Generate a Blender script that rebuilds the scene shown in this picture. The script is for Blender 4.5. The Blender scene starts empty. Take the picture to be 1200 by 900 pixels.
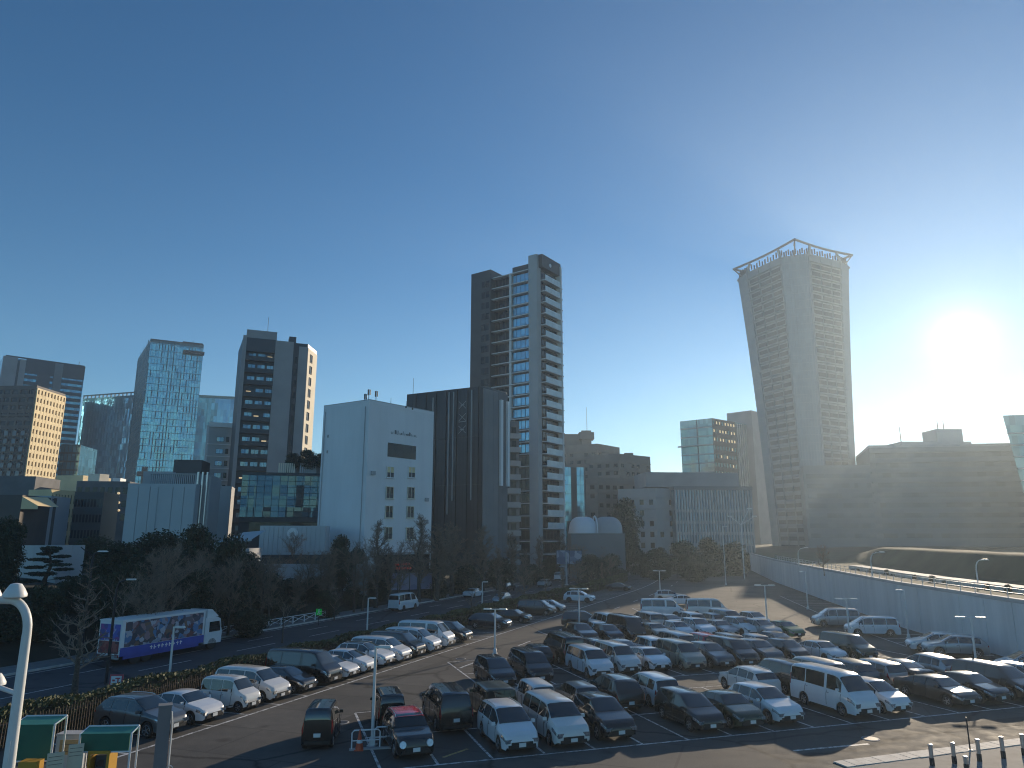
import bpy, bmesh, math, random
from mathutils import Vector, Matrix
R = math.radians
sc = bpy.context.scene
col = sc.collection
rnd = random.Random(11)

# ------------------------------------------------------------------ camera
CAM_H = 9.8                                   # the photographer stands on a deck above the car park
FOC, HZ = 832.0, 628.0                        # focal length and horizon row, measured in the photograph's pixels
PITCH = math.atan((HZ - 450) / FOC)
CP, SP = math.cos(PITCH), math.sin(PITCH)
cam_d = bpy.data.cameras.new('camera')
cam = bpy.data.objects.new('camera', cam_d); col.objects.link(cam)
cam.location = (0, 0, CAM_H); cam.rotation_euler = (math.pi / 2 + PITCH, 0, 0)
cam_d.sensor_width = 36; cam_d.lens = 36 * FOC / 1200
cam_d.clip_start = 0.1; cam_d.clip_end = 6000
sc.camera = cam

# ------------------------------------------------------------------ sky and sun
SUN_AZ, SUN_EL = R(33.3), R(13.4)
sunv = Vector((math.sin(SUN_AZ) * math.cos(SUN_EL), math.cos(SUN_AZ) * math.cos(SUN_EL), math.sin(SUN_EL)))
w = bpy.data.worlds.new('World'); sc.world = w; w.use_nodes = True
nt = w.node_tree; N = nt.nodes; L = nt.links
for n in list(N): N.remove(n)
out = N.new('ShaderNodeOutputWorld'); bg = N.new('ShaderNodeBackground')
sky = N.new('ShaderNodeTexSky'); sky.sky_type = 'NISHITA'; sky.sun_disc = False
sky.sun_elevation = SUN_EL; sky.sun_rotation = SUN_AZ
sky.altitude = 0; sky.air_density = 1.0; sky.dust_density = 0.02; sky.ozone_density = 5.4
bg.inputs['Strength'].default_value = 0.101
tint = N.new('ShaderNodeMix'); tint.data_type = 'RGBA'; tint.blend_type = 'MULTIPLY'; tint.inputs[0].default_value = 1.0
tint.inputs[7].default_value = (0.60, 0.94, 0.97, 1); L.new(sky.outputs[0], tint.inputs[6]); L.new(tint.outputs[2], bg.inputs['Color'])
# the sun itself: a small blown-out disc with its aureole, round the true sun direction
tc = N.new('ShaderNodeTexCoord'); dot = N.new('ShaderNodeVectorMath'); dot.operation = 'DOT_PRODUCT'
nrm = N.new('ShaderNodeVectorMath'); nrm.operation = 'NORMALIZE'
L.new(tc.outputs['Generated'], nrm.inputs[0]); L.new(nrm.outputs[0], dot.inputs[0]); dot.inputs[1].default_value = sunv
ac = N.new('ShaderNodeMath'); ac.operation = 'ARCCOSINE'; L.new(dot.outputs['Value'], ac.inputs[0])
def expo(k, amp):
    m = N.new('ShaderNodeMath'); m.operation = 'MULTIPLY'; m.inputs[1].default_value = -1.0 / k; L.new(ac.outputs[0], m.inputs[0])
    e = N.new('ShaderNodeMath'); e.operation = 'EXPONENT'; L.new(m.outputs[0], e.inputs[0])
    a = N.new('ShaderNodeMath'); a.operation = 'MULTIPLY'; a.inputs[1].default_value = amp; L.new(e.outputs[0], a.inputs[0])
    return a
def add2(a, b):
    s = N.new('ShaderNodeMath'); s.operation = 'ADD'; L.new(a.outputs[0], s.inputs[0]); L.new(b.outputs[0], s.inputs[1]); return s
lt = N.new('ShaderNodeMath'); lt.operation = 'LESS_THAN'; lt.inputs[1].default_value = R(1.05); L.new(ac.outputs[0], lt.inputs[0])
ds = N.new('ShaderNodeMath'); ds.operation = 'MULTIPLY'; ds.inputs[1].default_value = 8.0; L.new(lt.outputs[0], ds.inputs[0])
glow = add2(add2(expo(R(1.1), 1.1), expo(R(10.0), 0.12)), ds)
bg2 = N.new('ShaderNodeBackground'); bg2.inputs['Color'].default_value = (1.0, 0.90, 0.70, 1)
L.new(glow.outputs[0], bg2.inputs['Strength'])
# the paler air low over the city, the same all round the horizon
sx = N.new('ShaderNodeSeparateXYZ'); L.new(nrm.outputs[0], sx.inputs[0])
mz = N.new('ShaderNodeMath'); mz.operation = 'MAXIMUM'; mz.inputs[1].default_value = 0.0; L.new(sx.outputs['Z'], mz.inputs[0])
mk = N.new('ShaderNodeMath'); mk.operation = 'MULTIPLY'; mk.inputs[1].default_value = -1 / 0.15; L.new(mz.outputs[0], mk.inputs[0])
me_ = N.new('ShaderNodeMath'); me_.operation = 'EXPONENT'; L.new(mk.outputs[0], me_.inputs[0])
bg3 = N.new('ShaderNodeBackground'); bg3.inputs['Color'].default_value = (0.215, 0.30, 0.30, 1); L.new(me_.outputs[0], bg3.inputs['Strength'])
ad0 = N.new('ShaderNodeAddShader'); L.new(bg.outputs[0], ad0.inputs[0]); L.new(bg3.outputs[0], ad0.inputs[1])
adds = N.new('ShaderNodeAddShader'); L.new(ad0.outputs[0], adds.inputs[0]); L.new(bg2.outputs[0], adds.inputs[1])
L.new(adds.outputs[0], out.inputs['Surface'])

sun_d = bpy.data.lights.new('sun', 'SUN'); sun_d.energy = 5.0; sun_d.angle = R(0.55); sun_d.color = (1.0, 0.82, 0.60)
sun = bpy.data.objects.new('sun', sun_d); col.objects.link(sun)
sun.rotation_euler = sunv.to_track_quat('Z', 'Y').to_euler(); sun.location = (60, 90, 80)

sc.view_settings.view_transform = 'Standard'; sc.view_settings.look = 'None'
sc.view_settings.gamma = 1.0; sc.view_settings.use_curve_mapping = False
sc.view_settings.exposure = 0.2
sc.render.engine = 'CYCLES'
sc.cycles.use_denoising = True; sc.cycles.filter_width = 1.1
sc.cycles.max_bounces = 6; sc.cycles.diffuse_bounces = 3; sc.cycles.glossy_bounces = 3
sc.cycles.volume_bounces = 1; sc.cycles.transparent_max_bounces = 6
sc.cycles.sample_clamp_indirect = 4.0
try:
    sc.cycles.denoiser = 'OPENIMAGEDENOISE'; sc.cycles.denoising_prefilter = 'ACCURATE'; sc.cycles.denoising_input_passes = 'RGB_ALBEDO_NORMAL'
except Exception: pass

# ------------------------------------------------------------------ measuring helpers (photograph pixel -> place)
def ray(u, v): return (u - 600.0, FOC * CP - (450 - v) * SP, (450 - v) * CP + FOC * SP)
def G(u, v, z=0.0):                            # where the sight line through a pixel meets height z
    x, y, h = ray(u, v); k = (z - CAM_H) / h
    return Vector((x * k, y * k, z))
def at(u, v, Y):                               # the point of that sight line at distance Y
    x, y, h = ray(u, v); k = Y / y
    return Vector((x * k, Y, CAM_H + h * k))
def hz(v, Y):
    x, y, h = ray(600, v); return CAM_H + h * Y / y
def azv(a): return Vector((math.sin(R(a)), math.cos(R(a)), 0))
def meet(C, a, u, v):                          # walk from C along azimuth a until the pixel column is reached
    x, y, h = ray(u, v); t = x / y; d = azv(a)
    w_ = (t * C.y - C.x) / (d.x - t * d.y)
    return Vector((C.x + d.x * w_, C.y + d.y * w_, 0))
def grid(r, d): a = R(72); return Vector((r * math.sin(a) - d * math.cos(a), r * math.cos(a) + d * math.sin(a), 0))

# ------------------------------------------------------------------ materials
def M(name, c, rough=0.6, metal=0.0, var=0.08, scale=1.5, bump=0.0, coat=0.0, spec=0.5, pos=False, emit=None, rvar=0.0, detail=4):
    m = bpy.data.materials.new(name); m.use_nodes = True
    t = m.node_tree; b = t.nodes['Principled BSDF']
    b.inputs['Roughness'].default_value = rough; b.inputs['Metallic'].default_value = metal
    b.inputs['Specular IOR Level'].default_value = spec; b.inputs['Coat Weight'].default_value = coat
    b.inputs['Coat Roughness'].default_value = 0.04
    if pos:
        g = t.nodes.new('ShaderNodeNewGeometry'); src = g.outputs['Position']
    else:
        g = t.nodes.new('ShaderNodeTexCoord'); src = g.outputs['Object']
    no = t.nodes.new('ShaderNodeTexNoise'); no.inputs['Scale'].default_value = scale; no.inputs['Detail'].default_value = detail
    t.links.new(src, no.inputs['Vector'])
    mx = t.nodes.new('ShaderNodeMix'); mx.data_type = 'RGBA'
    mx.inputs[6].default_value = (*[min(1, k * (1 - var)) for k in c], 1); mx.inputs[7].default_value = (*[min(1, k * (1 + var)) for k in c], 1)
    mr = t.nodes.new('ShaderNodeMapRange'); mr.inputs[1].default_value = 0.3; mr.inputs[2].default_value = 0.7
    t.links.new(no.outputs[0], mr.inputs[0]); t.links.new(mr.outputs[0], mx.inputs[0]); t.links.new(mx.outputs[2], b.inputs['Base Color'])
    if rvar:
        rr = t.nodes.new('ShaderNodeMapRange'); rr.inputs[1].default_value = 0.3; rr.inputs[2].default_value = 0.7
        rr.inputs[3].default_value = max(0.02, rough - rvar); rr.inputs[4].default_value = min(1, rough + rvar)
        t.links.new(no.outputs[0], rr.inputs[0]); t.links.new(rr.outputs[0], b.inputs['Roughness'])
    if bump:
        bp = t.nodes.new('ShaderNodeBump'); bp.inputs['Strength'].default_value = bump; bp.inputs['Distance'].default_value = 0.05
        t.links.new(no.outputs[0], bp.inputs['Height']); t.links.new(bp.outputs[0], b.inputs['Normal'])
    if emit:
        b.inputs['Emission Color'].default_value = (*emit[0], 1); b.inputs['Emission Strength'].default_value = emit[1]
    return m

def asphalt(name, base, patch, rough):
    m = bpy.data.materials.new(name); m.use_nodes = True
    t = m.node_tree; b = t.nodes['Principled BSDF']; nn = t.nodes; ll = t.links
    g = nn.new('ShaderNodeNewGeometry')
    def noise(s, d=5, r=0.55):
        n = nn.new('ShaderNodeTexNoise'); n.inputs['Scale'].default_value = s; n.inputs['Detail'].default_value = d
        n.inputs['Roughness'].default_value = r; ll.new(g.outputs['Position'], n.inputs['Vector']); return n
    def rng(src, a, b_, c, d):
        r = nn.new('ShaderNodeMapRange'); r.inputs[1].default_value = a; r.inputs[2].default_value = b_; r.inputs[3].default_value = c; r.inputs[4].default_value = d
        ll.new(src, r.inputs[0]); return r
    n1 = noise(0.12, 6, 0.6); n2 = noise(1.3, 6, 0.6); n3 = noise(38, 3, 0.7)
    mx = nn.new('ShaderNodeMix'); mx.data_type = 'RGBA'; mx.inputs[6].default_value = (*base, 1); mx.inputs[7].default_value = (*patch, 1)
    ll.new(rng(n1.outputs[0], 0.4, 0.62, 0, 1).outputs[0], mx.inputs[0])
    v1 = rng(n2.outputs[0], 0.25, 0.75, 0.78, 1.22); v2 = rng(n3.outputs[0], 0.2, 0.8, 0.6, 1.4)
    mm = nn.new('ShaderNodeMath'); mm.operation = 'MULTIPLY'; ll.new(v1.outputs[0], mm.inputs[0]); ll.new(v2.outputs[0], mm.inputs[1])
    # sealed cracks: thin dark lines along distorted cell borders
    vo = nn.new('ShaderNodeTexVoronoi'); vo.feature = 'DISTANCE_TO_EDGE'; vo.inputs['Scale'].default_value = 0.07
    dis = nn.new('ShaderNodeMixRGB'); dis.blend_type = 'ADD'; dis.inputs[0].default_value = 1.2
    n4 = noise(0.5, 4, 0.6); ll.new(g.outputs['Position'], dis.inputs[1]); ll.new(n4.outputs[1], dis.inputs[2]); ll.new(dis.outputs[0], vo.inputs['Vector'])
    cr0 = rng(vo.outputs['Distance'], 0.0, 0.013, 0.36, 1.0)
    # oil drips and a few square re-laid patches
    vs_ = nn.new('ShaderNodeTexVoronoi'); vs_.inputs['Scale'].default_value = 0.42; ll.new(dis.outputs[0], vs_.inputs['Vector'])
    oil = rng(vs_.outputs['Distance'], 0.04, 0.20, 0.58, 1.0)
    pb = nn.new('ShaderNodeTexBrick'); pb.inputs['Scale'].default_value = 0.06; pb.inputs['Color1'].default_value = (1, 1, 1, 1); pb.inputs['Color2'].default_value = (.8, .8, .8, 1); pb.inputs['Mortar'].default_value = (.72, .72, .72, 1); pb.inputs['Mortar Size'].default_value = .004; pb.inputs['Bias'].default_value = -.3
    rot = nn.new('ShaderNodeMapping'); rot.inputs['Rotation'].default_value = (0, 0, .33); ll.new(g.outputs['Position'], rot.inputs['Vector']); ll.new(rot.outputs[0], pb.inputs['Vector'])
    c1 = nn.new('ShaderNodeMath'); c1.operation = 'MULTIPLY'; ll.new(cr0.outputs[0], c1.inputs[0]); ll.new(oil.outputs[0], c1.inputs[1])
    cr = nn.new('ShaderNodeMath'); cr.operation = 'MULTIPLY'; ll.new(c1.outputs[0], cr.inputs[0]); ll.new(pb.outputs['Color'], cr.inputs[1])
    mm2 = nn.new('ShaderNodeMath'); mm2.operation = 'MULTIPLY'; ll.new(mm.outputs[0], mm2.inputs[0]); ll.new(cr.outputs[0], mm2.inputs[1])
    fin = nn.new('ShaderNodeVectorMath'); fin.operation = 'SCALE'; ll.new(mx.outputs[2], fin.inputs[0]); ll.new(mm2.outputs[0], fin.inputs['Scale'])
    ll.new(fin.outputs[0], b.inputs['Base Color'])
    ll.new(rng(n2.outputs[0], 0.3, 0.7, rough - 0.08, rough + 0.1).outputs[0], b.inputs['Roughness']); b.inputs['Specular IOR Level'].default_value = 0.22
    bp = nn.new('ShaderNodeBump'); bp.inputs['Strength'].default_value = 0.35; bp.inputs['Distance'].default_value = 0.01
    ll.new(n3.outputs[0], bp.inputs['Height']); ll.new(bp.outputs[0], b.inputs['Normal'])
    return m

def paintline(name, c, asph):
    m = bpy.data.materials.new(name); m.use_nodes = True
    t = m.node_tree; b = t.nodes['Principled BSDF']; g = t.nodes.new('ShaderNodeNewGeometry')
    n = t.nodes.new('ShaderNodeTexNoise'); n.inputs['Scale'].default_value = 3.5; n.inputs['Detail'].default_value = 8; n.inputs['Roughness'].default_value = 0.7
    t.links.new(g.outputs['Position'], n.inputs['Vector'])
    r = t.nodes.new('ShaderNodeMapRange'); r.inputs[1].default_value = 0.38; r.inputs[2].default_value = 0.55; t.links.new(n.outputs[0], r.inputs[0])
    mx = t.nodes.new('ShaderNodeMix'); mx.data_type = 'RGBA'; mx.inputs[6].default_value = (*asph, 1); mx.inputs[7].default_value = (*c, 1)
    t.links.new(r.outputs[0], mx.inputs[0]); t.links.new(mx.outputs[2], b.inputs['Base Color']); b.inputs['Roughness'].default_value = 0.6
    return m

def stained(name, c, rough=0.75, streak=.16):
    # painted wall with faint vertical rain streaks and soot
    m = M(name, c, rough, scale=.12, var=.05, pos=True); t = m.node_tree; b = t.nodes['Principled BSDF']; old = b.inputs['Base Color'].links[0].from_socket
    g = t.nodes.new('ShaderNodeNewGeometry'); mp = t.nodes.new('ShaderNodeMapping'); mp.inputs['Scale'].default_value = (.45, .45, .05); t.links.new(g.outputs['Position'], mp.inputs['Vector'])
    n = t.nodes.new('ShaderNodeTexNoise'); n.inputs['Scale'].default_value = 1.0; n.inputs['Detail'].default_value = 6; n.inputs['Roughness'].default_value = .65; t.links.new(mp.outputs[0], n.inputs['Vector'])
    r = t.nodes.new('ShaderNodeMapRange'); r.inputs[1].default_value = .35; r.inputs[2].default_value = .7; r.inputs[3].default_value = 1.0 + streak * .3; r.inputs[4].default_value = 1.0 - streak; t.links.new(n.outputs[0], r.inputs[0])
    s = t.nodes.new('ShaderNodeVectorMath'); s.operation = 'SCALE'; t.links.new(old, s.inputs[0]); t.links.new(r.outputs[0], s.inputs['Scale']); t.links.new(s.outputs[0], b.inputs['Base Color']); return m
def glassmat(name, c, rough=0.06, metal=0.0, var=0.25, cell=(1.5, 1.5, 3.5), wob=0.12, spec=1.0):
    # curtain-wall glass: each pane a slightly different tone and tilt
    m = bpy.data.materials.new(name); m.use_nodes = True
    t = m.node_tree; b = t.nodes['Principled BSDF']; g = t.nodes.new('ShaderNodeNewGeometry')
    mp = t.nodes.new('ShaderNodeVectorMath'); mp.operation = 'DIVIDE'; mp.inputs[1].default_value = cell; t.links.new(g.outputs['Position'], mp.inputs[0])
    fl = t.nodes.new('ShaderNodeVectorMath'); fl.operation = 'FLOOR'; t.links.new(mp.outputs[0], fl.inputs[0])
    wn = t.nodes.new('ShaderNodeTexWhiteNoise'); wn.noise_dimensions = '3D'; t.links.new(fl.outputs[0], wn.inputs['Vector'])
    mx = t.nodes.new('ShaderNodeMix'); mx.data_type = 'RGBA'
    mx.inputs[6].default_value = (*[k * (1 - var) for k in c], 1); mx.inputs[7].default_value = (*[min(1, k * (1 + var)) for k in c], 1)
    t.links.new(wn.outputs['Value'], mx.inputs[0]); t.links.new(mx.outputs[2], b.inputs['Base Color'])
    b.inputs['Roughness'].default_value = rough; b.inputs['Metallic'].default_value = metal; b.inputs['Specular IOR Level'].default_value = spec
    s = t.nodes.new('ShaderNodeVectorMath'); s.operation = 'SUBTRACT'; s.inputs[1].default_value = (0.5, 0.5, 0.5); t.links.new(wn.outputs['Color'], s.inputs[0])
    s2 = t.nodes.new('ShaderNodeVectorMath'); s2.operation = 'SCALE'; s2.inputs['Scale'].default_value = wob; t.links.new(s.outputs[0], s2.inputs[0])
    a = t.nodes.new('ShaderNodeVectorMath'); a.operation = 'ADD'; t.links.new(g.outputs['Normal'], a.inputs[0]); t.links.new(s2.outputs[0], a.inputs[1])
    nn_ = t.nodes.new('ShaderNodeVectorMath'); nn_.operation = 'NORMALIZE'; t.links.new(a.outputs[0], nn_.inputs[0]); t.links.new(nn_.outputs[0], b.inputs['Normal'])
    return m

m_asph = asphalt('lot_asphalt', (0.122, 0.115, 0.105), (0.085, 0.082, 0.078), 0.82)
m_road = asphalt('road_asphalt', (0.085, 0.088, 0.095), (0.065, 0.068, 0.075), 0.7)
m_line = paintline('worn_white_paint', (0.72, 0.72, 0.70), (0.12, 0.115, 0.11))
m_yline = paintline('worn_yellow_paint', (0.55, 0.40, 0.12), (0.12, 0.115, 0.11))
m_ground = M('city_ground', (0.11, 0.105, 0.095), 0.9, scale=0.05, var=0.3, pos=True)
m_soil = M('leaf_litter', (0.045, 0.042, 0.028), 0.95, scale=0.3, var=0.5, pos=True, bump=0.3)
m_grass = M('winter_grass', (0.036, 0.046, 0.02), 0.95, scale=0.25, var=0.45, pos=True, bump=0.4)
m_side = M('pavement', (0.22, 0.21, 0.2), 0.85, scale=1.2, var=0.15, pos=True)
m_kerb = M('kerb_stone', (0.62, 0.58, 0.52), 0.8, scale=2, var=0.18, pos=True)
m_conc = M('concrete', (0.48, 0.48, 0.48), 0.85, scale=0.35, var=0.14, pos=True)
m_concd = M('dark_concrete', (0.16, 0.16, 0.165), 0.85, scale=0.35, var=0.15, pos=True)
m_white = M('white_paint', (0.78, 0.78, 0.78), 0.55, scale=0.15, var=0.05, pos=True)
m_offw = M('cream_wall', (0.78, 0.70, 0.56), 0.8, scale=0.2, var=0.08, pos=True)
m_pole = M('lamp_pole_paint', (0.72, 0.71, 0.68), 0.45, var=0.06, scale=2)
m_metal = M('brushed_steel', (0.6, 0.6, 0.6), 0.28, 0.9, var=0.08, scale=4)
m_dmetal = M('dark_metal', (0.035, 0.035, 0.04), 0.5, 0.3, var=0.2)
m_black = M('black_rubber', (0.012, 0.012, 0.013), 0.7, var=0.2)
m_rim = M('alloy_rim', (0.45, 0.45, 0.47), 0.3, 0.85)
m_cglass = M('car_glass', (0.014, 0.02, 0.022), 0.02, 0, var=0.1, spec=1.0, coat=0.6)
m_head = M('headlamp_lens', (0.30, 0.33, 0.36), 0.06, 0.5, var=0.6, scale=14, coat=1)
m_tail = M('tail_lamp_lens', (0.28, 0.01, 0.012), 0.12, coat=1)
m_plate = M('number_plate', (0.75, 0.76, 0.74), 0.5)
m_trim = M('black_plastic', (0.018, 0.018, 0.02), 0.45, var=0.15)
m_chrome = M('chrome', (0.7, 0.7, 0.72), 0.1, 1.0, var=0.03)
m_bark = M('bark', (0.10, 0.078, 0.06), 0.95, scale=6, var=0.4, bump=0.4)
m_twig = M('twigs', (0.25, 0.185, 0.14), 0.9, scale=2, var=0.3)
m_leafd = M('evergreen_leaf', (0.032, 0.047, 0.022), 0.7, scale=0.7, var=0.55)
m_leafp = M('pine_needle', (0.03, 0.045, 0.026), 0.75, scale=0.7, var=0.5)
m_hedge = M('hedge_leaf', (0.075, 0.082, 0.03), 0.7, scale=0.6, var=0.55, pos=True)

# ------------------------------------------------------------------ mesh helpers
class MB:
    def __init__(s): s.v = []; s.f = []; s.m = []
    def add(s, vs, fs, m=0):
        o = len(s.v); s.v += [tuple(p) for p in vs]
        for f in fs: s.f.append(tuple(i + o for i in f)); s.m.append(m)
    def box(s, c, size, rz=0.0, m=0, taper=1.0):
        x, y, z = (k / 2 for k in size); cs, sn = math.cos(rz), math.sin(rz); vs = []
        for dz in (-z, z):
            k = taper if dz > 0 else 1.0
            for dx, dy in ((-x, -y), (x, -y), (x, y), (-x, y)):
                dx *= k; dy *= k
                vs.append((c[0] + dx * cs - dy * sn, c[1] + dx * sn + dy * cs, c[2] + dz))
        s.add(vs, [(3, 2, 1, 0), (4, 5, 6, 7), (0, 1, 5, 4), (1, 2, 6, 5), (2, 3, 7, 6), (3, 0, 4, 7)], m)
    def obox(s, A, t, x0, x1, z0, z1, d0, d1, m=0):       # box on a facade: along t, up, outward
        n = Vector((t.y, -t.x, 0)); vs = []
        for z in (z0, z1):
            for x, d in ((x0, d1), (x1, d1), (x1, d0), (x0, d0)):
                p = A + t * x + n * d; vs.append((p.x, p.y, z))
        s.add(vs, [(3, 2, 1, 0), (4, 5, 6, 7), (0, 1, 5, 4), (1, 2, 6, 5), (2, 3, 7, 6), (3, 0, 4, 7)], m)
    def prism(s, poly, z0, z1, m=0, mt=None):
        a = sum(poly[i].x * poly[(i + 1) % len(poly)].y - poly[(i + 1) % len(poly)].x * poly[i].y for i in range(len(poly)))
        if a < 0: poly = poly[::-1]
        n = len(poly); vs = [(p.x, p.y, z0) for p in poly] + [(p.x, p.y, z1) for p in poly]
        s.add(vs, [(i, (i + 1) % n, n + (i + 1) % n, n + i) for i in range(n)], m)
        s.add(vs, [tuple(range(n, 2 * n)), tuple(range(n - 1, -1, -1))], m if mt is None else mt)
    def tube(s, p0, p1, r0, r1=None, n=6, m=0, cap=True):
        p0, p1 = Vector(p0), Vector(p1); r1 = r0 if r1 is None else r1
        d = (p1 - p0)
        if d.length < 1e-6: return
        d.normalize(); a = d.orthogonal().normalized(); b = d.cross(a); vs = []
        for p, r in ((p0, r0), (p1, r1)):
            for i in range(n):
                q = 2 * math.pi * i / n; vs.append(p + (a * math.cos(q) + b * math.sin(q)) * r)
        s.add(vs, [(i, (i + 1) % n, n + (i + 1) % n, n + i) for i in range(n)], m)
        if cap: s.add(vs, [tuple(range(n - 1, -1, -1)), tuple(range(n, 2 * n))], m)
    def path(s, pts, r, n=8, m=0):                          # a bent pipe; r a number or one per point
        pts = [Vector(p) for p in pts]; rs = r if isinstance(r, (list, tuple)) else [r] * len(pts); rings = []
        ref = None
        for i, p in enumerate(pts):
            d = (pts[min(i + 1, len(pts) - 1)] - pts[max(i - 1, 0)]).normalized()
            a = d.orthogonal().normalized() if ref is None else (ref - d * ref.dot(d)).normalized()
            ref = a; b = d.cross(a)
            rings.append([p + (a * math.cos(2 * math.pi * k / n) + b * math.sin(2 * math.pi * k / n)) * rs[i] for k in range(n)])
        vs = [q for rg in rings for q in rg]; fs = []
        for i in range(len(pts) - 1):
            for k in range(n): fs.append((i * n + k, i * n + (k + 1) % n, (i + 1) * n + (k + 1) % n, (i + 1) * n + k))
        fs += [tuple(range(n - 1, -1, -1)), tuple(range((len(pts) - 1) * n, len(pts) * n))]
        s.add(vs, fs, m)
    def lathe(s, prof, n=14, c=(0, 0, 0), m=0):             # profile of (radius, z)
        vs = []; fs = []
        for r, z in prof:
            for k in range(n): q = 2 * math.pi * k / n; vs.append((c[0] + r * math.cos(q), c[1] + r * math.sin(q), c[2] + z))
        for i in range(len(prof) - 1):
            for k in range(n): fs.append((i * n + k, i * n + (k + 1) % n, (i + 1) * n + (k + 1) % n, (i + 1) * n + k))
        fs += [tuple(range(n - 1, -1, -1)), tuple(range((len(prof) - 1) * n, len(prof) * n))]
        s.add(vs, fs, m)
    def quad(s, a, b, c, d, m=0): s.add([a, b, c, d], [(0, 1, 2, 3)], m)
    def mesh(s, name, mats, origin=(0, 0, 0), smooth=None):
        me = bpy.data.meshes.new(name); o = Vector(origin)
        me.from_pydata([tuple(Vector(p) - o) for p in s.v], [], s.f)
        for mt in (mats if isinstance(mats, (list, tuple)) else [mats]): me.materials.append(mt)
        me.polygons.foreach_set('material_index', s.m)
        if smooth is not None:
            me.polygons.foreach_set('use_smooth', [True] * len(s.f)); me.set_sharp_from_angle(angle=R(smooth))
        me.update(); return me
    def build(s, name, mats, parent=None, origin=None, smooth=None):
        org = Vector(origin) if origin is not None else (Vector(parent.location) if parent is not None else Vector((0, 0, 0)))
        ob = bpy.data.objects.new(name, s.mesh(name, mats, org, smooth)); col.objects.link(ob)
        if parent is not None: ob.parent = parent
        else: ob.location = org
        return ob

def thing(name, label, cat, loc=(0, 0, 0), rz=0.0, group=None):
    o = bpy.data.objects.new(name, None); col.objects.link(o); o.empty_display_size = 0.3
    o.location = loc; o.rotation_euler = (0, 0, rz); o['label'] = label; o['category'] = cat
    if group: o['group'] = group
    return o
def tag(o, label, cat, group=None):
    o['label'] = label; o['category'] = cat
    if group: o['group'] = group
    return o
def put(name, me, parent=None, loc=(0, 0, 0), rz=0.0):
    o = bpy.data.objects.new(name, me); col.objects.link(o); o.location = loc; o.rotation_euler = (0, 0, rz)
    if parent is not None: o.parent = parent
    return o
def copy_tree(o, parent=None):
    c = o.copy(); col.objects.link(c)
    if parent is not None: c.parent = parent
    for ch in list(KIDS.get(o.name, [])): KIDS.setdefault(c.name, []).append(copy_tree(ch, c))
    return c
KIDS = {}
def structure(o): o['kind'] = 'structure'; return o
def stuff(o): o['kind'] = 'stuff'; return o
# ------------------------------------------------------------------ lie of the land
# the street and the edge of the car park run along one line that bends slightly to the left far away
def _mkpath():
    pts = []; x, y = -15.7, 40.3; s = 0.0
    while s < 520:
        a = 22.0 if s < 95 else (22.0 - 15.0 * min(1, (s - 95) / 95))
        pts.append((s, x, y, a)); x += math.sin(R(a)) * 2; y += math.cos(R(a)) * 2; s += 2
    return pts
PTS = _mkpath()
def road(s, q, z=0.0):                          # s along the street, q metres to its left of the lot's edge line
    if s < 0: x, y, a = -15.7 + math.sin(R(22)) * s, 40.3 + math.cos(R(22)) * s, 22.0
    else:
        i = min(int(s / 2), len(PTS) - 2); k = (s - PTS[i][0]) / 2
        x = PTS[i][1] + (PTS[i + 1][1] - PTS[i][1]) * k; y = PTS[i][2] + (PTS[i + 1][2] - PTS[i][2]) * k; a = PTS[i][3]
    return Vector((x - math.cos(R(a)) * q, y + math.sin(R(a)) * q, z))
def road_az(s): return 22.0 if s < 0 else PTS[min(int(s / 2), len(PTS) - 1)][3]

def sheet(name, rows, mat, z=None, smooth=None):
    mb = MB(); n = len(rows[0]); vs = [p for r in rows for p in r]; fs = []
    for i in range(len(rows) - 1):
        for k in range(n - 1): fs.append((i * n + k, i * n + k + 1, (i + 1) * n + k + 1, (i + 1) * n + k))
    mb.add(vs, fs); o = mb.build(name, mat, smooth=smooth)
    me = o.data
    if sum(p.normal.z for p in me.polygons) < 0: me.flip_normals()
    return structure(o)

mb = MB(); mb.quad((-1990, -380, 0), (1990, -380, 0), (1990, 2390, 0), (-1990, 2390, 0)); structure(mb.build('ground', m_ground))

SS = list(range(-60, 300, 6))
def strip(name, q0, q1, z, mat, ss=SS): return sheet(name, [[road(s, q0, z), road(s, q1, z)] for s in ss], mat)
# the car park: one asphalt sheet between the street hedge and the retaining wall
WALL = [Vector((38.2, 40, 0)), Vector((40.2, 56, 0)), Vector((42.6, 81, 0)), Vector((49.3, 118, 0)), Vector((57, 159, 0)), Vector((70, 215, 0))]
def wallx(y):
    for a, b in zip(WALL, WALL[1:]):
        if y <= b.y: return a.x + (b.x - a.x) * (y - a.y) / (b.y - a.y)
    return WALL[-1].x
mb = MB(); poly = [road(s, 5.9) for s in range(-60, 140, 6)] + [Vector((57, 159, 0)), Vector((42.6, 81, 0)), Vector((40.2, 56, 0)), Vector((38, 38, 0)), Vector((46, 36, 0)), Vector((60, -20, 0))]
mb.add([(p.x, p.y, 0.006) for p in poly], [tuple(range(len(poly)))])
o = structure(mb.build('parking_lot', m_asph))
if o.data.polygons[0].normal.z < 0: o.data.flip_normals()
strip('road', 10.0, 24.0, 0.006, m_road)
def slab(name, q0, q1, h, mat, s0=-60, s1=290):
    rows = [[road(s, q0, 0), road(s, q0, h), road(s, q1, h), road(s, q1, 0)] for s in range(s0, s1, 6)]
    return sheet(name, rows, mat)
slab('pavement', 7.9, 9.85, 0.13, m_side); slab('kerb', 9.85, 10.0, 0.15, m_kerb)
slab('kerb', 24.0, 24.15, 0.15, m_kerb); slab('pavement', 24.15, 27.2, 0.13, m_side)
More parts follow.
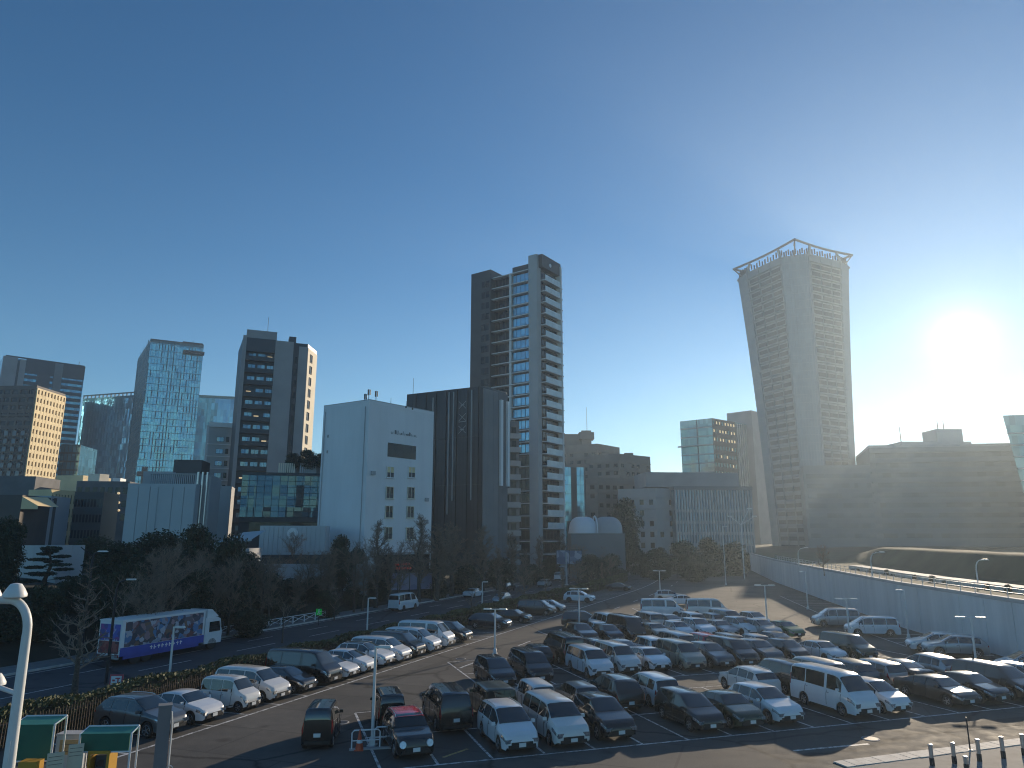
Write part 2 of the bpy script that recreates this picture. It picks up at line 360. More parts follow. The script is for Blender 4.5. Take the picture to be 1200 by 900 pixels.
# street markings
mb = MB()
for s in range(-40, 200, 10): mb.quad(road(s, 16.9, .011), road(s + 5, 16.9, .011), road(s + 5, 17.05, .011), road(s, 17.05, .011))
for s in range(-40, 200, 6):
    for q in (10.6, 23.3): mb.quad(road(s, q, .011), road(s + 6, q, .011), road(s + 6, q + .15, .011), road(s, q + .15, .011))
for s in range(-38, 200, 9):
    for q in (13.7, 20.2): mb.quad(road(s, q, .011), road(s + 3.5, q, .011), road(s + 3.5, q + .13, .011), road(s, q + .13, .011))
structure(mb.build('road_marking', m_line))

# land on the far side of the street climbs behind a leaf-littered bank
prof = [(27.2, .1), (29, .9), (33, 2.2), (40, 3.6), (52, 4.6), (80, 5.2), (200, 5.5), (900, 5.5)]
nz = lambda x, y: math.sin(x * .31) * math.cos(y * .23) * .25 + math.sin(x * .11 + y * .17) * .3
rows = []
for s in range(-60, 300, 6):
    r = []
    for i, (q, z) in enumerate(prof):
        p = road(s, q, z); p.z += nz(p.x, p.y) * (0 if i == 0 else 1); r.append(p)
    rows.append(r)
sheet('embankment', rows, m_soil, smooth=60)
def bank_z(p):                                   # height of that land under a point
    best = 1e9; bs = 0
    for s, x, y, a in PTS:
        d = (p.x - x) ** 2 + (p.y - y) ** 2
        if d < best: best, bs, ba = d, s, a
    q = -(p.x - PTS[int(bs / 2)][1]) * math.cos(R(ba)) + (p.y - PTS[int(bs / 2)][2]) * math.sin(R(ba))
    if q < 27.2: return 0.0
    for (q0, z0), (q1, z1) in zip(prof, prof[1:]):
        if q <= q1: return z0 + (z1 - z0) * (q - q0) / (q1 - q0)
    return 5.5

# land behind the retaining wall: terrace, grass mound, level ground
tprof = [(0.35, 4.75), (5.5, 4.8), (11, 4.95), (11.8, 5.3), (14.0, 7.5), (14.6, 7.75), (15.2, 7.8), (19, 7.8), (34, 6.8), (55, 6.3), (120, 6.2), (700, 6.0)]
def terr_z(e):
    if e <= tprof[0][0]: return tprof[0][1]
    for (a, z0), (b, z1) in zip(tprof, tprof[1:]):
        if e <= b: return z0 + (z1 - z0) * (e - a) / (b - a)
    return 6.0
rows = []
for y in list(range(40, 216, 5)):
    r = []
    for i, (e, z) in enumerate(tprof):
        k = 1.0 if y < 125 else max(0.0, 1 - (y - 125) / 30)
        zz = z if e < 8 or e > 60 else 5.0 + (z - 5.0) * k
        r.append(Vector((wallx(y) + e, y + e * .25, zz + (nz(y * 3, e * 2) * .10 if 12 < e < 60 else 0))))
    rows.append(r)
sheet('grass_mound', rows, m_grass, smooth=60)
rows = []
for y in range(215, 700, 60): rows.append([Vector((-10 + (y - 215) * .1, y, 1.6 if y > 216 else 0.1)), Vector((60, y, 4)), Vector((140, y + 10, 6.0)), Vector((900, y + 200, 6.0))])
sheet('terrain', rows, m_soil)

m_concs = stained('stained_concrete', (.76, .76, .75), .85, .14)  # streaks are stains; the base is lightened to stand in for veiling glare
# retaining wall: cast panels with open joints, coping, guard rail
wt = thing('retaining_wall', 'long grey concrete retaining wall along the far right side of the car park', 'wall', (49, 118, 0))
pan = 4.0; k = 0
for a, b in zip(WALL, WALL[1:]):
    t = (b - a).normalized(); t2 = -t; ln = (b - a).length; n = max(1, round(ln / pan))
    for i in range(n):
        x0 = i * ln / n; x1 = (i + 1) * ln / n
        q = MB(); q.obox(b, t2, ln - x1 + .03, ln - x0 - .03, -.2, 4.5 + .006 * ((k * 7) % 5), -.5, 0.006 * ((k * 5) % 4))
        q.build('wall_panel', m_concs, wt); k += 1
mb = MB(); mc = MB()
for a, b in zip(WALL, WALL[1:]):
    t2 = (a - b).normalized(); ln = (b - a).length
    mb.obox(b, t2, 0, ln, -.2, 4.42, -.56, -.12); mc.obox(b, t2, 0.01, ln - .01, 4.53, 4.85, -.56, .07)
mb.build('backing', m_concd, wt); mc.build('coping', m_conc, wt)
# guard rail on the coping
gr = thing('guard_rail', 'thin pale guard rail running along the top of the retaining wall', 'railing', (45, 90, 4.8))
mb = MB()
for a, b in zip(WALL[:4], WALL[1:5]):
    ln = (b - a).length; t = (b - a).normalized(); n = int(ln / 2.5); off = Vector((.28, 0, 0))
    for zz in (5.25, 5.6): mb.tube(a + off + Vector((0, 0, zz)), b + off + Vector((0, 0, zz)), .03, n=4)
    for i in range(n): p = a + off + t * (i * ln / n); mb.tube(p + Vector((0, 0, 4.8)), p + Vector((0, 0, 5.65)), .035, n=4)
mb.build('rail', m_pole, gr)
# pale stone parapet on the terrace, sun on its top
pr = thing('stone_parapet', 'low pale stone parapet with its top sunlit on the terrace behind the retaining wall', 'parapet', (48, 80, 4.8))
for i, y in enumerate([42 + 2.6 * k for k in range(28)]):
    x = wallx(y) + 5.6; x2 = wallx(y + 2.5) + 5.6; q = MB()
    q.obox(Vector((x, y, 0)), Vector((x2 - x, 2.5, 0)).normalized(), 0, 2.52, 4.6, 5.28 + .012 * (i % 3), -1.5, .55)
    q.build('stone', m_kerb, pr)

# car-park paint --------------------------------------------------------------
def line(mb, p, q, w_=.14, z=.012):
    d = (q - p).normalized(); n = Vector((-d.y, d.x, 0)) * (w_ / 2)
    mb.quad(*[(a.x, a.y, z) for a in (p - n, q - n, q + n, p + n)])
mb = MB(); SL = 2.5
# front double row A/B, second double row C/D, third double row E/F
for (d0, dm, d1, r0, n) in ((33.2, 38.5, 43.8, 4.9, 22), (47.7, 53.1, 58.4, 13.6, 15), (63.0, 68.3, 73.6, 26.8, 10)):
    line(mb, grid(r0, d0), grid(r0 + n * SL, d0)); line(mb, grid(r0, dm), grid(r0 + n * SL, dm)); line(mb, grid(r0, d1), grid(r0 + n * SL, d1), .1)
    for i in range(n + 1): line(mb, grid(r0 + i * SL, d0 + .07), grid(r0 + i * SL, d1 - .07), .13, .0125)
# row on the street side
SA = R(112)
for i in range(-2, 52):
    s = i * 2.62; line(mb, road(s, .07), road(s - .2, 5.3), .13, .0125)
for s in range(-12, 134, 4): line(mb, road(s, 0), road(s + 4, 0), .17)
# row along the retaining wall
for y in [50 + 2.6 * k for k in range(29)]:
    line(mb, Vector((wallx(y) - 5.6, y - .6, 0)), Vector((wallx(y) - .5, y - .1, 0)), .13, .0125)
for y in range(48, 124, 4): line(mb, Vector((wallx(y) - 5.7, y - .6, 0)), Vector((wallx(y + 4) - 5.7, y + 3.4, 0)), .15)
# centre dashes in the aisles
for s in range(8, 130, 12): line(mb, road(s, -4.6), road(s + 3.2, -4.6), .18)
line(mb, G(930, 880), G(1018, 872), .18); line(mb, grid(22, 45.8), grid(25, 45.8)); line(mb, G(741, 713), G(772, 727), .2); line(mb, G(741, 713), G(757, 713), .16)
structure(mb.build('parking_lines', m_line))
mb = MB(); line(mb, G(548, 878), G(519, 888), .16, .016); structure(mb.build('painted_tick', m_yline))

mb = MB()
for (r0, d0, ww, hh) in ((20.5, 45.0, 5.5, 1.6), (33.0, 30.2, 9.0, 1.3), (9.5, 45.2, 3.2, 1.4), (30.0, 60.6, 7.0, 1.5)):
    a, b, c, d = grid(r0, d0), grid(r0 + ww, d0), grid(r0 + ww, d0 + hh), grid(r0, d0 + hh); mb.quad(*[(p.x, p.y, .0095) for p in (a, b, c, d)])
for s0, s1, q0, q1 in ((14, 26, -2.6, -1.9), (40, 47, -6.4, -4.9), (2, 6, -7.2, -5.4)): mb.quad(*[(p.x, p.y, .0095) for p in (road(s0, q0), road(s0, q1), road(s1, q1), road(s1, q0))])
m_patch = asphalt('relaid_asphalt', (0.075, 0.073, 0.07), (0.06, 0.058, 0.056), 0.86); structure(mb.build('asphalt_patch', m_patch))
# worn stone strip in the lower right corner
ks = thing('stone_kerb', 'sunlit pale stone kerb strip behind the steel bollards', 'kerb', G(1100, 888))
ka, kb = G(985, 897), G(1290, 858); kt = (kb - ka).normalized(); n = 32; ln = (kb - ka).length
for i in range(n):
    q = MB(); q.obox(ka, kt, i * ln / n + .012, (i + 1) * ln / n - .012, 0, .05 + .012 * rnd.random(), -.42, .36 + .05 * rnd.random()); q.build('stone', m_kerb, ks)
mb = MB(); nn_ = Vector((kt.y, -kt.x, 0)); a0 = ka + nn_ * .44 - kt * 3; b0 = kb + nn_ * .44
mb.add([(p.x, p.y, z) for p, z in ((a0, .03), (b0, .03), (b0 + nn_ * 12, .03), (a0 + nn_ * 12, .03))], [(0, 3, 2, 1)]); structure(mb.build('pavement', m_side))
# ------------------------------------------------------------------ vehicles
def tab(t, x):
    if x <= t[0][0]: return t[0][1]
    for (a, y0), (b, y1) in zip(t, t[1:]):
        if x <= b: return y0 + (y1 - y0) * (x - a) / (b - a)
    return t[-1][1]
WID = [(-.5, .86), (-.485, .95), (-.40, .995), (.30, 1), (.42, .96), (.475, .88), (.5, .76)]
WBOX = [(-.5, .93), (-.485, .985), (-.42, 1), (.36, 1), (.45, .97), (.485, .91), (.5, .80)]
CAR = {
 'sedan': dict(L=4.7, W=1.82, H=1.45, sill=.24, r=.32, ax=(-.30, .315), wid=WID, tum=.34,
    top=[(-.5, .58), (-.49, .92), (-.46, 1.02), (-.34, 1.08), (-.17, 1.38), (-.06, 1.44), (.05, 1.45), (.11, 1.42), (.26, 1.02), (.30, .99), (.43, .88), (.48, .75), (.5, .58)],
    belt=[(-.5, .56), (-.485, .86), (-.3, .96), (.27, .92), (.43, .80), (.485, .66), (.5, .54)], sw=[(-.29, -.17), (-.155, .015), (.03, .225)], ws=(.12, .25), rw=(-.325, -.18)),
 'hatch': dict(L=3.95, W=1.70, H=1.52, sill=.22, r=.30, ax=(-.33, .31), wid=WID, tum=.30,
    top=[(-.5, .6), (-.49, .96), (-.44, 1.2), (-.36, 1.44), (-.30, 1.49), (-.05, 1.52), (.06, 1.50), (.27, 1.06), (.32, 1.0), (.45, .86), (.485, .72), (.5, .55)],
    belt=[(-.5, .58), (-.485, .92), (-.3, .98), (.28, .92), (.44, .78), (.485, .64), (.5, .5)], sw=[(-.36, -.25), (-.235, -.02), (-.005, .22)], ws=(.07, .26), rw=(-.47, -.37)),
 'suv': dict(L=4.6, W=1.85, H=1.68, sill=.30, r=.36, ax=(-.30, .30), wid=WID, tum=.30,
    top=[(-.5, .66), (-.49, 1.06), (-.45, 1.25), (-.385, 1.53), (-.33, 1.62), (-.1, 1.68), (.05, 1.66), (.24, 1.18), (.28, 1.13), (.43, 1.0), (.483, .84), (.5, .62)],
    belt=[(-.5, .64), (-.485, 1.0), (-.3, 1.08), (.26, 1.03), (.43, .92), (.485, .76), (.5, .58)], sw=[(-.37, -.25), (-.235, -.03), (-.015, .20)], ws=(.06, .23), rw=(-.465, -.39)),
 'wagon': dict(L=4.55, W=1.83, H=1.65, sill=.22, r=.32, ax=(-.30, .31), wid=WID, tum=.26,
    top=[(-.5, .62), (-.49, 1.0), (-.455, 1.35), (-.42, 1.56), (-.36, 1.61), (-.1, 1.65), (.07, 1.62), (.29, 1.10), (.33, 1.04), (.44, .90), (.484, .76), (.5, .58)],
    belt=[(-.5, .6), (-.485, .96), (-.3, 1.0), (.28, .95), (.43, .82), (.485, .68), (.5, .54)], sw=[(-.42, -.26), (-.245, -.04), (-.025, .235)], ws=(.085, .28), rw=(-.485, -.43)),
 'minivan': dict(L=4.9, W=1.84, H=1.90, sill=.22, r=.34, ax=(-.30, .32), wid=WBOX, tum=.20,
    top=[(-.5, .66), (-.495, 1.14), (-.475, 1.55), (-.45, 1.80), (-.41, 1.86), (-.15, 1.90), (.10, 1.88), (.17, 1.83), (.335, 1.24), (.37, 1.17), (.455, 1.02), (.488, .85), (.5, .6)],
    belt=[(-.5, .64), (-.49, 1.08), (-.3, 1.10), (.33, 1.06), (.44, .94), (.488, .76), (.5, .56)], sw=[(-.44, -.25), (-.235, .0), (.015, .19), (.20, .285)], ws=(.18, .325), rw=(-.49, -.455)),
 'kei_van': dict(L=3.4, W=1.48, H=1.80, sill=.22, r=.28, ax=(-.36, .36), wid=WBOX, tum=.12,
    top=[(-.5, .62), (-.494, 1.1), (-.482, 1.5), (-.46, 1.70), (-.42, 1.76), (-.1, 1.80), (.12, 1.79), (.19, 1.74), (.33, 1.18), (.38, 1.10), (.46, .98), (.488, .82), (.5, .56)],
    belt=[(-.5, .6), (-.49, 1.0), (-.3, 1.02), (.33, 1.0), (.44, .90), (.488, .72), (.5, .52)], sw=[(-.45, -.27), (-.255, -.02), (-.005, .21)], ws=(.20, .325), rw=(-.488, -.465)),
 'van': dict(L=5.2, W=1.86, H=2.2, sill=.26, r=.34, ax=(-.27, .30), wid=WBOX, tum=.14,
    top=[(-.5, .7), (-.497, 1.25), (-.488, 1.9), (-.475, 2.08), (-.45, 2.15), (-.1, 2.2), (.20, 2.18), (.27, 2.09), (.405, 1.30), (.44, 1.18), (.48, 1.02), (.494, .88), (.5, .6)],
    belt=[(-.5, .68), (-.494, 1.18), (-.3, 1.22), (.38, 1.18), (.46, 1.04), (.492, .82), (.5, .56)], sw=[(-.465, -.24), (-.225, .06), (.10, .31)], ws=(.28, .395), rw=(-.494, -.482)),
 'jeep': dict(L=4.4, W=1.86, H=1.84, sill=.38, r=.39, ax=(-.30, .30), wid=[(-.5, .97), (-.49, 1), (.3, 1), (.47, .95), (.49, .93), (.5, .90)], tum=.10,
    top=[(-.5, .8), (-.496, 1.2), (-.49, 1.74), (-.47, 1.81), (-.1, 1.84), (.05, 1.83), (.10, 1.77), (.18, 1.26), (.205, 1.22), (.46, 1.14), (.49, 1.04), (.5, .7)],
    belt=[(-.5, .78), (-.49, 1.15), (-.3, 1.18), (.2, 1.17), (.46, 1.06), (.49, .96), (.5, .66)], sw=[(-.46, -.27), (-.25, -.09), (-.07, .10)], ws=(.105, .175), rw=(-.494, -.49)),
 'mini': dict(L=4.15, W=1.82, H=1.56, sill=.26, r=.34, ax=(-.31, .31), wid=[(-.5, .86), (-.48, .95), (-.38, .99), (.3, 1), (.42, .97), (.475, .91), (.5, .8)], tum=.28,
    top=[(-.5, .62), (-.49, 1.02), (-.465, 1.25), (-.42, 1.46), (-.37, 1.52), (-.1, 1.56), (.06, 1.53), (.11, 1.48), (.205, 1.11), (.24, 1.06), (.42, .97), (.478, .84), (.5, .6)],
    belt=[(-.5, .6), (-.485, .97), (-.3, 1.02), (.2, .99), (.42, .88), (.482, .74), (.5, .56)], sw=[(-.42, -.25), (-.235, -.04), (-.025, .165)], ws=(.12, .2), rw=(-.475, -.425)),
}
class Shell:
    """side profile + plan outline -> one smooth body surface that the glass follows"""
    def __init__(s, k): s.k = k; s.__dict__.update(k)
    def ring(s, xn):
        w_ = s.W / 2 * tab(s.wid, xn); tp = tab(s.top, xn); bl = min(tab(s.belt, xn), tp - .015)
        x = xn * s.L; lo = s.sill + (.10 if xn > .48 else (.06 if xn < -.485 else 0))
        arch = 0
        for a in s.ax:
            d = abs(x - a * s.L); rr = s.r + .07
            if d < rr: arch = max(arch, s.r + math.sqrt(max(0, rr * rr - d * d)))
        lo = min(max(lo, arch), bl - .12)
        g = tp - bl; ws_ = w_ * .965; wr = ws_ - s.tum * g * .90 - min(.05, g * .3)
        return [(w_ * .93, lo - .0), (w_ * .985, lo + .02), (w_, lo + (bl - lo) * .5), (w_ * .995, lo + (bl - lo) * .82), (ws_, bl),
                (wr, bl + g * .90), (wr * .82, bl + g * .985), (0, tp)]
    def P(s, xn, j, side=1):                              # point on the ring at fractional index j
        r = s.ring(xn); i = min(int(j), len(r) - 2); f = j - i
        return Vector((xn * s.L, side * (r[i][0] + (r[i + 1][0] - r[i][0]) * f), r[i][1] + (r[i + 1][1] - r[i][1]) * f))
def car_meshes(kind, detail=True):
    k = Shell(CAR[kind]); xs = set()
    for t in (k.top, k.wid): xs |= {a for a, b in t}
    for a in k.ax:
        rr = (k.r + .07) / k.L
        for q in (-1, -.999, -.92, -.75, -.5, -.2, .2, .5, .75, .92, .999, 1): xs.add(round(a + q * rr, 5))
    xs |= {-.25, -.1, 0, .1, .2, .36}
    xs = sorted(x for x in xs if -.5 <= x <= .5); out_ = {}
    mb = MB(); vs = []; fs = []; n = 15
    for x in xs:
        r = k.ring(x); full = [(x * k.L, -a, b) for a, b in r] + [(x * k.L, a, b) for a, b in r[-2::-1]]; vs += full
    for i in range(len(xs) - 1):
        for j in range(n - 1): a = i * n + j; fs.append((a, a + 1, a + n + 1, a + n))
    fs.append(tuple(range(n - 1, -1, -1))); o = (len(xs) - 1) * n; fs.append(tuple(range(o, o + n)))
    fs = [f[::-1] for f in fs]
    mb.add(vs, fs, 0)
    mb.box((0, 0, k.sill + .22), (k.L * .9, k.W * .80, .5), m=1)           # underbody and wheel wells
    mb.box((k.L * .47, 0, k.sill + .13), (k.L * .066, k.W * .72, .16), m=1)  # lower air intake
    mb.box((-k.L * .475, 0, k.sill + .12), (k.L * .052, k.W * .8, .12), m=1)
    out_['body'] = mb.mesh(kind + '_body', [m_white, m_trim], smooth=38)
    def patch(xa, xb, ja, jb, nx, nj, off, side=1, both=False):
        q = MB(); g = []
        for i in range(nx + 1):
            x = xa + (xb - xa) * i / nx; row = []
            for jj in range(nj + 1):
                if both:
                    u = -1 + 2 * jj / nj; j = 7 - (7 - ja) * abs(u); p = k.P(x, j, 1 if u >= 0 else -1)
                else: p = k.P(x, ja + (jb - ja) * jj / nj, side)
                row.append(p)
            g.append(row)
        v = []
        for i in range(nx + 1):
            for jj in range(nj + 1):
                du = g[min(i + 1, nx)][jj] - g[max(i - 1, 0)][jj]; dv = g[i][min(jj + 1, nj)] - g[i][max(jj - 1, 0)]
                nm = du.cross(dv)
                if nm.length < 1e-9: nm = Vector((0, 0, 1))
                nm.normalize()
                c = g[i][jj] - Vector((0, 0, k.H * .45)); c.x *= .3
                if nm.dot(c) < 0: nm = -nm
                v.append(g[i][jj] + nm * off)
        f = [(i * (nj + 1) + jj, i * (nj + 1) + jj + 1, (i + 1) * (nj + 1) + jj + 1, (i + 1) * (nj + 1) + jj) for i in range(nx) for jj in range(nj)]
        q.add(v, f); return q
    out_['windshield'] = patch(k.ws[0], k.ws[1], 5.12, 7, 4, 8, .012, both=True).mesh('ws', m_cglass, smooth=50)
    out_['rear_window'] = patch(k.rw[0], k.rw[1], 5.15, 7, 3, 8, .012, both=True).mesh('rw', m_cglass, smooth=50)
    for i, (a, b) in enumerate(k.sw):
        for sd in (1, -1): out_['side_window', i, sd] = patch(a, b, 4.10, 4.93, 4, 3, .012, sd).mesh('sw', m_cglass, smooth=50)
    for sd in (1, -1):
        if kind in ('mini', 'jeep'):
            c = k.P(.468 if kind == 'mini' else .495, 4.0, sd); q = MB(); c.y = sd * k.W * .34; c.z -= .10; d = Vector((1, sd * .12, .22)).normalized()
            c.x += .0 if kind == 'mini' else .03
            c.x += .07; q.tube(c - d * .06, c + d * .09, .175, .15, 14); out_['headlight', sd] = q.mesh('hl', m_roundlamp, smooth=40)
        else:
            q = patch(.40, .497, 2.75, 3.75, 5, 2, .016, sd); c = k.P(.493, 3.1, sd); c.y = sd * k.W * .335
            q.box((k.L * .5 - .035, c.y, c.z + .02), (.10, k.W * .19, .15 if not kind in ('van', 'minivan') else .19), rz=-sd * .30); out_['headlight', sd] = q.mesh('hl', m_head)
        tall = kind in ('minivan', 'kei_van', 'van', 'wagon')
        out_['tail_light', sd] = patch(-.497, -.468, 3.0 if tall else 3.0, 4.55 if tall else 3.95, 2, 4, .014, sd).mesh('tl', m_tail, smooth=50)
        q = MB(); p = k.P(k.sw[-1][1] - .03, 4.15, sd); q.box((p.x + .02, p.y + sd * .12, p.z + .07), (.10, .20, .14), taper=.85); q.box((p.x, p.y + sd * .03, p.z + .02), (.06, .08, .05))
        out_['wing_mirror', sd] = q.mesh('wm', m_trim, smooth=50)
    f = k.P(.499, 3.0, 1); gz = f.z
    q = MB(); gh = .17 if kind not in ('minivan', 'jeep', 'van') else .27; q.box((k.L * .5 + .0, 0, gz - gh * .35), (.05, k.W * .56, gh)); q.box((k.L * .5 + .01, 0, k.sill + .14), (.06, k.W * .62, .12)); out_['grille'] = q.mesh('gr', m_trim)
    q = MB(); q.box((k.L * .5 + .05, 0, k.sill + .20), (.02, .33, .165)); out_['number_plate'] = q.mesh('np', m_plate)
    q = MB(); q.box((-k.L * .5 - .012, 0, gz - .02 if not tall else k.sill + .42), (.02, .33, .165)); out_['number_plate', 1] = q.mesh('np', m_plate)
    tw = .21; q = MB(); prof_ = [(k.r * .62, -tw / 2), (k.r * .94, -tw / 2), (k.r, -tw * .3), (k.r, tw * .3), (k.r * .94, tw / 2), (k.r * .62, tw / 2)]
    q.lathe(prof_, 18); tyre = q
    tyre.v = [(x, z, y) for x, y, z in tyre.v]; out_['wheel'] = tyre.mesh('wheel', m_black, smooth=40)
    q = MB(); rr = k.r * .66
    q.lathe([(rr, 0.0), (rr * .94, .012), (rr * .86, -.02)], 18); 
    for i in range(5):
        a = 2 * math.pi * i / 5; q.tube((0, 0, .004), (math.cos(a) * rr * .92, math.sin(a) * rr * .92, .0), rr * .17, rr * .13, 4)
    q.v = [(x, z, y) for x, y, z in q.v]; out_['rim'] = q.mesh('rim', m_rim, smooth=30)
    q = MB()
    for sd in (1, -1):
        pts = [k.P(x, 5.35, sd) + Vector((0, 0, .05 if 0 < i < 4 else .01)) for i, x in enumerate((k.rw[1] + .04, k.rw[1] + .08, -.12, k.ws[0] - .07, k.ws[0] - .03))]
        q.path(pts, .02, 5)
    out_['roof_rail'] = q.mesh('rr', m_metal, smooth=50)
    for sd in (1, -1):                                 # shut lines of the doors and the sill moulding
        q = MB()
        for x in [a - .008 for a, b in k.sw[1:]] + [k.sw[-1][1] - .005]:
            pts = [k.P(x + .006 * (jj - 2.5), jj, sd) + Vector((0, sd * .006, 0)) for jj in (1.3, 2, 3, 4)]
            q.path(pts, .011, 4)
        q.path([k.P(x, .9, sd) + Vector((0, sd * .012, .02)) for x in (k.ax[0] + .10, -.1, .1, k.ax[1] - .10)], .03, 4)
        out_['door_seam', sd] = q.mesh('ds', m_trim)
    q = MB()
    for sd in (1, -1):
        for a, b in k.sw[-2:]: p = k.P(a + .02, 3.35, sd); q.box((p.x, p.y + sd * .012, p.z), (.17, .03, .03))
    out_['door_handle'] = q.mesh('dh', m_chrome)
    out_['roof_panel'] = patch(k.rw[1] + .012, k.ws[0] - .008, 5.02, 7, 5, 8, .010, both=True).mesh('rp', m_white, smooth=50)
    return k, out_
m_roundlamp = M('round_headlamp', (.62, .66, .72), .1, .3, var=.2, scale=12, coat=1)
CM = {}
paints = {}
def paint(name):
    if name not in paints:
        c, met, ro = {'white': ((.74, .75, .76), 0, .28), 'pearl': ((.70, .69, .66), 0, .25), 'silver': ((.42, .43, .44), .75, .32), 'grey': ((.13, .135, .14), .5, .3),
            'black': ((.009, .009, .010), 0, .22), 'green': ((.025, .05, .028), .3, .25), 'brown': ((.075, .055, .045), .45, .28), 'navy': ((.015, .02, .035), .3, .22),
            'olive': ((.035, .04, .022), .1, .35), 'red': ((.55, .015, .03), 0, .22), 'lime': ((.05, .16, .045), .1, .28), 'beige': ((.38, .34, .27), .4, .32)}[name]
        paints[name] = M('car_paint_' + name, c, ro, met, var=.04, scale=1.2, coat=.8 if name != 'silver' else .5, spec=.5)
    return paints[name]
def recolour(o, mat):
    o.material_slots[0].link = 'OBJECT'; o.material_slots[0].material = mat
def vehicle(kind, colour, loc, az, label, cat, group, rails=False, roof=None, name=None, far=False):
    if kind not in CM: CM[kind] = car_meshes(kind)
    k, ms = CM[kind]
    t = thing(name or {'van': 'parked_van', 'minivan': 'parked_minivan', 'kei_van': 'parked_minivan', 'jeep': 'parked_jeep'}.get(kind, 'parked_car'), label, cat, (loc[0], loc[1], .012), math.pi / 2 - R(az), group)
    vr = random.Random(label); t.scale = (vr.uniform(.97, 1.03), vr.uniform(.98, 1.02), vr.uniform(.955, 1.045))
    b = put('body', ms['body'], t); recolour(b, paint(colour))
    for key in ms:
        nm = key if isinstance(key, str) else key[0]
        if nm in ('body', 'wheel', 'rim', 'roof_rail', 'roof_panel'): continue
        if far and nm in ('number_plate', 'grille', 'wing_mirror', 'door_seam', 'door_handle'): continue
        o = put(nm, ms[key], t)
        if nm == 'wing_mirror' and not far: recolour(o, paint(colour))
    if rails: put('roof_rail', ms['roof_rail'], t)
    if roof: o = put('roof_panel', ms['roof_panel'], t); recolour(o, paint(roof)); o['label'] = roof + ' roof of the ' + colour + ' car'
    for a in k.ax:
        for sd in (1, -1):
            wh = put('wheel', ms['wheel'], t, (a * k.L, sd * (k.W / 2 - .125), k.r))
            if not far: put('rim', ms['rim'], wh, (0, sd * .10, 0), 0 if sd > 0 else math.pi)
    if kind == 'jeep':
        q = put('spare_wheel', ms['wheel'], t, (-k.L / 2 - .13, .0, 1.0), math.pi / 2)
    return t
# ------------------------------------------------------------------ every parked car
HR = 'cars parked in the row along the street hedge'
def hedge_row(s, kind, colour, label, cat, **kw):
    L_ = CAR[kind]['L']; p = road(s, .45 + L_ / 2); return vehicle(kind, colour, p, road_az(s) + 90, label, cat, HR, far=s > 60, **kw)
hedge_row(-2.2, 'suv', 'grey', 'dark estate car with roof rails, half behind the grey square post', 'car', rails=True)
hedge_row(.5, 'sedan', 'white', 'white saloon between the dark estate by the grey post and a white boxy car', 'car')
hedge_row(3.4, 'kei_van', 'pearl', 'white boxy car with dark windows parked beside the white saloon near the grey post', 'car')
hedge_row(6.0, 'minivan', 'pearl', 'white minivan parked next to a small black hatchback by the hedge', 'minivan')
hedge_row(8.6, 'hatch', 'black', 'small black hatchback sunk between a white minivan and a big black van', 'car')
hedge_row(11.2, 'van', 'black', 'big long black van by the hedge behind the small black hatchback', 'van', name='parked_van')
hedge_row(13.5, 'sedan', 'white', 'white saloon close beside the big long black van at the hedge', 'car')
hedge_row(15.7, 'hatch', 'white', 'white hatchback between a white saloon and a white and black car', 'car')
hedge_row(18.2, 'suv', 'white', 'white car with black roof panels behind the tall lamp pole', 'car', roof='black')
hedge_row(20.7, 'minivan', 'white', 'white minivan between the black roofed white car and a black minivan', 'minivan')
hedge_row(23.2, 'minivan', 'black', 'black minivan squeezed between two white minivans along the hedge', 'minivan')
hedge_row(25.8, 'minivan', 'white', 'white minivan between a black minivan and the tall white van by the hedge', 'minivan')
hedge_row(28.6, 'van', 'white', 'tall white van at the end of the tight line of vehicles by the hedge', 'van')
hedge_row(32.2, 'minivan', 'black', 'black minivan beside the tall white van, first before the gap', 'minivan')
hedge_row(42.4, 'suv', 'navy', 'dark blue car standing alone behind the double armed lamp near the hedge', 'car')
hedge_row(48.8, 'sedan', 'black', 'black saloon with pale windscreen parked by the hedge beyond the dark blue car', 'car')
hedge_row(57.5, 'minivan', 'brown', 'bronze minivan with sun glint on its nose near the hedge', 'minivan')
hedge_row(61.5, 'hatch', 'silver', 'silver hatchback beside the bronze minivan with the sun glint', 'car')
hedge_row(76.0, 'suv', 'white', 'white car parked alone near the far end of the hedge', 'car', rails=True)
hedge_row(101., 'sedan', 'navy', 'dark car with a bright roof edge, farthest one along the hedge', 'car')

def slot(r, d, kind, colour, az, label, cat, group, **kw):   # d: nose for az 162, tail for az -18
    return vehicle(kind, colour, grid(r, d + CAR[kind]['L'] / 2), az, label, cat, group, **kw)
A_ = 'cars in the nearest row facing the camera'
slot(6.5, 34.0, 'mini', 'black', 160, 'small black car with a red roof and round headlamps beside the lamp barrier', 'car', A_, roof='red', rails=True)
slot(11.3, 33.3, 'wagon', 'white', 161, 'white compact people carrier with roof rails in the nearest row beside a white minivan', 'car', A_, rails=True)
slot(13.9, 33.5, 'minivan', 'pearl', 161, 'pearl white minivan in the nearest row to the right of the compact people carrier', 'minivan', A_)
slot(16.5, 33.6, 'suv', 'black', 162, 'black glossy car in the nearest row beside the pearl white minivan', 'car', A_)
slot(21.6, 33.6, 'wagon', 'black', 162, 'black car in the nearest row just left of the dark green saloon', 'car', A_)
slot(23.9, 33.5, 'sedan', 'green', 162, 'dark green saloon between a black car and a white crossover in the nearest row', 'car', A_)
slot(26.4, 33.6, 'suv', 'white', 162, 'white crossover with dark grille in the nearest row left of the tall white van', 'car', A_)
slot(31.3, 33.5, 'van', 'white', 162, 'tall white high roof van in the nearest row on the right', 'van', A_)
slot(33.9, 33.7, 'hatch', 'white', 162, 'white hatchback parked tight against the right side of the tall white van', 'car', A_)
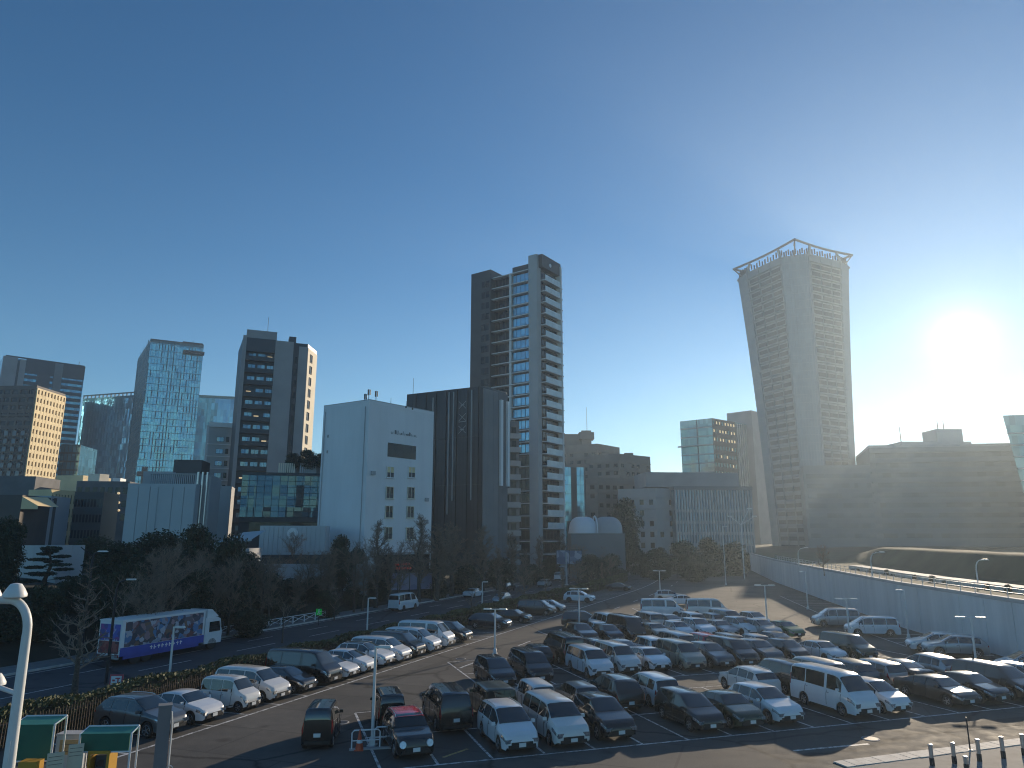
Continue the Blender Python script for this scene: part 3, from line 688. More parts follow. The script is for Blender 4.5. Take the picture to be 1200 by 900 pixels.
slot(38.9, 33.7, 'sedan', 'brown', 162, 'bronze saloon with a sun glint on its roof in the nearest row', 'car', A_)
slot(41.5, 33.8, 'sedan', 'black', 162, 'black saloon between the bronze saloon and a black minivan in the nearest row', 'car', A_)
slot(44.1, 33.8, 'minivan', 'black', 162, 'black minivan with a sun glint at the right end of the nearest row', 'minivan', A_)
slot(46.7, 33.8, 'suv', 'silver', 162, 'silver car at the very right edge of the nearest row', 'car', A_)
B_ = 'cars in the second row with their tails to the camera'
slot(6.3, 39.2, 'kei_van', 'black', -17, 'small boxy black van, tail on, behind the red roofed car', 'minivan', B_)
slot(9.3, 37.7, 'minivan', 'black', -18, 'black minivan with a wide red tail lamp strip facing away', 'minivan', B_)
slot(12.0, 38.7, 'jeep', 'olive', -18, 'dark olive off-roader with a spare wheel on its tail', 'off-roader', B_)
slot(14.6, 39.2, 'kei_van', 'white', -18, 'small white boxy van peeking out behind the pearl white minivan', 'minivan', B_)
slot(17.2, 38.8, 'hatch', 'grey', -18, 'grey hatchback, tail on, behind the black glossy car', 'car', B_)
slot(19.7, 38.8, 'suv', 'black', -18, 'black crossover, tail on, between a grey hatchback and a white people carrier', 'car', B_)
slot(22.2, 38.9, 'wagon', 'white', -18, 'white people carrier with a bright roof, tail on, in the second row', 'car', B_)
slot(29.4, 39.2, 'suv', 'pearl', -18, 'white off-roader, tail on, left of a black minivan behind the white crossover', 'car', B_, rails=True)
slot(31.9, 39.0, 'minivan', 'black', -18, 'black minivan, tail on, behind the gap left of the tall white van', 'minivan', B_)
slot(34.4, 39.0, 'minivan', 'silver', -18, 'silver minivan whose long roof shows behind the tall white van', 'minivan', B_)
slot(36.9, 39.0, 'suv', 'grey', -18, 'dark grey car, tail on, between silver minivan and silver hatchback', 'car', B_)
slot(39.3, 39.1, 'wagon', 'silver', -18, 'silver hatchback with rear spoiler, tail on, behind the bronze saloon', 'car', B_)
slot(41.8, 39.2, 'sedan', 'black', -18, 'black saloon, tail on, to the right of the silver hatchback', 'car', B_)
slot(44.3, 39.2, 'suv', 'silver', -18, 'silver crossover, tail on, with sun glints, behind two black vehicles', 'car', B_)
C_ = 'cars in the third row facing the camera'
slot(14.9, 47.5, 'wagon', 'black', 160, 'black boxy car, left end of the third row, beside the double armed lamp', 'car', C_)
slot(17.7, 47.9, 'minivan', 'black', 161, 'black minivan next to the left end car of the third row', 'minivan', C_)
slot(22.4, 48.2, 'minivan', 'white', 162, 'large white minivan with black windows leading the third row', 'minivan', C_)
slot(25.0, 49.0, 'minivan', 'pearl', 162, 'white minivan to the right of the large white one in the third row', 'minivan', C_)
slot(27.6, 49.2, 'sedan', 'white', 162, 'white saloon in the middle of the third row beside a white minivan', 'car', C_)
slot(30.2, 48.6, 'minivan', 'beige', 162, 'beige minivan in the middle of the third row', 'minivan', C_)
slot(32.7, 48.6, 'suv', 'grey', 162, 'grey crossover between the beige and the black minivan of the third row', 'car', C_)
slot(34.9, 48.7, 'minivan', 'black', 162, 'black minivan with a bright grille in the third row', 'minivan', C_)
slot(37.4, 48.9, 'suv', 'grey', 162, 'grey crossover right of the black minivan with a bright grille', 'car', C_)
slot(39.9, 48.9, 'hatch', 'black', 162, 'black hatchback left of the white saloon with sporty nose', 'car', C_)
slot(42.7, 48.0, 'sedan', 'white', 162, 'white sporty saloon at the right part of the third row', 'car', C_)
slot(45.5, 47.9, 'minivan', 'green', 162, 'dark green minivan at the right end of the third row', 'minivan', C_)
D_ = 'cars in the fourth row with their tails to the camera'
slot(20.0, 53.6, 'hatch', 'black', -18, 'black hatchback at the left end of the fourth row', 'car', D_)
slot(22.5, 53.4, 'van', 'black', -18, 'tall boxy black van behind the large white minivan', 'van', D_)
slot(27.5, 53.6, 'sedan', 'grey', -18, 'grey saloon in the fourth row behind the white saloon', 'car', D_)
slot(30.0, 53.6, 'wagon', 'white', -18, 'white estate in the fourth row behind the beige minivan', 'car', D_)
slot(32.5, 53.6, 'minivan', 'silver', -18, 'silver minivan in the fourth row behind the grey crossovers', 'minivan', D_)
slot(35.0, 53.6, 'suv', 'red', -18, 'dark red crossover in the fourth row behind the black minivan', 'car', D_)
slot(37.5, 53.6, 'suv', 'brown', -18, 'bronze crossover with a glinting roof in the fourth row', 'car', D_)
slot(42.6, 53.8, 'sedan', 'brown', -18, 'brown saloon at the right end of the fourth row behind the white sporty saloon', 'car', D_)
E_ = 'cars in the fifth row facing the camera'
slot(28.2, 63.4, 'suv', 'black', 160, 'black crossover alone at the left end of the fifth row', 'car', E_)
slot(33.4, 63.9, 'van', 'black', 161, 'black van in the fifth row in front of a white pick-up sized car', 'van', E_)
slot(36.0, 63.4, 'sedan', 'beige', 162, 'beige saloon right of the black van in the fifth row', 'car', E_)
slot(38.5, 63.4, 'hatch', 'white', 162, 'white hatchback right of the beige saloon in the fifth row', 'car', E_)
slot(41.0, 63.4, 'suv', 'white', 162, 'white crossover in the right half of the fifth row', 'car', E_)
slot(43.5, 63.4, 'sedan', 'silver', 162, 'silver saloon in the fifth row left of a white crossover', 'car', E_)
slot(46.6, 60.8, 'suv', 'silver', 160, 'silver crossover just left of the bright green car', 'car', E_)
slot(48.9, 60.4, 'sedan', 'lime', 160, 'green car at the right end of the fifth row', 'car', E_)
F_ = 'cars in the sixth row with their tails to the camera'
slot(31.0, 66.4, 'hatch', 'white', -10, 'white small car, tail on, behind and left of the black van', 'car', F_, far=True)
slot(36.0, 69.2, 'wagon', 'white', -18, 'white estate with bright roof in the sixth row', 'car', F_, far=True)
slot(38.5, 69.2, 'minivan', 'silver', -18, 'silver minivan with bright roof in the sixth row', 'minivan', F_, far=True)
slot(43.5, 69.2, 'suv', 'white', -18, 'white crossover at the right end of the sixth row', 'car', F_, far=True)
def free(p, kind, colour, az, label, cat, group=None, **kw): return vehicle(kind, colour, p, az, label, cat, group, **kw)
slot(33.5, 69.2, 'minivan', 'white', -18, 'white minivan in the left half of the sixth row', 'minivan', F_, far=True)
slot(41.0, 69.2, 'sedan', 'grey', -18, 'grey saloon in the sixth row left of a white crossover', 'car', F_, far=True)
slot(46.0, 69.0, 'hatch', 'silver', -18, 'silver hatchback right of the white crossover of the sixth row', 'car', F_, far=True)
slot(30.8, 63.2, 'hatch', 'navy', 161, 'dark blue hatchback between the black crossover and the black van in the fifth row', 'car', E_)
slot(40.0, 53.6, 'hatch', 'silver', -18, 'silver hatchback in the fourth row left of the brown saloon', 'car', D_)
slot(25.0, 53.8, 'suv', 'navy', -18, 'dark blue crossover in the fourth row beside the tall boxy black van', 'car', D_)
free(G(868, 744), 'suv', 'white', 160, 'white crossover left of the silver crossover near the bright green car', 'car', E_, far=True)
free(G(852, 736), 'minivan', 'silver', 160, 'silver minivan behind the white crossover near the bright green car', 'minivan', F_, far=True)
free(G(884, 734), 'hatch', 'white', 160, 'white hatchback in front of the lamp behind the green car', 'car', F_, far=True)
X_ = 'vehicles parked sideways at the far end'
free(G(683, 734), 'wagon', 'navy', 97, 'dark estate car standing sideways in front of the black crossover', 'car', X_, far=True)
free(G(776, 723), 'van', 'white', 97, 'white van standing sideways at the far end, left of another white van', 'van', X_, far=True)
free(G(829, 723), 'van', 'pearl', 97, 'white van standing sideways at the far end, right of another white van', 'van', X_, far=True)
free(G(784, 704), 'suv', 'silver', 97, 'silver car sideways beside the farthest double armed lamp', 'car', X_, far=True)
free(G(800, 709), 'sedan', 'white', 97, 'white low car sideways behind the two white vans at the far end', 'car', X_, far=True)
W_ = 'cars parked with their tails to the retaining wall'
def wallcar(u, v, kind, colour, az, label, cat, **kw):
    p = G(u, v) + azv(az) * -(CAR[kind]['L'] / 2); return vehicle(kind, colour, p, az, label, cat, W_, **kw)
wallcar(953, 734, 'minivan', 'silver', 277, 'silver minivan at the wall behind a lamp, farther one of the minivan pair', 'minivan')
wallcar(992, 744, 'minivan', 'white', 279, 'white minivan at the wall, nearer one of the minivan pair', 'minivan')
wallcar(1064, 763, 'suv', 'white', 283, 'white crossover at the wall, left of the silver crossover', 'car', rails=True)
wallcar(1084, 768, 'suv', 'silver', 283, 'silver crossover with sun glint on the roof at the wall', 'car', rails=True)
wallcar(1168, 790, 'wagon', 'white', 284, 'white car with a blazing sun glint at the wall by the right edge', 'car')
free(G(377, 868), 'kei_van', 'black', -6, 'small tall black van driving away along the aisle between the rows', 'minivan', None, name='driving_van')
# ------------------------------------------------------------------ buildings
g_teal = glassmat('teal_curtain_glass', (0.27, 0.60, 0.68), .16, .7, .18, (1.6, 1.6, 4.0), .06)
m_teal = M('teal_frame', (.06, .14, .17), .4, .3, var=.2)
g_blue = glassmat('blue_curtain_glass', (0.15, 0.36, 0.48), .12, .6, .3, (1.8, 1.8, 4.2), .08)
g_steel = glassmat('blue_grey_glass', (0.24, 0.38, 0.46), .15, .5, .3, (1.5, 1.5, 3.6), .10)
g_dark = glassmat('dark_window_glass', (0.012, 0.016, 0.02), .08, 0, .4, (1.3, 1.3, 3.1), .05, .35)
g_green = glassmat('pale_green_glass', (0.22, 0.36, 0.33), .12, .45, .3, (2.0, 2.0, 3.6), .08)
g_wob = glassmat('mirror_glass', (0.07, 0.13, 0.155), .05, .55, .2, (1.5, 1.5, 2.2), .14)
g_sky = glassmat('bright_blue_glass', (0.25, 0.50, 0.62), .10, .6, .2, (1.2, 1.2, 1.6), .05)
m_gdark = M('charcoal_cladding', (0.055, 0.06, 0.065), .55, var=.1, scale=.4, pos=True)
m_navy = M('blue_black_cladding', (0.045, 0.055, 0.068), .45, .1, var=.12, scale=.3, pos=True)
m_grey = M('grey_render', (0.20, 0.205, 0.21), .8, var=.08, scale=.2, pos=True)
m_lgrey = M('light_grey_render', (0.42, 0.42, 0.42), .8, var=.07, scale=.2, pos=True)
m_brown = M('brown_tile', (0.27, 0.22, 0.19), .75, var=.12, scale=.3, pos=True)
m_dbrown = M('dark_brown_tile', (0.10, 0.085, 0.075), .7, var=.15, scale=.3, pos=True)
m_tan = M('sunlit_tan_tile', (0.80, 0.63, 0.36), .75, var=.1, scale=.3, pos=True)  # the sun's yellow is put into this tile colour
m_pink = M('rose_grey_tile', (0.34, 0.32, 0.32), .75, var=.1, scale=.2, pos=True)
m_panel = M('pale_metal_panel', (0.45, 0.48, 0.50), .5, .1, var=.06, scale=.15, pos=True)
m_rail = M('milky_balcony_glass', (0.68, 0.70, 0.69), .25, 0, var=.12, scale=.4, pos=True)
m_slabw = M('white_slab_edge', (0.74, 0.72, 0.70), .7, var=.05, pos=True)
m_winb = glassmat('blue_window', (.09, .12, .15), .15, .1, .3, (2.5, 2.5, 3.4), .02, .6)
m_lamp = M('lit_window', (0.7, 0.6, 0.4), .4, emit=((1.0, .72, .38), .5))
m_blind = M('cream_blind', (0.80, 0.66, 0.38), .8, var=.1, scale=1)

def build(name, label, cat, P, group=None):          # P: footprint; the thing's base is its middle
    c = sum(P, Vector((0, 0, 0))) / len(P)
    return thing(name, label, cat, (c.x, c.y, 0), 0, group)
def box_plan(C, ad, wd, bd, wb): return [C, C + azv(ad) * wd, C + azv(ad) * wd + azv(bd) * wb, C + azv(bd) * wb]
def plan(C, al, ul, ar, ur):                         # near corner, left direction to a pixel column, right direction to a pixel column
    Lp = meet(C, al, *ul); Rp = meet(C, ar, *ur); C = Vector((C.x, C.y, 0))
    return [Lp, C, Rp, Lp + Rp - C]
def tow(A, B): t = (B - A); t.z = 0; return t.normalized(), t.length
def fgrid(mb, A, B, z0, z1, nx, nz, pw, bh, d, m=0, edge=True):   # piers and spandrels standing proud of a glazed core
    t, ln = tow(A, B); bay = ln / nx; st = (z1 - z0) / nz
    for i in range(nx + 1):
        x = i * bay; a, b = max(0, x - pw / 2), min(ln, x + pw / 2)
        mb.obox(A, t, a, b, z0, z1, -.05, d, m)
    for k in range(nz + 1):
        z = z0 + k * st; mb.obox(A, t, .001, ln - .001, max(z0, z - bh * .35), min(z1 + .2, z + bh * .65), -.05, d - .04, m)
def rail_top(mb, P, z, h, th=.3, m=0):
    for a, b in zip(P, P[1:] + P[:1]):
        t, ln = tow(a, b); mb.obox(a, t, 0, ln, z, z + h, -th, 0.02, m)
def win(parent, me, A, t, x, z, name='window', d=0.0):
    n = Vector((t.y, -t.x, 0)); p = A + t * x + n * d
    return put(name, me, parent, Vector((p.x, p.y, z)) - parent.location, math.atan2(t.y, t.x))
def wmesh(w_, h, mats, frame=.08, dep=.12, mull=1, sill=False):   # pane, frame and mullions in facade space (outward is -y)
    q = MB(); q.box((w_ / 2, .02, h / 2), (w_, .05, h), m=0)
    for x, ww in ((frame / 2, frame), (w_ - frame / 2, frame)): q.box((x, -dep / 2, h / 2), (ww, dep, h), m=1)
    for z in (frame / 2, h - frame / 2): q.box((w_ / 2, -dep / 2 + .005, z), (w_ - 2 * frame, dep, frame), m=1)
    for i in range(mull): x = w_ * (i + 1) / (mull + 1); q.box((x, -dep / 2 + .01, h / 2), (frame * .8, dep * .8, h - 2 * frame), m=1)
    if sill: q.box((w_ / 2, -.12, -.05), (w_ + .2, .3, .1), m=1)
    return q.mesh('window', mats)

# -- dark office tower at the far left ----------------------------------------
C = at(4, 417, 400); top = C.z; C.z = 0; E_ = meet(C, 49, 100, 430); t, ln = tow(C, E_); bk = azv(-41) * 38
P = [C, E_, E_ + bk, C + bk]
B = build('office_tower', 'dark office tower with blue window bands, tallest at the left edge', 'tower', P)
mb = MB(); mb.prism(P, 0, top - .5); mb.build('core', g_blue, B)
mb = MB(); bands = MB(); nf = 27
for k in range(nf): z = 6 + k * (top - 14) / nf; bands.obox(C, t, ln * .27, ln * .99, z, z + 2.0, 0, .35)
bands.build('spandrel_bands', m_navy, B)
mb = MB(); mb.obox(C, t, 0, ln * .17, 0, top, 0, 1.0); mb.obox(C, t, ln * .2, ln * .27, 0, top - .8, 0, .9); mb.build('pale_wall', m_pink, B)
mb = MB(); mb.obox(C, t, ln * .17, ln * .2, 0, top - 1.5, 0, .2); mb.obox(C, t, ln * .27, ln, top - 8.5, top, 0, .5); mb.obox(C, t, ln * .42, ln * .58, 20, top - 8.5, 0, .6); mb.build('dark_wall', m_navy, B)
mb = MB(); mb.obox(C, t, ln * .62, ln * .72, 0, top - .4, 0, 1.2); mb.build('pier', m_grey, B)
mb = MB(); rail_top(mb, [C + Vector((.8, 1, 0)), E_ + Vector((-1, .8, 0)), E_ + bk, C + bk], top, .9); mb.tube(E_ + Vector((-6, 3, top)), E_ + Vector((-6, 3, top + 4)), .15); mb.build('roof_parapet', m_navy, B)

# -- sun-facing yellow office block ---------------------------------------------
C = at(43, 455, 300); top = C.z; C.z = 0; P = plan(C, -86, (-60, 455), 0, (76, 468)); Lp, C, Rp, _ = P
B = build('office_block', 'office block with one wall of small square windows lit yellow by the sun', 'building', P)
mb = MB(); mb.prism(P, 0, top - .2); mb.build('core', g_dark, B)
mb = MB(); fgrid(mb, C, Rp, 14, top, 9, 17, 1.2, 1.5, .45); mb.build('lit_wall', m_tan, B)  # sun and shade of the two sides put into tan and dark brown
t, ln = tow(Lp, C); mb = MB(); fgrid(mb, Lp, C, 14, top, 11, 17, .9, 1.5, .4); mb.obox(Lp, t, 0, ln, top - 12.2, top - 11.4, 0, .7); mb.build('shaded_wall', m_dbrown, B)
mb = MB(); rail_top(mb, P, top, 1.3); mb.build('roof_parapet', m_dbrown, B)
wm = wmesh(2.4, 2.3, [m_winb, m_dbrown], .15, .25, 0)
for k in range(11):
    for i in range(6): win(B, wm, Lp, t, ln - 4.3 - i * ln / 11 * 1.02, 17.3 + k * (top - 14) / 17, d=.42)
mb = MB(); q = box_plan(at(62, 590, 240), 10, 13, 90, 9); z1 = hz(557, 240)
B2 = build('annex_block', 'small block with a sunlit cream wall just below the yellow office block', 'building', q)
mb.prism(q, 0, z1); mb.build('wall', m_tan, B2); mb = MB(); fgrid(mb, q[0], q[1], 6, z1 - .3, 5, 4, .8, .9, .3); mb.build('wall_grid', m_tan, B2)

# -- small green-glass block --------------------------------------------------------
C = at(72, 521, 330); top = C.z; C.z = 0; E_ = meet(C, 80, 95, 520); P = [C, E_, E_ + azv(-10) * 20, C + azv(-10) * 20]
B = build('glass_block', 'small dark teal glass block between the yellow office block and a glass tower', 'building', P)
mb = MB(); mb.prism(P, 0, top); mb.build('core', g_blue, B); mb = MB(); fgrid(mb, C, E_, 0, top, 5, 13, .2, .8, .2); mb.build('mullions', m_dmetal, B)

def curtain(name, label, C, al, ul, ar, ur, g, st=3.9, mod=1.6, mm=None, crown=None):
    mm = mm or m_teal
    top = C.z; C = Vector((C.x, C.y, 0)); P = plan(C, al, ul, ar, ur); B = build(name, label, 'tower', P)
    mb = MB(); mb.prism(P, 0, top); mb.build('core', g, B)
    for nm, (a, b) in (('left_mullions', (P[0], P[1])), ('right_mullions', (P[1], P[2]))):
        t, ln = tow(a, b)
        if ln < 1: continue
        mb = MB(); n = max(2, int(ln / mod)); nf = int(top / st); r = random.Random(int(ln * 10))
        for k in range(nf + 1): mb.obox(a, t, 0, ln, k * st, k * st + .28, -.05, .05)
        for i in range(n + 1): mb.obox(a, t, min(ln - .12, i * ln / n), min(ln, i * ln / n + .12), 0, top, -.05, .07)
        for k in range(nf):
            for i in range(n):
                if r.random() < .34: mb.obox(a, t, (i + .08) * ln / n, (i + .36) * ln / n, k * st + .7, k * st + st * r.choice((1, 1, 2)), -.05, .06)
        stuff(mb.build('mullions', mm, B))
    mb = MB(); rail_top(mb, P, top, 1.6, .4); mb.build('roof_parapet', mm, B)
    return B, P, top
# -- glass tower, farther, with a jagged crown
B, P, top = curtain('glass_tower', 'lower grey blue glass tower with a frame crown left of the tallest glass tower', at(157, 466, 430), -73, (97, 470), 20, (162, 466), g_steel, 3.8, 2.2)
t, ln = tow(P[0], P[1]); mb = MB()
for i in range(13): mb.obox(P[0], t, i * ln / 13, i * ln / 13 + .5, top, top + 3.2 + (i % 3) * .3, -.5, 0)
mb.obox(P[0], t, 0, ln, top + 3.1, top + 3.8, -.6, .1); mb.build('crown_frame', m_grey, B)
# -- tall teal glass tower
B, P, top = curtain('glass_tower', 'tall teal glass tower with flickering dark dashes on its face', at(176, 401, 390), -34, (162, 417), 62, (238, 414), g_teal, 3.9, 1.5)
t, ln = tow(P[1], P[2]); mb = MB(); nn_ = Vector((t.y, -t.x, 0))
mb.obox(P[1], t, ln * .6, ln * .98, top, top + 3, -6, -1); mb.obox(P[1], t, ln * .62, ln * 1.02, top - 4.6, top - 2.8, .0, 2.6); mb.build('maintenance_cradle', m_dmetal, B)
mb = MB(); mb.obox(P[1], t, 0, ln, top + 1.6, top + 2.1, -1, .35); mb.build('roof_edge', m_navy, B)
mb = MB(); mb.obox(P[1], t, ln * .02, ln * .42, 42, 44.2, 0, 3.0); mb.obox(P[1], t, ln * .02, ln * .36, 36, 37, 0, 3.0); mb.obox(P[1], t, ln * .1, ln * .2, 30, 47, 0, 2); mb.build('entrance_canopy', m_dbrown, B)
# -- farther blue glass tower behind the apartment house
curtain('glass_tower', 'blue glass tower half hidden behind the grey apartment tower', at(234, 472, 460), -20, (231, 473), 74, (292, 478), g_blue, 3.9, 3.0)

# -- slim white apartment house -------------------------------------------------------
C = at(246, 497, 188); top = C.z; C.z = 0; P = plan(C, -40, (243, 498), 66, (276, 499)); B = build('apartment_house', 'slim white apartment house with small square windows left of the grey apartment tower', 'building', P)
mb = MB(); mb.prism(P, 0, top); mb.build('wall', m_lgrey, B)
t, ln = tow(P[1], P[2]); wm = wmesh(1.8, 1.3, [g_steel, m_trim], .07, .1, 1); wm2 = wmesh(.8, 1.4, [g_dark, m_trim], .07, .1, 0)
for k in range(8):
    z = top - 4.6 - k * 3.2
    win(B, wm, P[1], t, 2.0, z, d=.04); win(B, wm2, P[1], t, 4.3, z, d=.04)
    if k > 3: win(B, wm2, P[1], t, 5.6, z, d=.04)
q = MB()
for k in range(8): q.obox(P[1], t, -.2, ln + .1, top - 5.4 - k * 3.2, top - 5.25 - k * 3.2, 0, .25)
q.obox(P[1], t, -.3, ln + .2, top - .7, top + .5, -.2, .5); q.build('ledges', m_white, B)

# -- grey apartment tower with balconies -----------------------------------------------
C = at(285, 396, 176); top = C.z; C.z = 0; E1 = meet(C, 68, 361, 404); E2 = meet(E1, 2, 371.5, 411); bk = azv(-25) * 15
P = [C, E1, E2, E2 + bk * .6, C + bk]
B = build('apartment_tower', 'grey apartment tower with dark balconies and a sunlit right edge', 'tower', P)
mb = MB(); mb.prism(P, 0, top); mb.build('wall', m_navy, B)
t, ln = tow(C, E1); fl = 3.12; nf = int((top - 3) / fl)
x1, x2, x3, x4, x5 = ln * .055, ln * .49, ln * .77, ln * .86, ln
q = MB(); q.obox(C, t, 0, x1, 0, top + .4, -1, 1.5); q.obox(C, t, x2, x3, 0, top - .2, -1, 1.5); q.obox(C, t, x4, x5, 0, top - 1.0, -.5, .6); q.build('wall_pier', m_pink, B)
bm_ = MB(); bm_.box(((x2 - x1) / 2, -.65, .65), (x2 - x1 - .02, 1.3, .14)); bm_.box(((x2 - x1) / 2, -1.34, 1.15), (x2 - x1 - .02, .12, 1.15)); bmesh_ = bm_.mesh('balcony', m_gdark)
wm = wmesh(1.9, 2.0, [g_steel, m_gdark], .07, .1, 1); wm3 = wmesh(1.3, 1.3, [m_lamp, m_gdark], .07, .1, 0)
wn = wmesh(.7, 1.9, [g_dark, m_gdark], .06, .1, 0)
for k in range(nf):
    z = k * fl
    put('balcony', bmesh_, B, C + t * x1 + Vector((0, 0, z)) - B.location, math.atan2(t.y, t.x))
    for j in range(3): win(B, wm if (k * 5 + j * 3) % 7 else wm3, C, t, x1 + .7 + j * 2.3, z + .95, d=.04)
    win(B, wn, C, t, x3 + .6, z + .9, d=.04)
q = MB(); q.obox(C, t, x1, x2, top - 3.6, top - .1, -.5, 1.45); q.build('roof_fascia', m_navy, B)
t2, l2 = tow(E1, E2); q = MB(); q.obox(E1, t2, 0, l2, 0, top - 1, -.3, .15); q.build('sunlit_wall', m_offw, B)  # sunlit look painted in: cream on this side of a blue black tower
wm = wmesh(1.6, 2.2, [g_dark, m_dbrown], .12, .14, 0)
for k in range(nf - 6): win(B, wm, E1, t2, l2 * .25, top - 4.5 - k * fl, d=.17)
q = MB(); c = C + t * (ln * .30) + azv(-25) * 5; q.box((c.x, c.y, top + 1.5), (7.5, 5, 3.2), math.atan2(t.y, t.x)); q.tube((c.x + 1.5, c.y, top + 3), (c.x + 1.5, c.y, top + 7.5), .06)
q.build('penthouse', m_pink, B); q = MB(); c = C + t * (ln * .78) + azv(-25) * 4; q.box((c.x, c.y, top + .8), (1.8, 3, 3.0), math.atan2(t.y, t.x)); q.build('lift_head', m_navy, B)

# -- low mirror-glass building ------------------------------------------------------------
C = at(284, 556, 142); top = C.z; C.z = 0; E1 = meet(C, 76, 399, 556); P = [C, E1, E1 + azv(-14) * 14, C + azv(-14) * 14]
B = build('glass_office', 'low building with a mirroring glass front beside the white building', 'building', P)
mb = MB(); mb.prism(P, 0, top); mb.build('core', m_gdark, B)
t, ln = tow(C, E1); nx, nz = 13, 7; z0 = hz(606, 142); pw_, ph_ = ln / nx, (top - z0) / nz
q = MB(); q.box((pw_ / 2, -.06, ph_ / 2), (pw_ - .09, .1, ph_ - .09)); pm = q.mesh('pane', g_wob)
for i in range(nx):
    for k in range(nz):
        o = put('pane', pm, B, C + t * (i * pw_) + Vector((0, 0, z0 + k * ph_)) - B.location, math.atan2(t.y, t.x) + rnd.uniform(-.012, .012))
        o.rotation_euler.x = rnd.uniform(-.012, .012)
q = MB(); q.obox(C, t, 0, ln, z0 - .9, z0 - .1, 0, .5); q.obox(C, t, 0, ln, top - .1, top + .5, -.3, .25); q.build('ledge', m_gdark, B)
q = MB(); q.obox(C, t, 2, ln - .5, z0 - 3.4, z0 - .95, 0, .12); q.build('shopfront', g_dark, B)
# roof terrace with slatted screens and planting boxes on that roof
q = MB(); q.obox(C, t, ln * .52, ln * .98, top, top + 2.4, -9, -4); q.build('roof_house', m_lgrey, B)
q = MB(); q.obox(C, t, ln * .62, ln, top + 2.42, top + 3.9, -9.5, -5); q.build('upper_roof_house', m_lgrey, B)
for j in range(2):
    for i in range(8):
        q = MB(); x = ln * (.35 + .22 * j) + i * .42; q.obox(C, t, x, x + .3, top + .5, top + 2.6, -1.7, -1.4); q.build('screen_slat', m_offw if j == 0 else m_panel, B)

# -- ribbed hall with a round clock ------------------------------------------------------------
C = at(305, 616, 112); top = C.z; C.z = 0; E1 = meet(C, 80, 382, 613); P = [C, E1, E1 + azv(-10) * 9, C + azv(-10) * 9]
B = build('ribbed_hall', 'low hall with pale ribbed metal wall and a round clock below the mirror glass building', 'building', P)
mb = MB(); mb.prism(P, 0, top); mb.build('wall', m_panel, B); t, ln = tow(C, E1)
q = MB(); q.box((.35, -.04, 2.2), (.62, .09, 4.5)); rib = q.mesh('panel', m_panel); n = int(ln / .7)
for i in range(n): put('panel', rib, B, C + t * (i * .7) + Vector((0, 0, top - 4.6)) - B.location, math.atan2(t.y, t.x))
q = MB(); c = C + t * ln * .5 + Vector((t.y, -t.x, 0)) * .1; c.z = hz(625, 112); q.tube(c, c + Vector((t.y, -t.x, 0)) * .25, .85, .8, 20); q.build('clock_face', m_white, B)
q = MB(); q.obox(C, t, -1, ln + 5, 0, top - 4.75, 0, .8); q.obox(C, t, -1, ln + 6, top - 4.7, top - 4.4, -.2, 1.2); q.build('plinth', m_gdark, B)

# -- white building with few windows --------------------------------------------------------------
C = at(433, 472, 121); top = C.z; C.z = 0; P = plan(C, -57, (379.5, 479), 38, (508.5, 485)); Lp, C, Rp, _ = P
B = build('white_building', 'plain white building with rows of paired windows in the middle left', 'building', P)
m_whs = stained('stained_white_wall', (.77, .77, .77), .6, .07)
mb = MB(); mb.prism(P, 0, top); mb.build('wall', m_whs, B)
q = MB(); rail_top(q, P, top, .5, .35); q.build('roof_parapet', m_white, B)
t, ln = tow(C, Rp); n_ = Vector((t.y, -t.x, 0))
def xz(u, v):                                   # pixel -> place on the right-hand face
    x, y, h = ray(u, v); k = x / y; w_ = (k * C.y - C.x) / (t.x - k * t.y); Y = C.y + t.y * w_; return w_, CAM_H + h * Y / y
wmA = wmesh(1.75, 2.0, [m_blind, m_white], .09, .14, 1, True); wmB = wmesh(1.75, 2.1, [g_dark, m_offw], .09, .14, 1, True)
for ju, u in enumerate((457, 482)):
    for k, v in enumerate((560, 584.5, 607, 632)):
        x, z = xz(u - .1 * k * 8, v); o = win(B, wmA if k == 0 else wmB, C, t, x - .9, z, d=.04)
        p = put('lower_sash', (SASH := globals().get('SASH') or (lambda q: (q.box((.875, 0, .5), (1.55, .06, .8)), q.mesh('sash', m_gdark))[1])(MB())), o, (0, -.05, .02))
        if k == 0: o['label'] = 'window with a cream blind'
x0, za = xz(454, 535); x1_, zb = xz(487.5, 523)
q = MB(); q.obox(C, t, x0, x1_, za, zb, -.1, .035); ww = q.build('ribbon_window', g_dark, B); ww['label'] = 'long dark window under the roof sign'
q = MB()
for i in range(5): q.obox(C, t, x0 + i * (x1_ - x0) / 8, x0 + i * (x1_ - x0) / 8 + .55, za + .3, zb - .3, .03, .09)
q.build('blind', m_lgrey, ww)
q = MB(); q.obox(C, t, x0 - .15, x1_ + .15, zb, zb + .16, 0, .22); q.obox(C, t, x0 - .15, x1_ + .15, za - .16, za, 0, .22); q.obox(C, t, x0 - .16, x0, za, zb, 0, .2); q.obox(C, t, x1_, x1_ + .16, za, zb, 0, .2); q.build('frame', m_lgrey, ww)
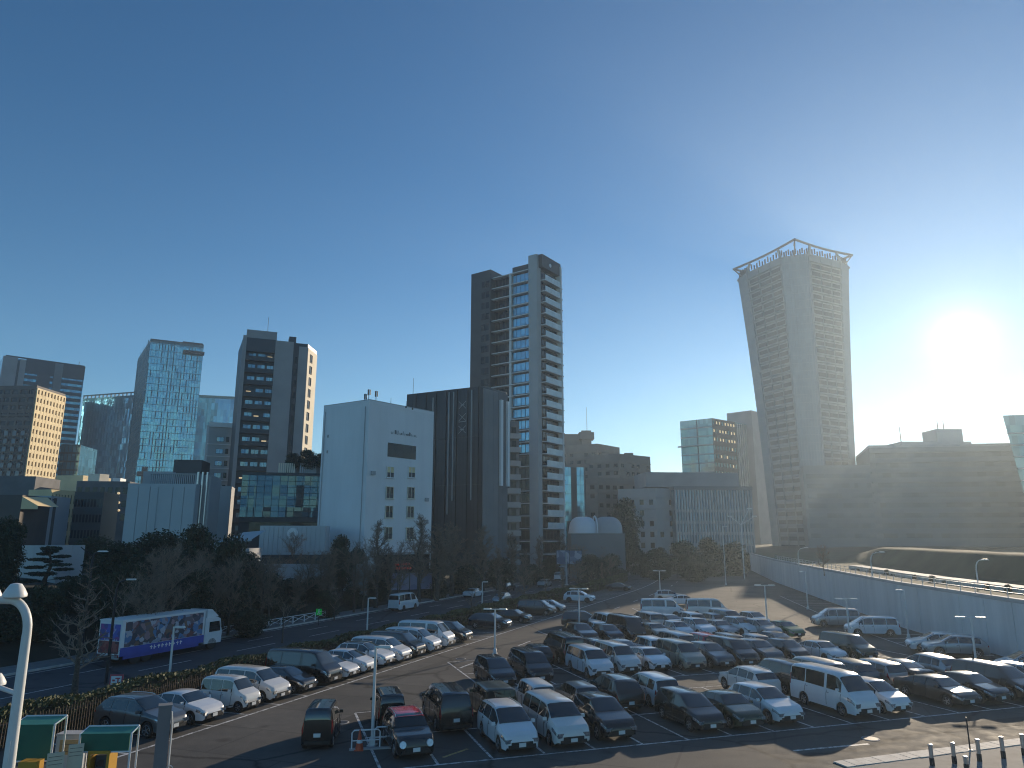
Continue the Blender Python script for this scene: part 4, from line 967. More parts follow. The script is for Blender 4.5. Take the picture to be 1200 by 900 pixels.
# thin handwriting-like lettering under the parapet, too small to read in the photograph
x0, zs = xz(458, 508); x1_, _z = xz(488, 510); q = MB(); r = random.Random(3); x = x0
while x < x1_:
    h = r.choice((.35, .35, .4, .7)); q.obox(C, t, x, x + .07, zs, zs + h, .02, .07)
    if r.random() < .6: q.obox(C, t, x + .08, x + .3, zs + (h - .07) * r.choice((0, 1)), zs + (h - .07) * 1.0 + .07 if r.random() < .2 else zs + .07, .02, .07)
    x += r.uniform(.3, .5)
q.build('wall_lettering', m_grey, B)
t0, l0 = tow(Lp, C)
q = MB(); rail_top(q, P, top + .5, .14, .45); q.build('coping', m_lgrey, B)
for f_ in (.05, .93): q = MB(); p = Lp + t0 * (l0 * f_) + Vector((t0.y, -t0.x, 0)) * .12; q.tube((p.x, p.y, 1), (p.x, p.y, top - .6), .07, n=6); q.build('downpipe', m_lgrey, B)
for f_, zz in ((.88, 8), (.88, 12), (.88, 16), (.06, 20)): q = MB(); q.obox(C, t, ln * f_, ln * f_ + .8, zz, zz + .65, 0, .35); q.build('ventilation_unit', m_lgrey, B)
wv = wmesh(.35, .6, [g_dark, m_white], .05, .05, 0)
for z in (top - 5.4, top - 8.2): win(B, wv, Lp, t0, l0 * .12, z, 'vent', .03)
q = MB(); q.obox(C, t, ln * .18, ln * .98, 2.6, 6.6, -.1, .06); q.build('entrance_glazing', g_dark, B)
q = MB(); q.obox(C, t, ln * .1, ln, 6.65, 7.0, -.1, 1.4); q.build('entrance_canopy', m_lgrey, B)
for k, (u, v) in enumerate(((428, 470), (432, 470), (440.5, 470))):
    a = thing('roof_antenna', 'grey panel antenna mast on the white building roof, %s of three' % ('leftmost', 'middle', 'rightmost')[k], 'antenna', Vector((0, 0, 0)), 0, 'antenna masts on the white building')
    p = at(u, v, 122.5); a.location = Vector((p.x, p.y, top)); hh = (1.9, 2.7, 2.4)[k]
    q = MB(); q.tube((p.x, p.y, top - .0), (p.x, p.y, top + hh), .07, n=6); q.build('mast', m_grey, a)
    for j in range(3):
        q = MB(); an = j * 2.1; q.box((p.x + .22 * math.cos(an), p.y + .22 * math.sin(an), top + hh - .55), (.16, .16, .95)); q.build('panel', m_gdark, a)
for u, v0, v1, Y in ((484, 464, 443, 128), (458, 474, 466, 126), (476, 474, 470, 126)):
    p = at(u, v0, Y); q = MB(); zt = hz(v1, Y); q.tube((p.x, p.y, top), (p.x, p.y, max(zt, top + .8)), .07, .03, 5)
    q.tube((p.x, p.y, top), (p.x, p.y, top + .3), .15, n=5)
    tag(q.build('roof_spike', m_dmetal, origin=(p.x, p.y, top)), {484: 'tall thin spike on the white building roof near the louvred building', 458: 'short thin spike in the middle of the white building roof', 476: 'shortest spike between the other two on the white building roof'}[u], 'antenna', 'spikes on the white roof')
# red lanterns over the little restaurant front
ln_t = thing('lantern_rack', 'two rows of small red lanterns over a dark shopfront under the white building', 'lanterns', G(463, 655, 4))
ln_t.location = C + t * (ln * .5) + n_ * 1.6 + Vector((0, 0, 4.3))
m_lant = M('red_lantern', (.35, .03, .025), .5, emit=((1, .12, .06), .08)); q = MB(); q.lathe([(.05, -.2), (.17, -.1), (.17, .1), (.05, .2)], 8); lm = q.mesh('lantern', m_lant)
for j in range(2):
    for i in range(6 + j): put('lantern', lm, ln_t, t * (-2.1 + i * .62 - j * .25) + Vector((0, 0, .75 - j * .7)))
q = MB(); q.obox(ln_t.location.copy() * 1.0 - Vector((0, 0, 0)), t, -2.8, 2.3, 5.3, 5.36, -.03, .03); q.obox(ln_t.location.copy(), t, -2.8, 2.3, 4.58, 4.64, -.03, .03); q.obox(ln_t.location.copy(), t, -2.85, -2.75, 3.9, 5.4, -.05, .05); q.obox(ln_t.location.copy(), t, 2.25, 2.35, 3.9, 5.4, -.05, .05); q.build('rack', m_dmetal, ln_t)

# -- black louvred building -------------------------------------------------------------------------
C = at(566, 456, 150); top = C.z; C.z = 0; P = plan(C, -62, (477, 466), 35, (594, 461)); Lp, C, Rp, _ = P
B = build('louvred_building', 'black windowless building with tall vertical panels in front of the tall tower', 'building', P)
mb = MB(); mb.prism(P, 0, top); mb.build('core', m_gdark, B)
t, ln = tow(Lp, C); n = 22; pw_ = ln / n; m_pan = [M('black_louvre_%d' % i, (c, c * 1.1, c * 1.25), .42, .25, var=.15, scale=.3, pos=True) for i, c in enumerate((.032, .04, .036))]
for i in range(n):
    q = MB(); dd = .12 + .10 * ((i * 7) % 3)
    for k in range(4): q.obox(Lp, t, i * pw_ + .04, (i + 1) * pw_ - .04, k * top / 4 + .03, (k + 1) * top / 4 - .03 + (.6 if k == 3 else 0), 0, dd)
    q.build('panel', m_pan[(i * 5) % 3], B)
for i, (f, za, zb) in enumerate(((.37, .55, .98), (.58, .35, 1.0), (.64, .42, 1.0), (.87, .42, 1.0))):
    q = MB(); q.obox(Lp, t, ln * f, ln * f + .18, top * za, top * zb, .2, .55); q.build('light_fin', m_lgrey, B)
# pale emblem of crossing strokes near the top, right of the fins
q = MB(); ex = ln * .755
for k in range(3):
    zc = top - 3.3 - k * 2.7
    for (dx0, dz0, dx1, dz1) in ((-.9, 1, .9, -.6), (.9, 1, -.9, -.6), (-.9, -.8, .9, -.8) if k == 1 else (-.5, .2, .5, .2)):
        a = Lp + t * (ex + dx0) + Vector((t.y, -t.x, 0)) * .36; b = Lp + t * (ex + dx1) + Vector((t.y, -t.x, 0)) * .36
        q.tube((a.x, a.y, zc + dz0), (b.x, b.y, zc + dz1), .07, n=4)
q.build('wall_emblem', m_lgrey, B)
t, ln = tow(C, Rp); n = 5
for i in range(n):
    q = MB(); q.obox(C, t, i * ln / n + .03, (i + 1) * ln / n - .03, 0, top + .2, 0, .25); q.build('panel', m_grey if i < 3 else m_concd, B)
for f in (.64, .92):
    q = MB(); q.obox(C, t, ln * f, ln * f + .75, top * .50, top - 1.5, .25, .8); q.build('white_fin', m_white, B)
q = MB(); rail_top(q, P, top, .7, .3); q.build('roof_parapet', m_navy, B)

# -- tall corner tower -----------------------------------------------------------------------------------
K = at(631, 298.5, 185); top = K.z; K.z = 0; aL, aR = -55, 35
P = plan(K, aL, (556.5, 308), aR, (652.5, 315)); Lp, K, Rp, Bk = P
B = build('apartment_tower', 'tallest slim tower with a charcoal left wall and stacked balconies, centre of the picture', 'tower', P)
zr = top - 4.0; inn = azv(aR) * 3.2; t, ln = tow(Lp, K)
mb = MB(); mb.prism([Lp + inn * .3, K + inn * .3, Rp, Bk], 0, zr); mb.build('core', m_gdark, B)
s1, s2, s3, s4 = ln * .315, ln * .40, ln * .60, ln * .875
q = MB(); q.obox(Lp, t, 0, s1, 0, top - 1.4, -6, 1.6); q.build('charcoal_wall', m_gdark, B)
wq = wmesh(1.3, 2.0, [g_dark, m_gdark], .06, .06, 0)
fl = 3.2; nf = 25; zb0 = zr - nf * fl
for k in range(nf):
    for j in range(2): win(B, wq, Lp, t, s1 - 3.2 + j * 1.5, zb0 + k * fl + .6, d=1.63)
q = MB(); q.obox(Lp, t, s4, ln, 0, top, -1.2, .9); q.build('corner_pier', m_lgrey, B)
q = MB(); q.obox(Lp, t, s3 - .25, s3 + .25, 0, zr + .2, -1, 1.0); q.build('white_post', m_slabw, B)
sl = MB(); sl.box(((s4 - s1) / 2, -.45, 0), (s4 - s1 - .02, 1.25, .24)); slm = sl.mesh('slab_edge', m_slabw)
wl = wmesh(s3 - s1 - .5, fl - .3, [g_dark, m_dbrown], .1, .12, 4); wr_ = wmesh(s4 - s3 - .6, fl - .9, [g_sky, m_gdark], .09, .12, 3); wr2 = wmesh(s4 - s3 - .6, fl - .9, [g_dark, m_gdark], .09, .12, 3)
rz_ = math.atan2(t.y, t.x)
for k in range(nf + 1):
    z = zb0 + k * fl; put('slab_edge', slm, B, Lp + t * s1 + Vector((0, 0, z)) - B.location, rz_)
    if k < nf:
        win(B, wl, Lp, t, s1 + .1, z + .14, d=-.75); win(B, wr_ if 8 < k else wr2, Lp, t, s3 + .3, z + .45, d=.1)
        if k > 1: pass
q = MB(); q.obox(Lp, t, s3, s4, zr, zr + 2.2, -3, -.2); q.obox(Lp, t, s1, s3, zr, zr + 1.0, -4, -1); q.build('roof_house', m_gdark, B)
# right-hand balconies
t2, l2 = tow(K, Rp); r2 = math.atan2(t2.y, t2.x)
bq = MB(); bq.box((l2 / 2 + .4, -.7, 0), (l2 - 1.2, 1.5, .26)); bs = bq.mesh('balcony', m_slabw)
pq = MB()
for i in range(5): pq.box((1.2 + (i + .5) * (l2 - 1.6) / 5, -1.40, .84), ((l2 - 1.6) / 5 - .06, .06, 1.4))
pr_ = pq.mesh('railing', m_rail)
wb = wmesh(l2 - 1.6, 2.5, [g_dark, m_dbrown], .1, .1, 4)
for k in range(nf):
    z = zb0 + k * fl
    b = put('balcony', bs, B, K + Vector((0, 0, z)) - B.location, r2)
    if k > 2: put('railing', pr_, b)
    win(B, wb, K, t2, 1.1, z + .3, d=.03)
q = MB(); q.obox(K, t2, l2 - .55, l2, 0, top - 1.0, -.5, 1.6); q.build('sunlit_pier', m_slabw, B)
q = MB(); q.obox(K, t2, 0, l2, zr + .3, top, -1, 1.25); q.build('crown_wall', m_gdark, B)
q = MB(); c = K + t2 * (l2 * .42) + Vector((t2.y, -t2.x, 0)) * 1.3
q.lathe([(.55, -.05), (.55, .05)], 14, (0, 0, 0)); q.v = [(c.x + t2.x * x + Vector((t2.y, -t2.x, 0)).x * z, c.y + t2.y * x + Vector((t2.y, -t2.x, 0)).y * z, top - 2.2 + y) for x, y, z in q.v]; q.build('round_emblem', m_white, B)
for k in range(nf):                              # little balconies on the hidden left flank
    z = zb0 + k * fl
    if z > top * .42: q = MB(); q.obox(Lp, t, -1.5, -.02, z, z + .2, -3.2, -.4); q.obox(Lp, t, -1.5, -1.42, z + .2, z + 1.3, -3.2, -.4); q.obox(Lp, t, -1.42, -.05, z + .2, z + 1.3, -.48, -.4); q.build('side_balcony', m_rail, B)
    q = MB(); q.obox(K, t2, l2 + .03, l2 + .9, z - .2, z + .05, -1, 1.3); q.build('side_ledge', m_gdark, B)

# -- balcony house wedged in front of the tower ---------------------------------------------------------
C = at(589, 493, 168); top = C.z; C.z = 0; E1 = meet(C, 72, 608.5, 494); P = [C, E1, E1 + azv(-18) * 8, C + azv(-18) * 8]
B = build('balcony_house', 'narrow grey apartment house with stacked balconies between the black building and the tall tower', 'building', P)
mb = MB(); mb.prism(P, 0, top); mb.build('wall', m_grey, B); t, ln = tow(C, E1)
q = MB(); q.box((ln / 2, -.6, .7), (ln - .06, 1.2, 1.25)); bq = q.mesh('balcony', m_lgrey); wm = wmesh(1.2, 1.5, [g_dark, m_gdark], .08, .1, 0)
nf = 11; fl = (top - 1.2) / nf
for k in range(nf):
    put('balcony', bq, B, C + Vector((0, 0, k * fl)) - B.location, math.atan2(t.y, t.x))
    for j in range(2): win(B, wm, C, t, .4 + j * 1.8, k * fl + 1.5, d=.03)
# -- brown apartment blocks ---------------------------------------------------------------------------
def slab_block(name, label, C, al, ul, ar, ur, z0, fl, mat, win_c, win_w=1.6, win_h=1.4, gl=None, cat='building', roof=None):
    top = C.z; C = Vector((C.x, C.y, 0)); P = plan(C, al, ul, ar, ur); B = build(name, label, cat, P)
    mb = MB(); mb.prism(P, 0, top); mb.build('wall', mat, B)
    for a, b in ((P[0], P[1]), (P[1], P[2])):
        t, ln = tow(a, b)
        if ln < 3: continue
        n = max(1, int(ln / win_c)); nf = int((top - z0) / fl); q = MB(); led = MB(); r = random.Random(int(ln * 7))
        for k in range(nf):
            z = z0 + k * fl
            led.obox(a, t, 0, ln, z + fl - .35, z + fl - .1, 0, .3)
            for i in range(n):
                if r.random() < .85:
                    x = (i + .5) * ln / n; q.obox(a, t, x - win_w / 2, x + win_w / 2, z + .9, z + .9 + win_h, -.1, .04)
        stuff(q.build('window_row', gl or g_dark, B)); led.build('ledges', mat, B)
    q = MB(); rail_top(q, P, top, .8, .3); q.build('roof_parapet', mat, B)
    return B, P, top
B, P, top = slab_block('apartment_block', 'brown grey apartment block with a squared turret, taller part behind the tall tower', at(700, 522, 300), -62, (640, 512), 40, (726, 524), 8, 3.1, m_brown, 3.2)
c = (P[1] + P[3]) / 2 + Vector((-4, 0, 0)); q = MB(); q.box((c.x - 3, c.y, top + 3), (15, 9, 6)); q.box((c.x + 5, c.y - 4, top + 3.6), (4.2, 4.2, 7.5)); q.box((c.x + 5, c.y - 4, top + 5), (6.5, 6, 3)); q.tube((c.x + 5.5, c.y - 4, top + 7), (c.x + 5.5, c.y - 4, top + 18), .12, .05); q.build('turret', m_brown, B)
B, P, top = slab_block('apartment_block', 'brown grey apartment block with long window rows stepping down to the right', at(726, 534, 285), -62, (688, 531), 52, (762, 538), 8, 3.1, m_brown, 2.9)
c = (P[1] + P[3]) / 2; q = MB(); q.box((c.x - 6, c.y, top + .8), (3, 3, 2.6)); q.box((c.x + 4, c.y, top + .8), (3.5, 3, 2.4)); q.build('roof_house', m_brown, B)
slab_block('apartment_block', 'long brown grey block in front of the stepped apartment block', at(700, 562, 255), -60, (676, 556), 66, (800, 566), 6, 3.2, m_brown, 2.7)
# -- small blue-glass house
C = at(655, 547, 228); top = C.z; C.z = 0; E1 = meet(C, 80, 686, 549); P = [C, E1, E1 + azv(-10) * 10, C + azv(-10) * 10]
B = build('glass_house', 'small dark building with two bright blue glass strips right of the tall tower', 'building', P)
mb = MB(); mb.prism(P, 0, top); mb.build('wall', m_navy, B); t, ln = tow(C, E1); nf = 11; fl = top / nf
for k in range(nf):
    q = MB(); q.obox(C, t, .1, ln * (.44 if k > 4 else .25), k * fl + .1, (k + 1) * fl - .08, 0, .15)
    if k > 1: q.build('pane', g_sky, B)
    if k > 2:
        q = MB(); q.obox(C, t, ln * .66, ln * .80, k * fl + .1, (k + 1) * fl - .08, 0, .15); q.build('pane', g_sky, B)
        q = MB(); q.obox(C, t, ln * .81, ln * .93, k * fl + .1, (k + 1) * fl - .08, 0, .15); q.build('pane', g_sky, B)
# -- vaulted hall
c = at(700, 625, 172); zs = c.z; zt = hz(605, 172); w_ = 6.6; B = thing('vaulted_hall', 'low hall with a rounded barrel roof and an arched rib beside the tall tower', 'building', (c.x, c.y, 0))
q = MB(); q.box((c.x, c.y + 4, zs / 2 + .0), (w_ * 2 - .5, 10, zs - .05)); q.build('wall', m_grey, B)
def vault(x0, x1, n=14, m=8, rx=1.0):            # rounded ends
    q = MB(); vs = []
    for i in range(n + 1):
        u = i / n; x = x0 + (x1 - x0) * u; e = max(0, 1 - abs(2 * u - 1) ** 3.5) ** .5
        for j in range(m + 1):
            a = math.pi * j / m; vs.append((c.x + x, c.y + 4 - 5.2 * e * math.cos(a), zs + (zt - zs) * e * math.sin(a) * rx))
    q.add(vs, [(i * (m + 1) + j, i * (m + 1) + j + 1, (i + 1) * (m + 1) + j + 1, (i + 1) * (m + 1) + j) for i in range(n) for j in range(m)]); return q
vault(-w_, .6).build('roof', m_white, B, smooth=50); vault(-.8, w_).build('roof', m_lgrey, B, smooth=50)
q = MB(); q.path([(c.x - .1, c.y + 4 - 5.45 * math.cos(math.pi * j / 12), zs + (zt - zs + .15) * math.sin(math.pi * j / 12)) for j in range(13)], .18, 6); q.build('arched_rib', m_white, B, smooth=50)
# -- wide grey institute with vertical fins
C = at(790, 574, 236); top = C.z; C.z = 0; E1 = meet(C, 85, 880, 576); bk = azv(-5) * 22; P = [C, E1, E1 + bk, C + bk]
B = build('institute_building', 'grey institute with close vertical fins in front of the green glass office', 'building', P)
mb = MB(); mb.prism(P, 0, top); mb.build('core', g_steel, B); t, ln = tow(C, E1)
q = MB(); n = 27
for i in range(n + 1): q.obox(C, t, i * (ln - .5) / n, i * (ln - .5) / n + .42, 0, top, -.1, .55)
for k in range(5): q.obox(C, t, 0, ln, k * 3.6 + 2.9, k * 3.6 + 3.9, -.1, .2)
stuff(q.build('fins', m_lgrey, B))
q = MB(); q.obox(C, t, -.3, ln + .3, top, top + 1.2, -21, .7); q.build('roof_slab', m_grey, B)
q = MB(); q.obox(C, t, -8, ln * .93, top + 1.2, top + 6.2, -20, -5); q.build('roof_storey', m_pink, B)
slab_block('institute_building', 'pale grey block of small windows left of the finned institute', at(768, 575, 238), -72, (724, 570), 70, (791, 576), 5, 3.5, m_lgrey, 2.6, 1.3, 1.7)
# -- green-glass office with lit floors
C = at(834, 490, 350); top = C.z; C.z = 0; P = plan(C, -52, (797, 499), 50, (889, 497)); Lp, C, Rp, Bk = P
B = build('glass_office', 'green glass office with a checked brown side wall left of the flaring tower', 'building', P)
mb = MB(); mb.prism(P, 0, top); mb.build('core', g_green, B); t, ln = tow(Lp, C); nf = 15; fl = top / nf
for k in range(nf):
    q = MB(); q.obox(Lp, t, -1.5 if k % 3 == 0 else 0, ln, k * fl, k * fl + .6, 0, .9 if k % 3 == 0 else .3); q.build('floor_edge', m_lgrey, B)
q = MB(); q.obox(Lp, t, ln * .52, ln * .54, 0, top, 0, .4); q.build('mullion', m_dmetal, B)
t, ln = tow(C, Rp); q = MB(); fgrid(q, C, C + t * ln * .47, 4, top - .2, 8, 15, 1.0, 2.2, .3); q.build('checked_wall', m_dbrown, B)
q = MB(); r = random.Random(5)
for k in range(15):
    for i in range(8):
        if r.random() < (.8 if k > 11 else .12):
            x = (i + .5) * ln * .47 / 8; q.obox(C, t, x - .5, x + .5, 5.6 + k * (top - 4) / 15, 6.9 + k * (top - 4) / 15, 0, .12); q.build('lit_window', m_lamp, B); q = MB()
q.v and None
q = MB()
for i in range(11): q.obox(C, t, ln * (.49 + .047 * i), ln * (.49 + .047 * i) + .7, 0, top - .6, -.1, .7)
q.build('fins', m_lgrey, B)
q = MB(); c = (C + Rp) / 2 + Vector((4, 14, 0)); q.box((c.x + 6, c.y, top / 2 + 3.5), (16, 14, top + 7), .8); q.build('service_core', m_pink, B)

# -- flaring tower with the hanging ring beam --------------------------------------------------------------
C = at(931, 279, 290); ztop = C.z; C.z = 0
aL, aR = -24, 62; wl_ = 39.0; Lc = C + azv(aL) * wl_; Rc = C + azv(aR) * 38.0; Bc = Lc + Rc - C; ctr = (Lc + Rc) / 2
B = thing('flared_tower', 'very tall grey tower that flares outward to a square ring on its roof', 'tower', (ctr.x, ctr.y, 0))
def scl(z): u = z / ztop; return .70 + .165 * u + .125 * u ** 2.4
CH = .26
def corner(i, z):                                 # chamfered square, 8 corners, from left corner round the front
    cs = [Lc, C, Rc, Bc]; s = scl(z); k = i // 2
    a = cs[k]; pv = cs[k - 1]; nx = cs[(k + 1) % 4]
    c0, c1 = {0: (.04, .20), 1: (.23, .23), 2: (.20, .04), 3: (.2, .2)}[k]
    p = a + (pv - a) * c0 if i % 2 == 0 else a + (nx - a) * c1
    p = ctr + (p - ctr) * s; return Vector((p.x, p.y, z))
zb = ztop - 5.2; nz = 38; q = MB(); vs = []
for k in range(nz + 1):
    for i in range(8): vs.append(corner(i, zb * k / nz))
fs = []; ms = []
for k in range(nz):
    for i in range(8): q.add([vs[k * 8 + i], vs[k * 8 + (i + 1) % 8], vs[(k + 1) * 8 + (i + 1) % 8], vs[(k + 1) * 8 + i]], [(0, 1, 2, 3)], 0 if i % 2 else 1)
q.add([vs[nz * 8 + i] for i in range(8)], [tuple(range(8))], 0)
m_ftw = M('flared_tower_wall', (.31, .325, .34), .75, var=.06, scale=.1, pos=True); m_ftg = glassmat('flared_tower_glass', (.20, .235, .26), .4, .05, .08, (1.5, 1.5, 3.4), .015)
q.build('wall', [m_ftw, m_ftg], B)
def onface(i, f, z):
    a, b = corner(i, z), corner((i + 1) % 8, z); return a + (b - a) * f
m_lou = M('dark_window_strip', (.10, .105, .11), .7, var=.15, pos=True)  # even dark grey of the window strips
for i in (1, 3):                                   # the two window fronts: three windows a floor, each a part
    for k in range(1, nz - 1):
        z0, z1 = zb * k / nz + .9, zb * k / nz + 2.6
        for (fa, fb) in ((.06, .32), (.37, .66), (.71, .95)):
            n = (corner(i + 1, z0) - corner(i, z0)).normalized(); n = Vector((n.y, -n.x, 0)); q = MB(); d = n * .10
            v = [onface(i, fa, z0) + d, onface(i, fb, z0) + d, onface(i, fb, z1) + d, onface(i, fa, z1) + d]; d2 = n * -.3
            v += [p - d + d2 for p in v]; q.add(v, [(0, 1, 2, 3), (0, 4, 5, 1), (1, 5, 6, 2), (2, 6, 7, 3), (3, 7, 4, 0)]); q.build('window', m_lou, B)
    q = MB()
    for k in range(1, nz):
        z = zb * k / nz; n = (corner(i + 1, z) - corner(i, z)).normalized(); n = Vector((n.y, -n.x, 0))
        v = [onface(i, 0, z), onface(i, 1, z), onface(i, 1, z) + n * .5, onface(i, 0, z) + n * .5]; q.add(v + [p + Vector((0, 0, .45)) for p in v], [(4, 5, 6, 7), (2, 3, 7, 6), (3, 2, 1, 0), (0, 3, 7, 4), (1, 2, 6, 5)])
    q.build('floor_edges', m_ftw, B)
    for f in (0.0, 1.0, .345, .685):
        q = MB(); q.path([onface(i, f, zb * k / 12) for k in range(13)], .45 if f in (0, 1) else .3, 4); q.build('rib', m_ftw, B)
for i in (0, 2, 4):                                # glazing bars of the chamfered glass fronts
    q = MB()
    for k in range(1, nz): q.path([onface(i, 0, zb * k / nz) , onface(i, 1, zb * k / nz)], .12, 4)
    for j in range(1, 8): q.path([onface(i, j / 8, zb * k / 10) for k in range(11)], .09, 4)
    q.build('glazing_bars', m_ftw, B)
q = MB(); cs = [Lc, C, Rc, Bc]
for a, b in zip(cs, cs[1:] + cs[:1]):
    pts = []
    for j in range(9):
        u = j / 8; p = a + (b - a) * u; p = p + (ctr - p) * (.05 * math.sin(math.pi * u)); pts.append((p.x, p.y, ztop - .6 - .2 * math.sin(math.pi * u)))
    q.path(pts, .55, 6)
q.build('ring_beam', m_grey, B, smooth=40)
for i in range(8):
    a = corner(i, zb); q = MB(); u = CH
    cs_ = [Lc, C, Rc, Bc]; k = i // 2; o = cs_[k]; o2 = cs_[k - 1] if i % 2 == 0 else cs_[(k + 1) % 4]; p = o + (o2 - o) * CH; p = p + (ctr - p) * (.05 * math.sin(math.pi * CH))
    q.tube(a - Vector((0, 0, 1)), (p.x, p.y, ztop - 1.2), .75, .6, 4); q.build('ring_post', m_ftw, B)
for k in range(4):
    o = cs[k]; p = (corner(2 * k, zb) + corner(2 * k + 1, zb)) / 2; q = MB(); q.tube(p + Vector((0, 0, -.5)), (o.x, o.y, ztop - .6), .35, n=4); q.tube((o.x, o.y, ztop - .6), corner(2 * k, zb) * .5 + corner(2 * k + 1, zb) * .5 + Vector((0, 0, 4.5)), .25, n=4); q.build('ring_strut', m_grey, B)
q = MB()
for i in range(8):
    a, b = corner(i, zb), corner((i + 1) % 8, zb); n = 12
    for j in range(n): p = a + (b - a) * (j + .5) / n; p += (ctr - p) * .03; q.box((p.x, p.y, zb + 1.0 + .5 * ((j * 7 + i) % 3)), (.5, .5, 2.4))
stuff(q.build('roof_plant', m_gdark, B))

# -- big hospital-like block on the right ---------------------------------------------------------------------
Y0 = 272; A = at(1018, 525, Y0); top = A.z; A.z = 0; E1 = Vector(at(1250, 514, Y0 - 10)); E1.z = 0; W0 = at(940, 545, Y0 + 4); W0.z = 0; zl = hz(544.5, Y0)
bk = Vector((14, 40, 0)); P = [A, E1, E1 + bk, A + bk]
m_hosp = M('blue_grey_render', (.20, .225, .24), .8, var=.06, scale=.06, pos=True); g_hosp = glassmat('dull_window_band', (.10, .13, .15), .3, .1, .25, (3, 3, 3.7), .02, .4)
B = build('right_hand_block', 'huge plain building with faint storey bands filling the right side under the sun', 'building', [W0, E1, E1 + bk, W0 + bk])
B.name = 'terraced_block'
mb = MB(); mb.prism(P, 0, top); mb.build('wall', m_hosp, B); mb = MB(); mb.prism([W0, A - Vector((.01, 0, 0)), A + bk, W0 + bk], 0, zl); mb.build('low_wing', m_hosp, B)
t, ln = tow(A, E1)
for k in range(10):
    z = 9 + k * 3.75
    if z + 1.6 < top - 1.5:
        q = MB(); q.obox(A, t, 2, ln - 1, z, z + 1.7, -.2, .05); q.build('window_band', g_hosp, B)
        q = MB(); q.obox(A, t, 0.05, ln, z + 1.7, z + 2.1, 0, .6); q.build('storey_edge', m_hosp, B)
tw, lw = tow(W0, A)
for k in range(7):
    z = 9 + k * 3.75
    if z + 1.6 < zl: q = MB(); q.obox(W0, tw, 1, lw - .5, z, z + 1.7, -.2, .05); q.build('window_band', g_hosp, B)
mb = MB(); c = at(1087, 520, Y0 + 16); wd = 28; mb.box((c.x, c.y, top + 1.9), (wd, 12, 3.8)); mb.box((at(1104, 510, Y0 + 16).x, c.y, top + 4.5), (10.5, 10, 9)); mb.build('penthouse', m_lgrey, B)
for u, h in ((1055, 6.5), (1100, 4), (1107, 4)):
    p = at(u, 510, Y0 + 14); q = MB(); z0 = top + (3.8 if u == 1055 else 9); q.tube((p.x, p.y, z0), (p.x, p.y, z0 + h), .22, .1, 5); q.build('mast', m_dmetal, B)
q = MB(); rail_top(q, P, top, 1.0, .3); q.build('roof_parapet', m_lgrey, B)
# -- leaning glass block at the right edge
C = at(1175, 487, 240); top = C.z; C.z = 0; bs = at(1183, 522, 240); B = thing('glass_block', 'leaning green grey glass block cut by the right edge of the picture', 'building', (C.x + 15, 250, 0))
q = MB(); x0, x1 = bs.x + 3.5, C.x; vs = []
for z, xl in ((0, x0 + 2.0), (top, x1)): vs += [(xl, 240, z), (xl + 34, 240, z + (1.2 if z else 0)), (xl + 54, 265, z + (1.2 if z else 0)), (xl + 19, 265, z)]
q.add(vs, [(0, 1, 5, 4), (1, 2, 6, 5), (2, 3, 7, 6), (3, 0, 4, 7), (4, 5, 6, 7)]); q.build('core', g_green, B)
for k in range(11):
    z = 4 + k * 4; f = z / top; xl = x0 + 2 + (x1 - x0 - 2) * f; q = MB(); q.box((xl + 17, 239.8, z), (34.3, .5, .4)); q.build('floor_edge', m_lgrey, B)

# -- low roofs and blocks on the left ------------------------------------------------------------------------------
def low(name, label, u0, u1, v, Y, mat, az=80, dep=10, cat='building', grid_=None, roof=None):
    C = at(u0, v, Y); top = C.z; C.z = 0; E1 = meet(C, az, u1, v); P = [C, E1, E1 + azv(az - 90) * dep, C + azv(az - 90) * dep]
    B = build(name, label, cat, P); mb = MB(); mb.prism(P, 0, top); mb.build('wall', mat, B)
    q = MB(); rail_top(q, P, top, .5, .25); q.build('roof_parapet', mat, B)
    if grid_:
        nx, nz, g = grid_; t, ln = tow(C, E1)
        q = MB(); st = 3.2
        for k in range(nz):
            for i in range(nx): x = (i + .2) * ln / nx; q.obox(C, t, x, x + ln / nx * .6, top - 2.6 - k * st, top - 1.0 - k * st, -.05, .05)
        stuff(q.build('window_row', g, B))
    return B, P, top
B, P, top = low('brick_building', 'dark brown brick building with a small sloping sunlit roof at the left edge', -25, 26, 583, 128, m_dbrown, 84, 12)
q = MB(); a, b = P[1], P[2]; q.add([(a.x, a.y, top + .2), (a.x + 2.4, a.y + 1, top - 1.4), (a.x + 2.4, a.y + 7, top - 1.4), (a.x, a.y + 7, top + .4)], [(0, 1, 2, 3)]); q.add([(a.x, a.y, top - 2), (a.x + 2.4, a.y + 1, top - 2), (a.x + 2.4, a.y + 1, top - 1.4), (a.x, a.y, top + .2)], [(0, 1, 2, 3)]); q.build('sloping_roof', m_tan, B)
low('dark_block', 'dark block with pipes on its roof behind the brick building', -25, 42, 560, 165, m_concd, 82, 12)
low('pale_block', 'small grey blue block between the brick building and a sunlit block', 40, 60, 584, 138, m_panel, 82, 8)
B, P, top = low('office_block', 'small block with a sunlit yellow grid wall low on the left', 60, 89, 576, 165, m_tan, 14, 10)
B.location = B.location
q = MB(); fgrid(q, P[0], P[1], 4, top - .2, 8, 5, .5, 1.1, .25); q.build('wall_grid', m_tan, B); q = MB(); t, ln = tow(P[0], P[1]); q.obox(P[0], t, .1, ln - .1, 4, top - .5, -.1, .02); q.build('glazing', g_dark, B)
low('dark_block', 'dark ribbed block beside the small sunlit yellow block', 88, 122, 579, 150, m_gdark, 78, 10, grid_=(9, 3, g_dark))
low('dark_block', 'dark low block with three glowing lights left of the pale grey hall', 90, 152, 566, 176, m_concd, 82, 10, grid_=(7, 3, g_dark))
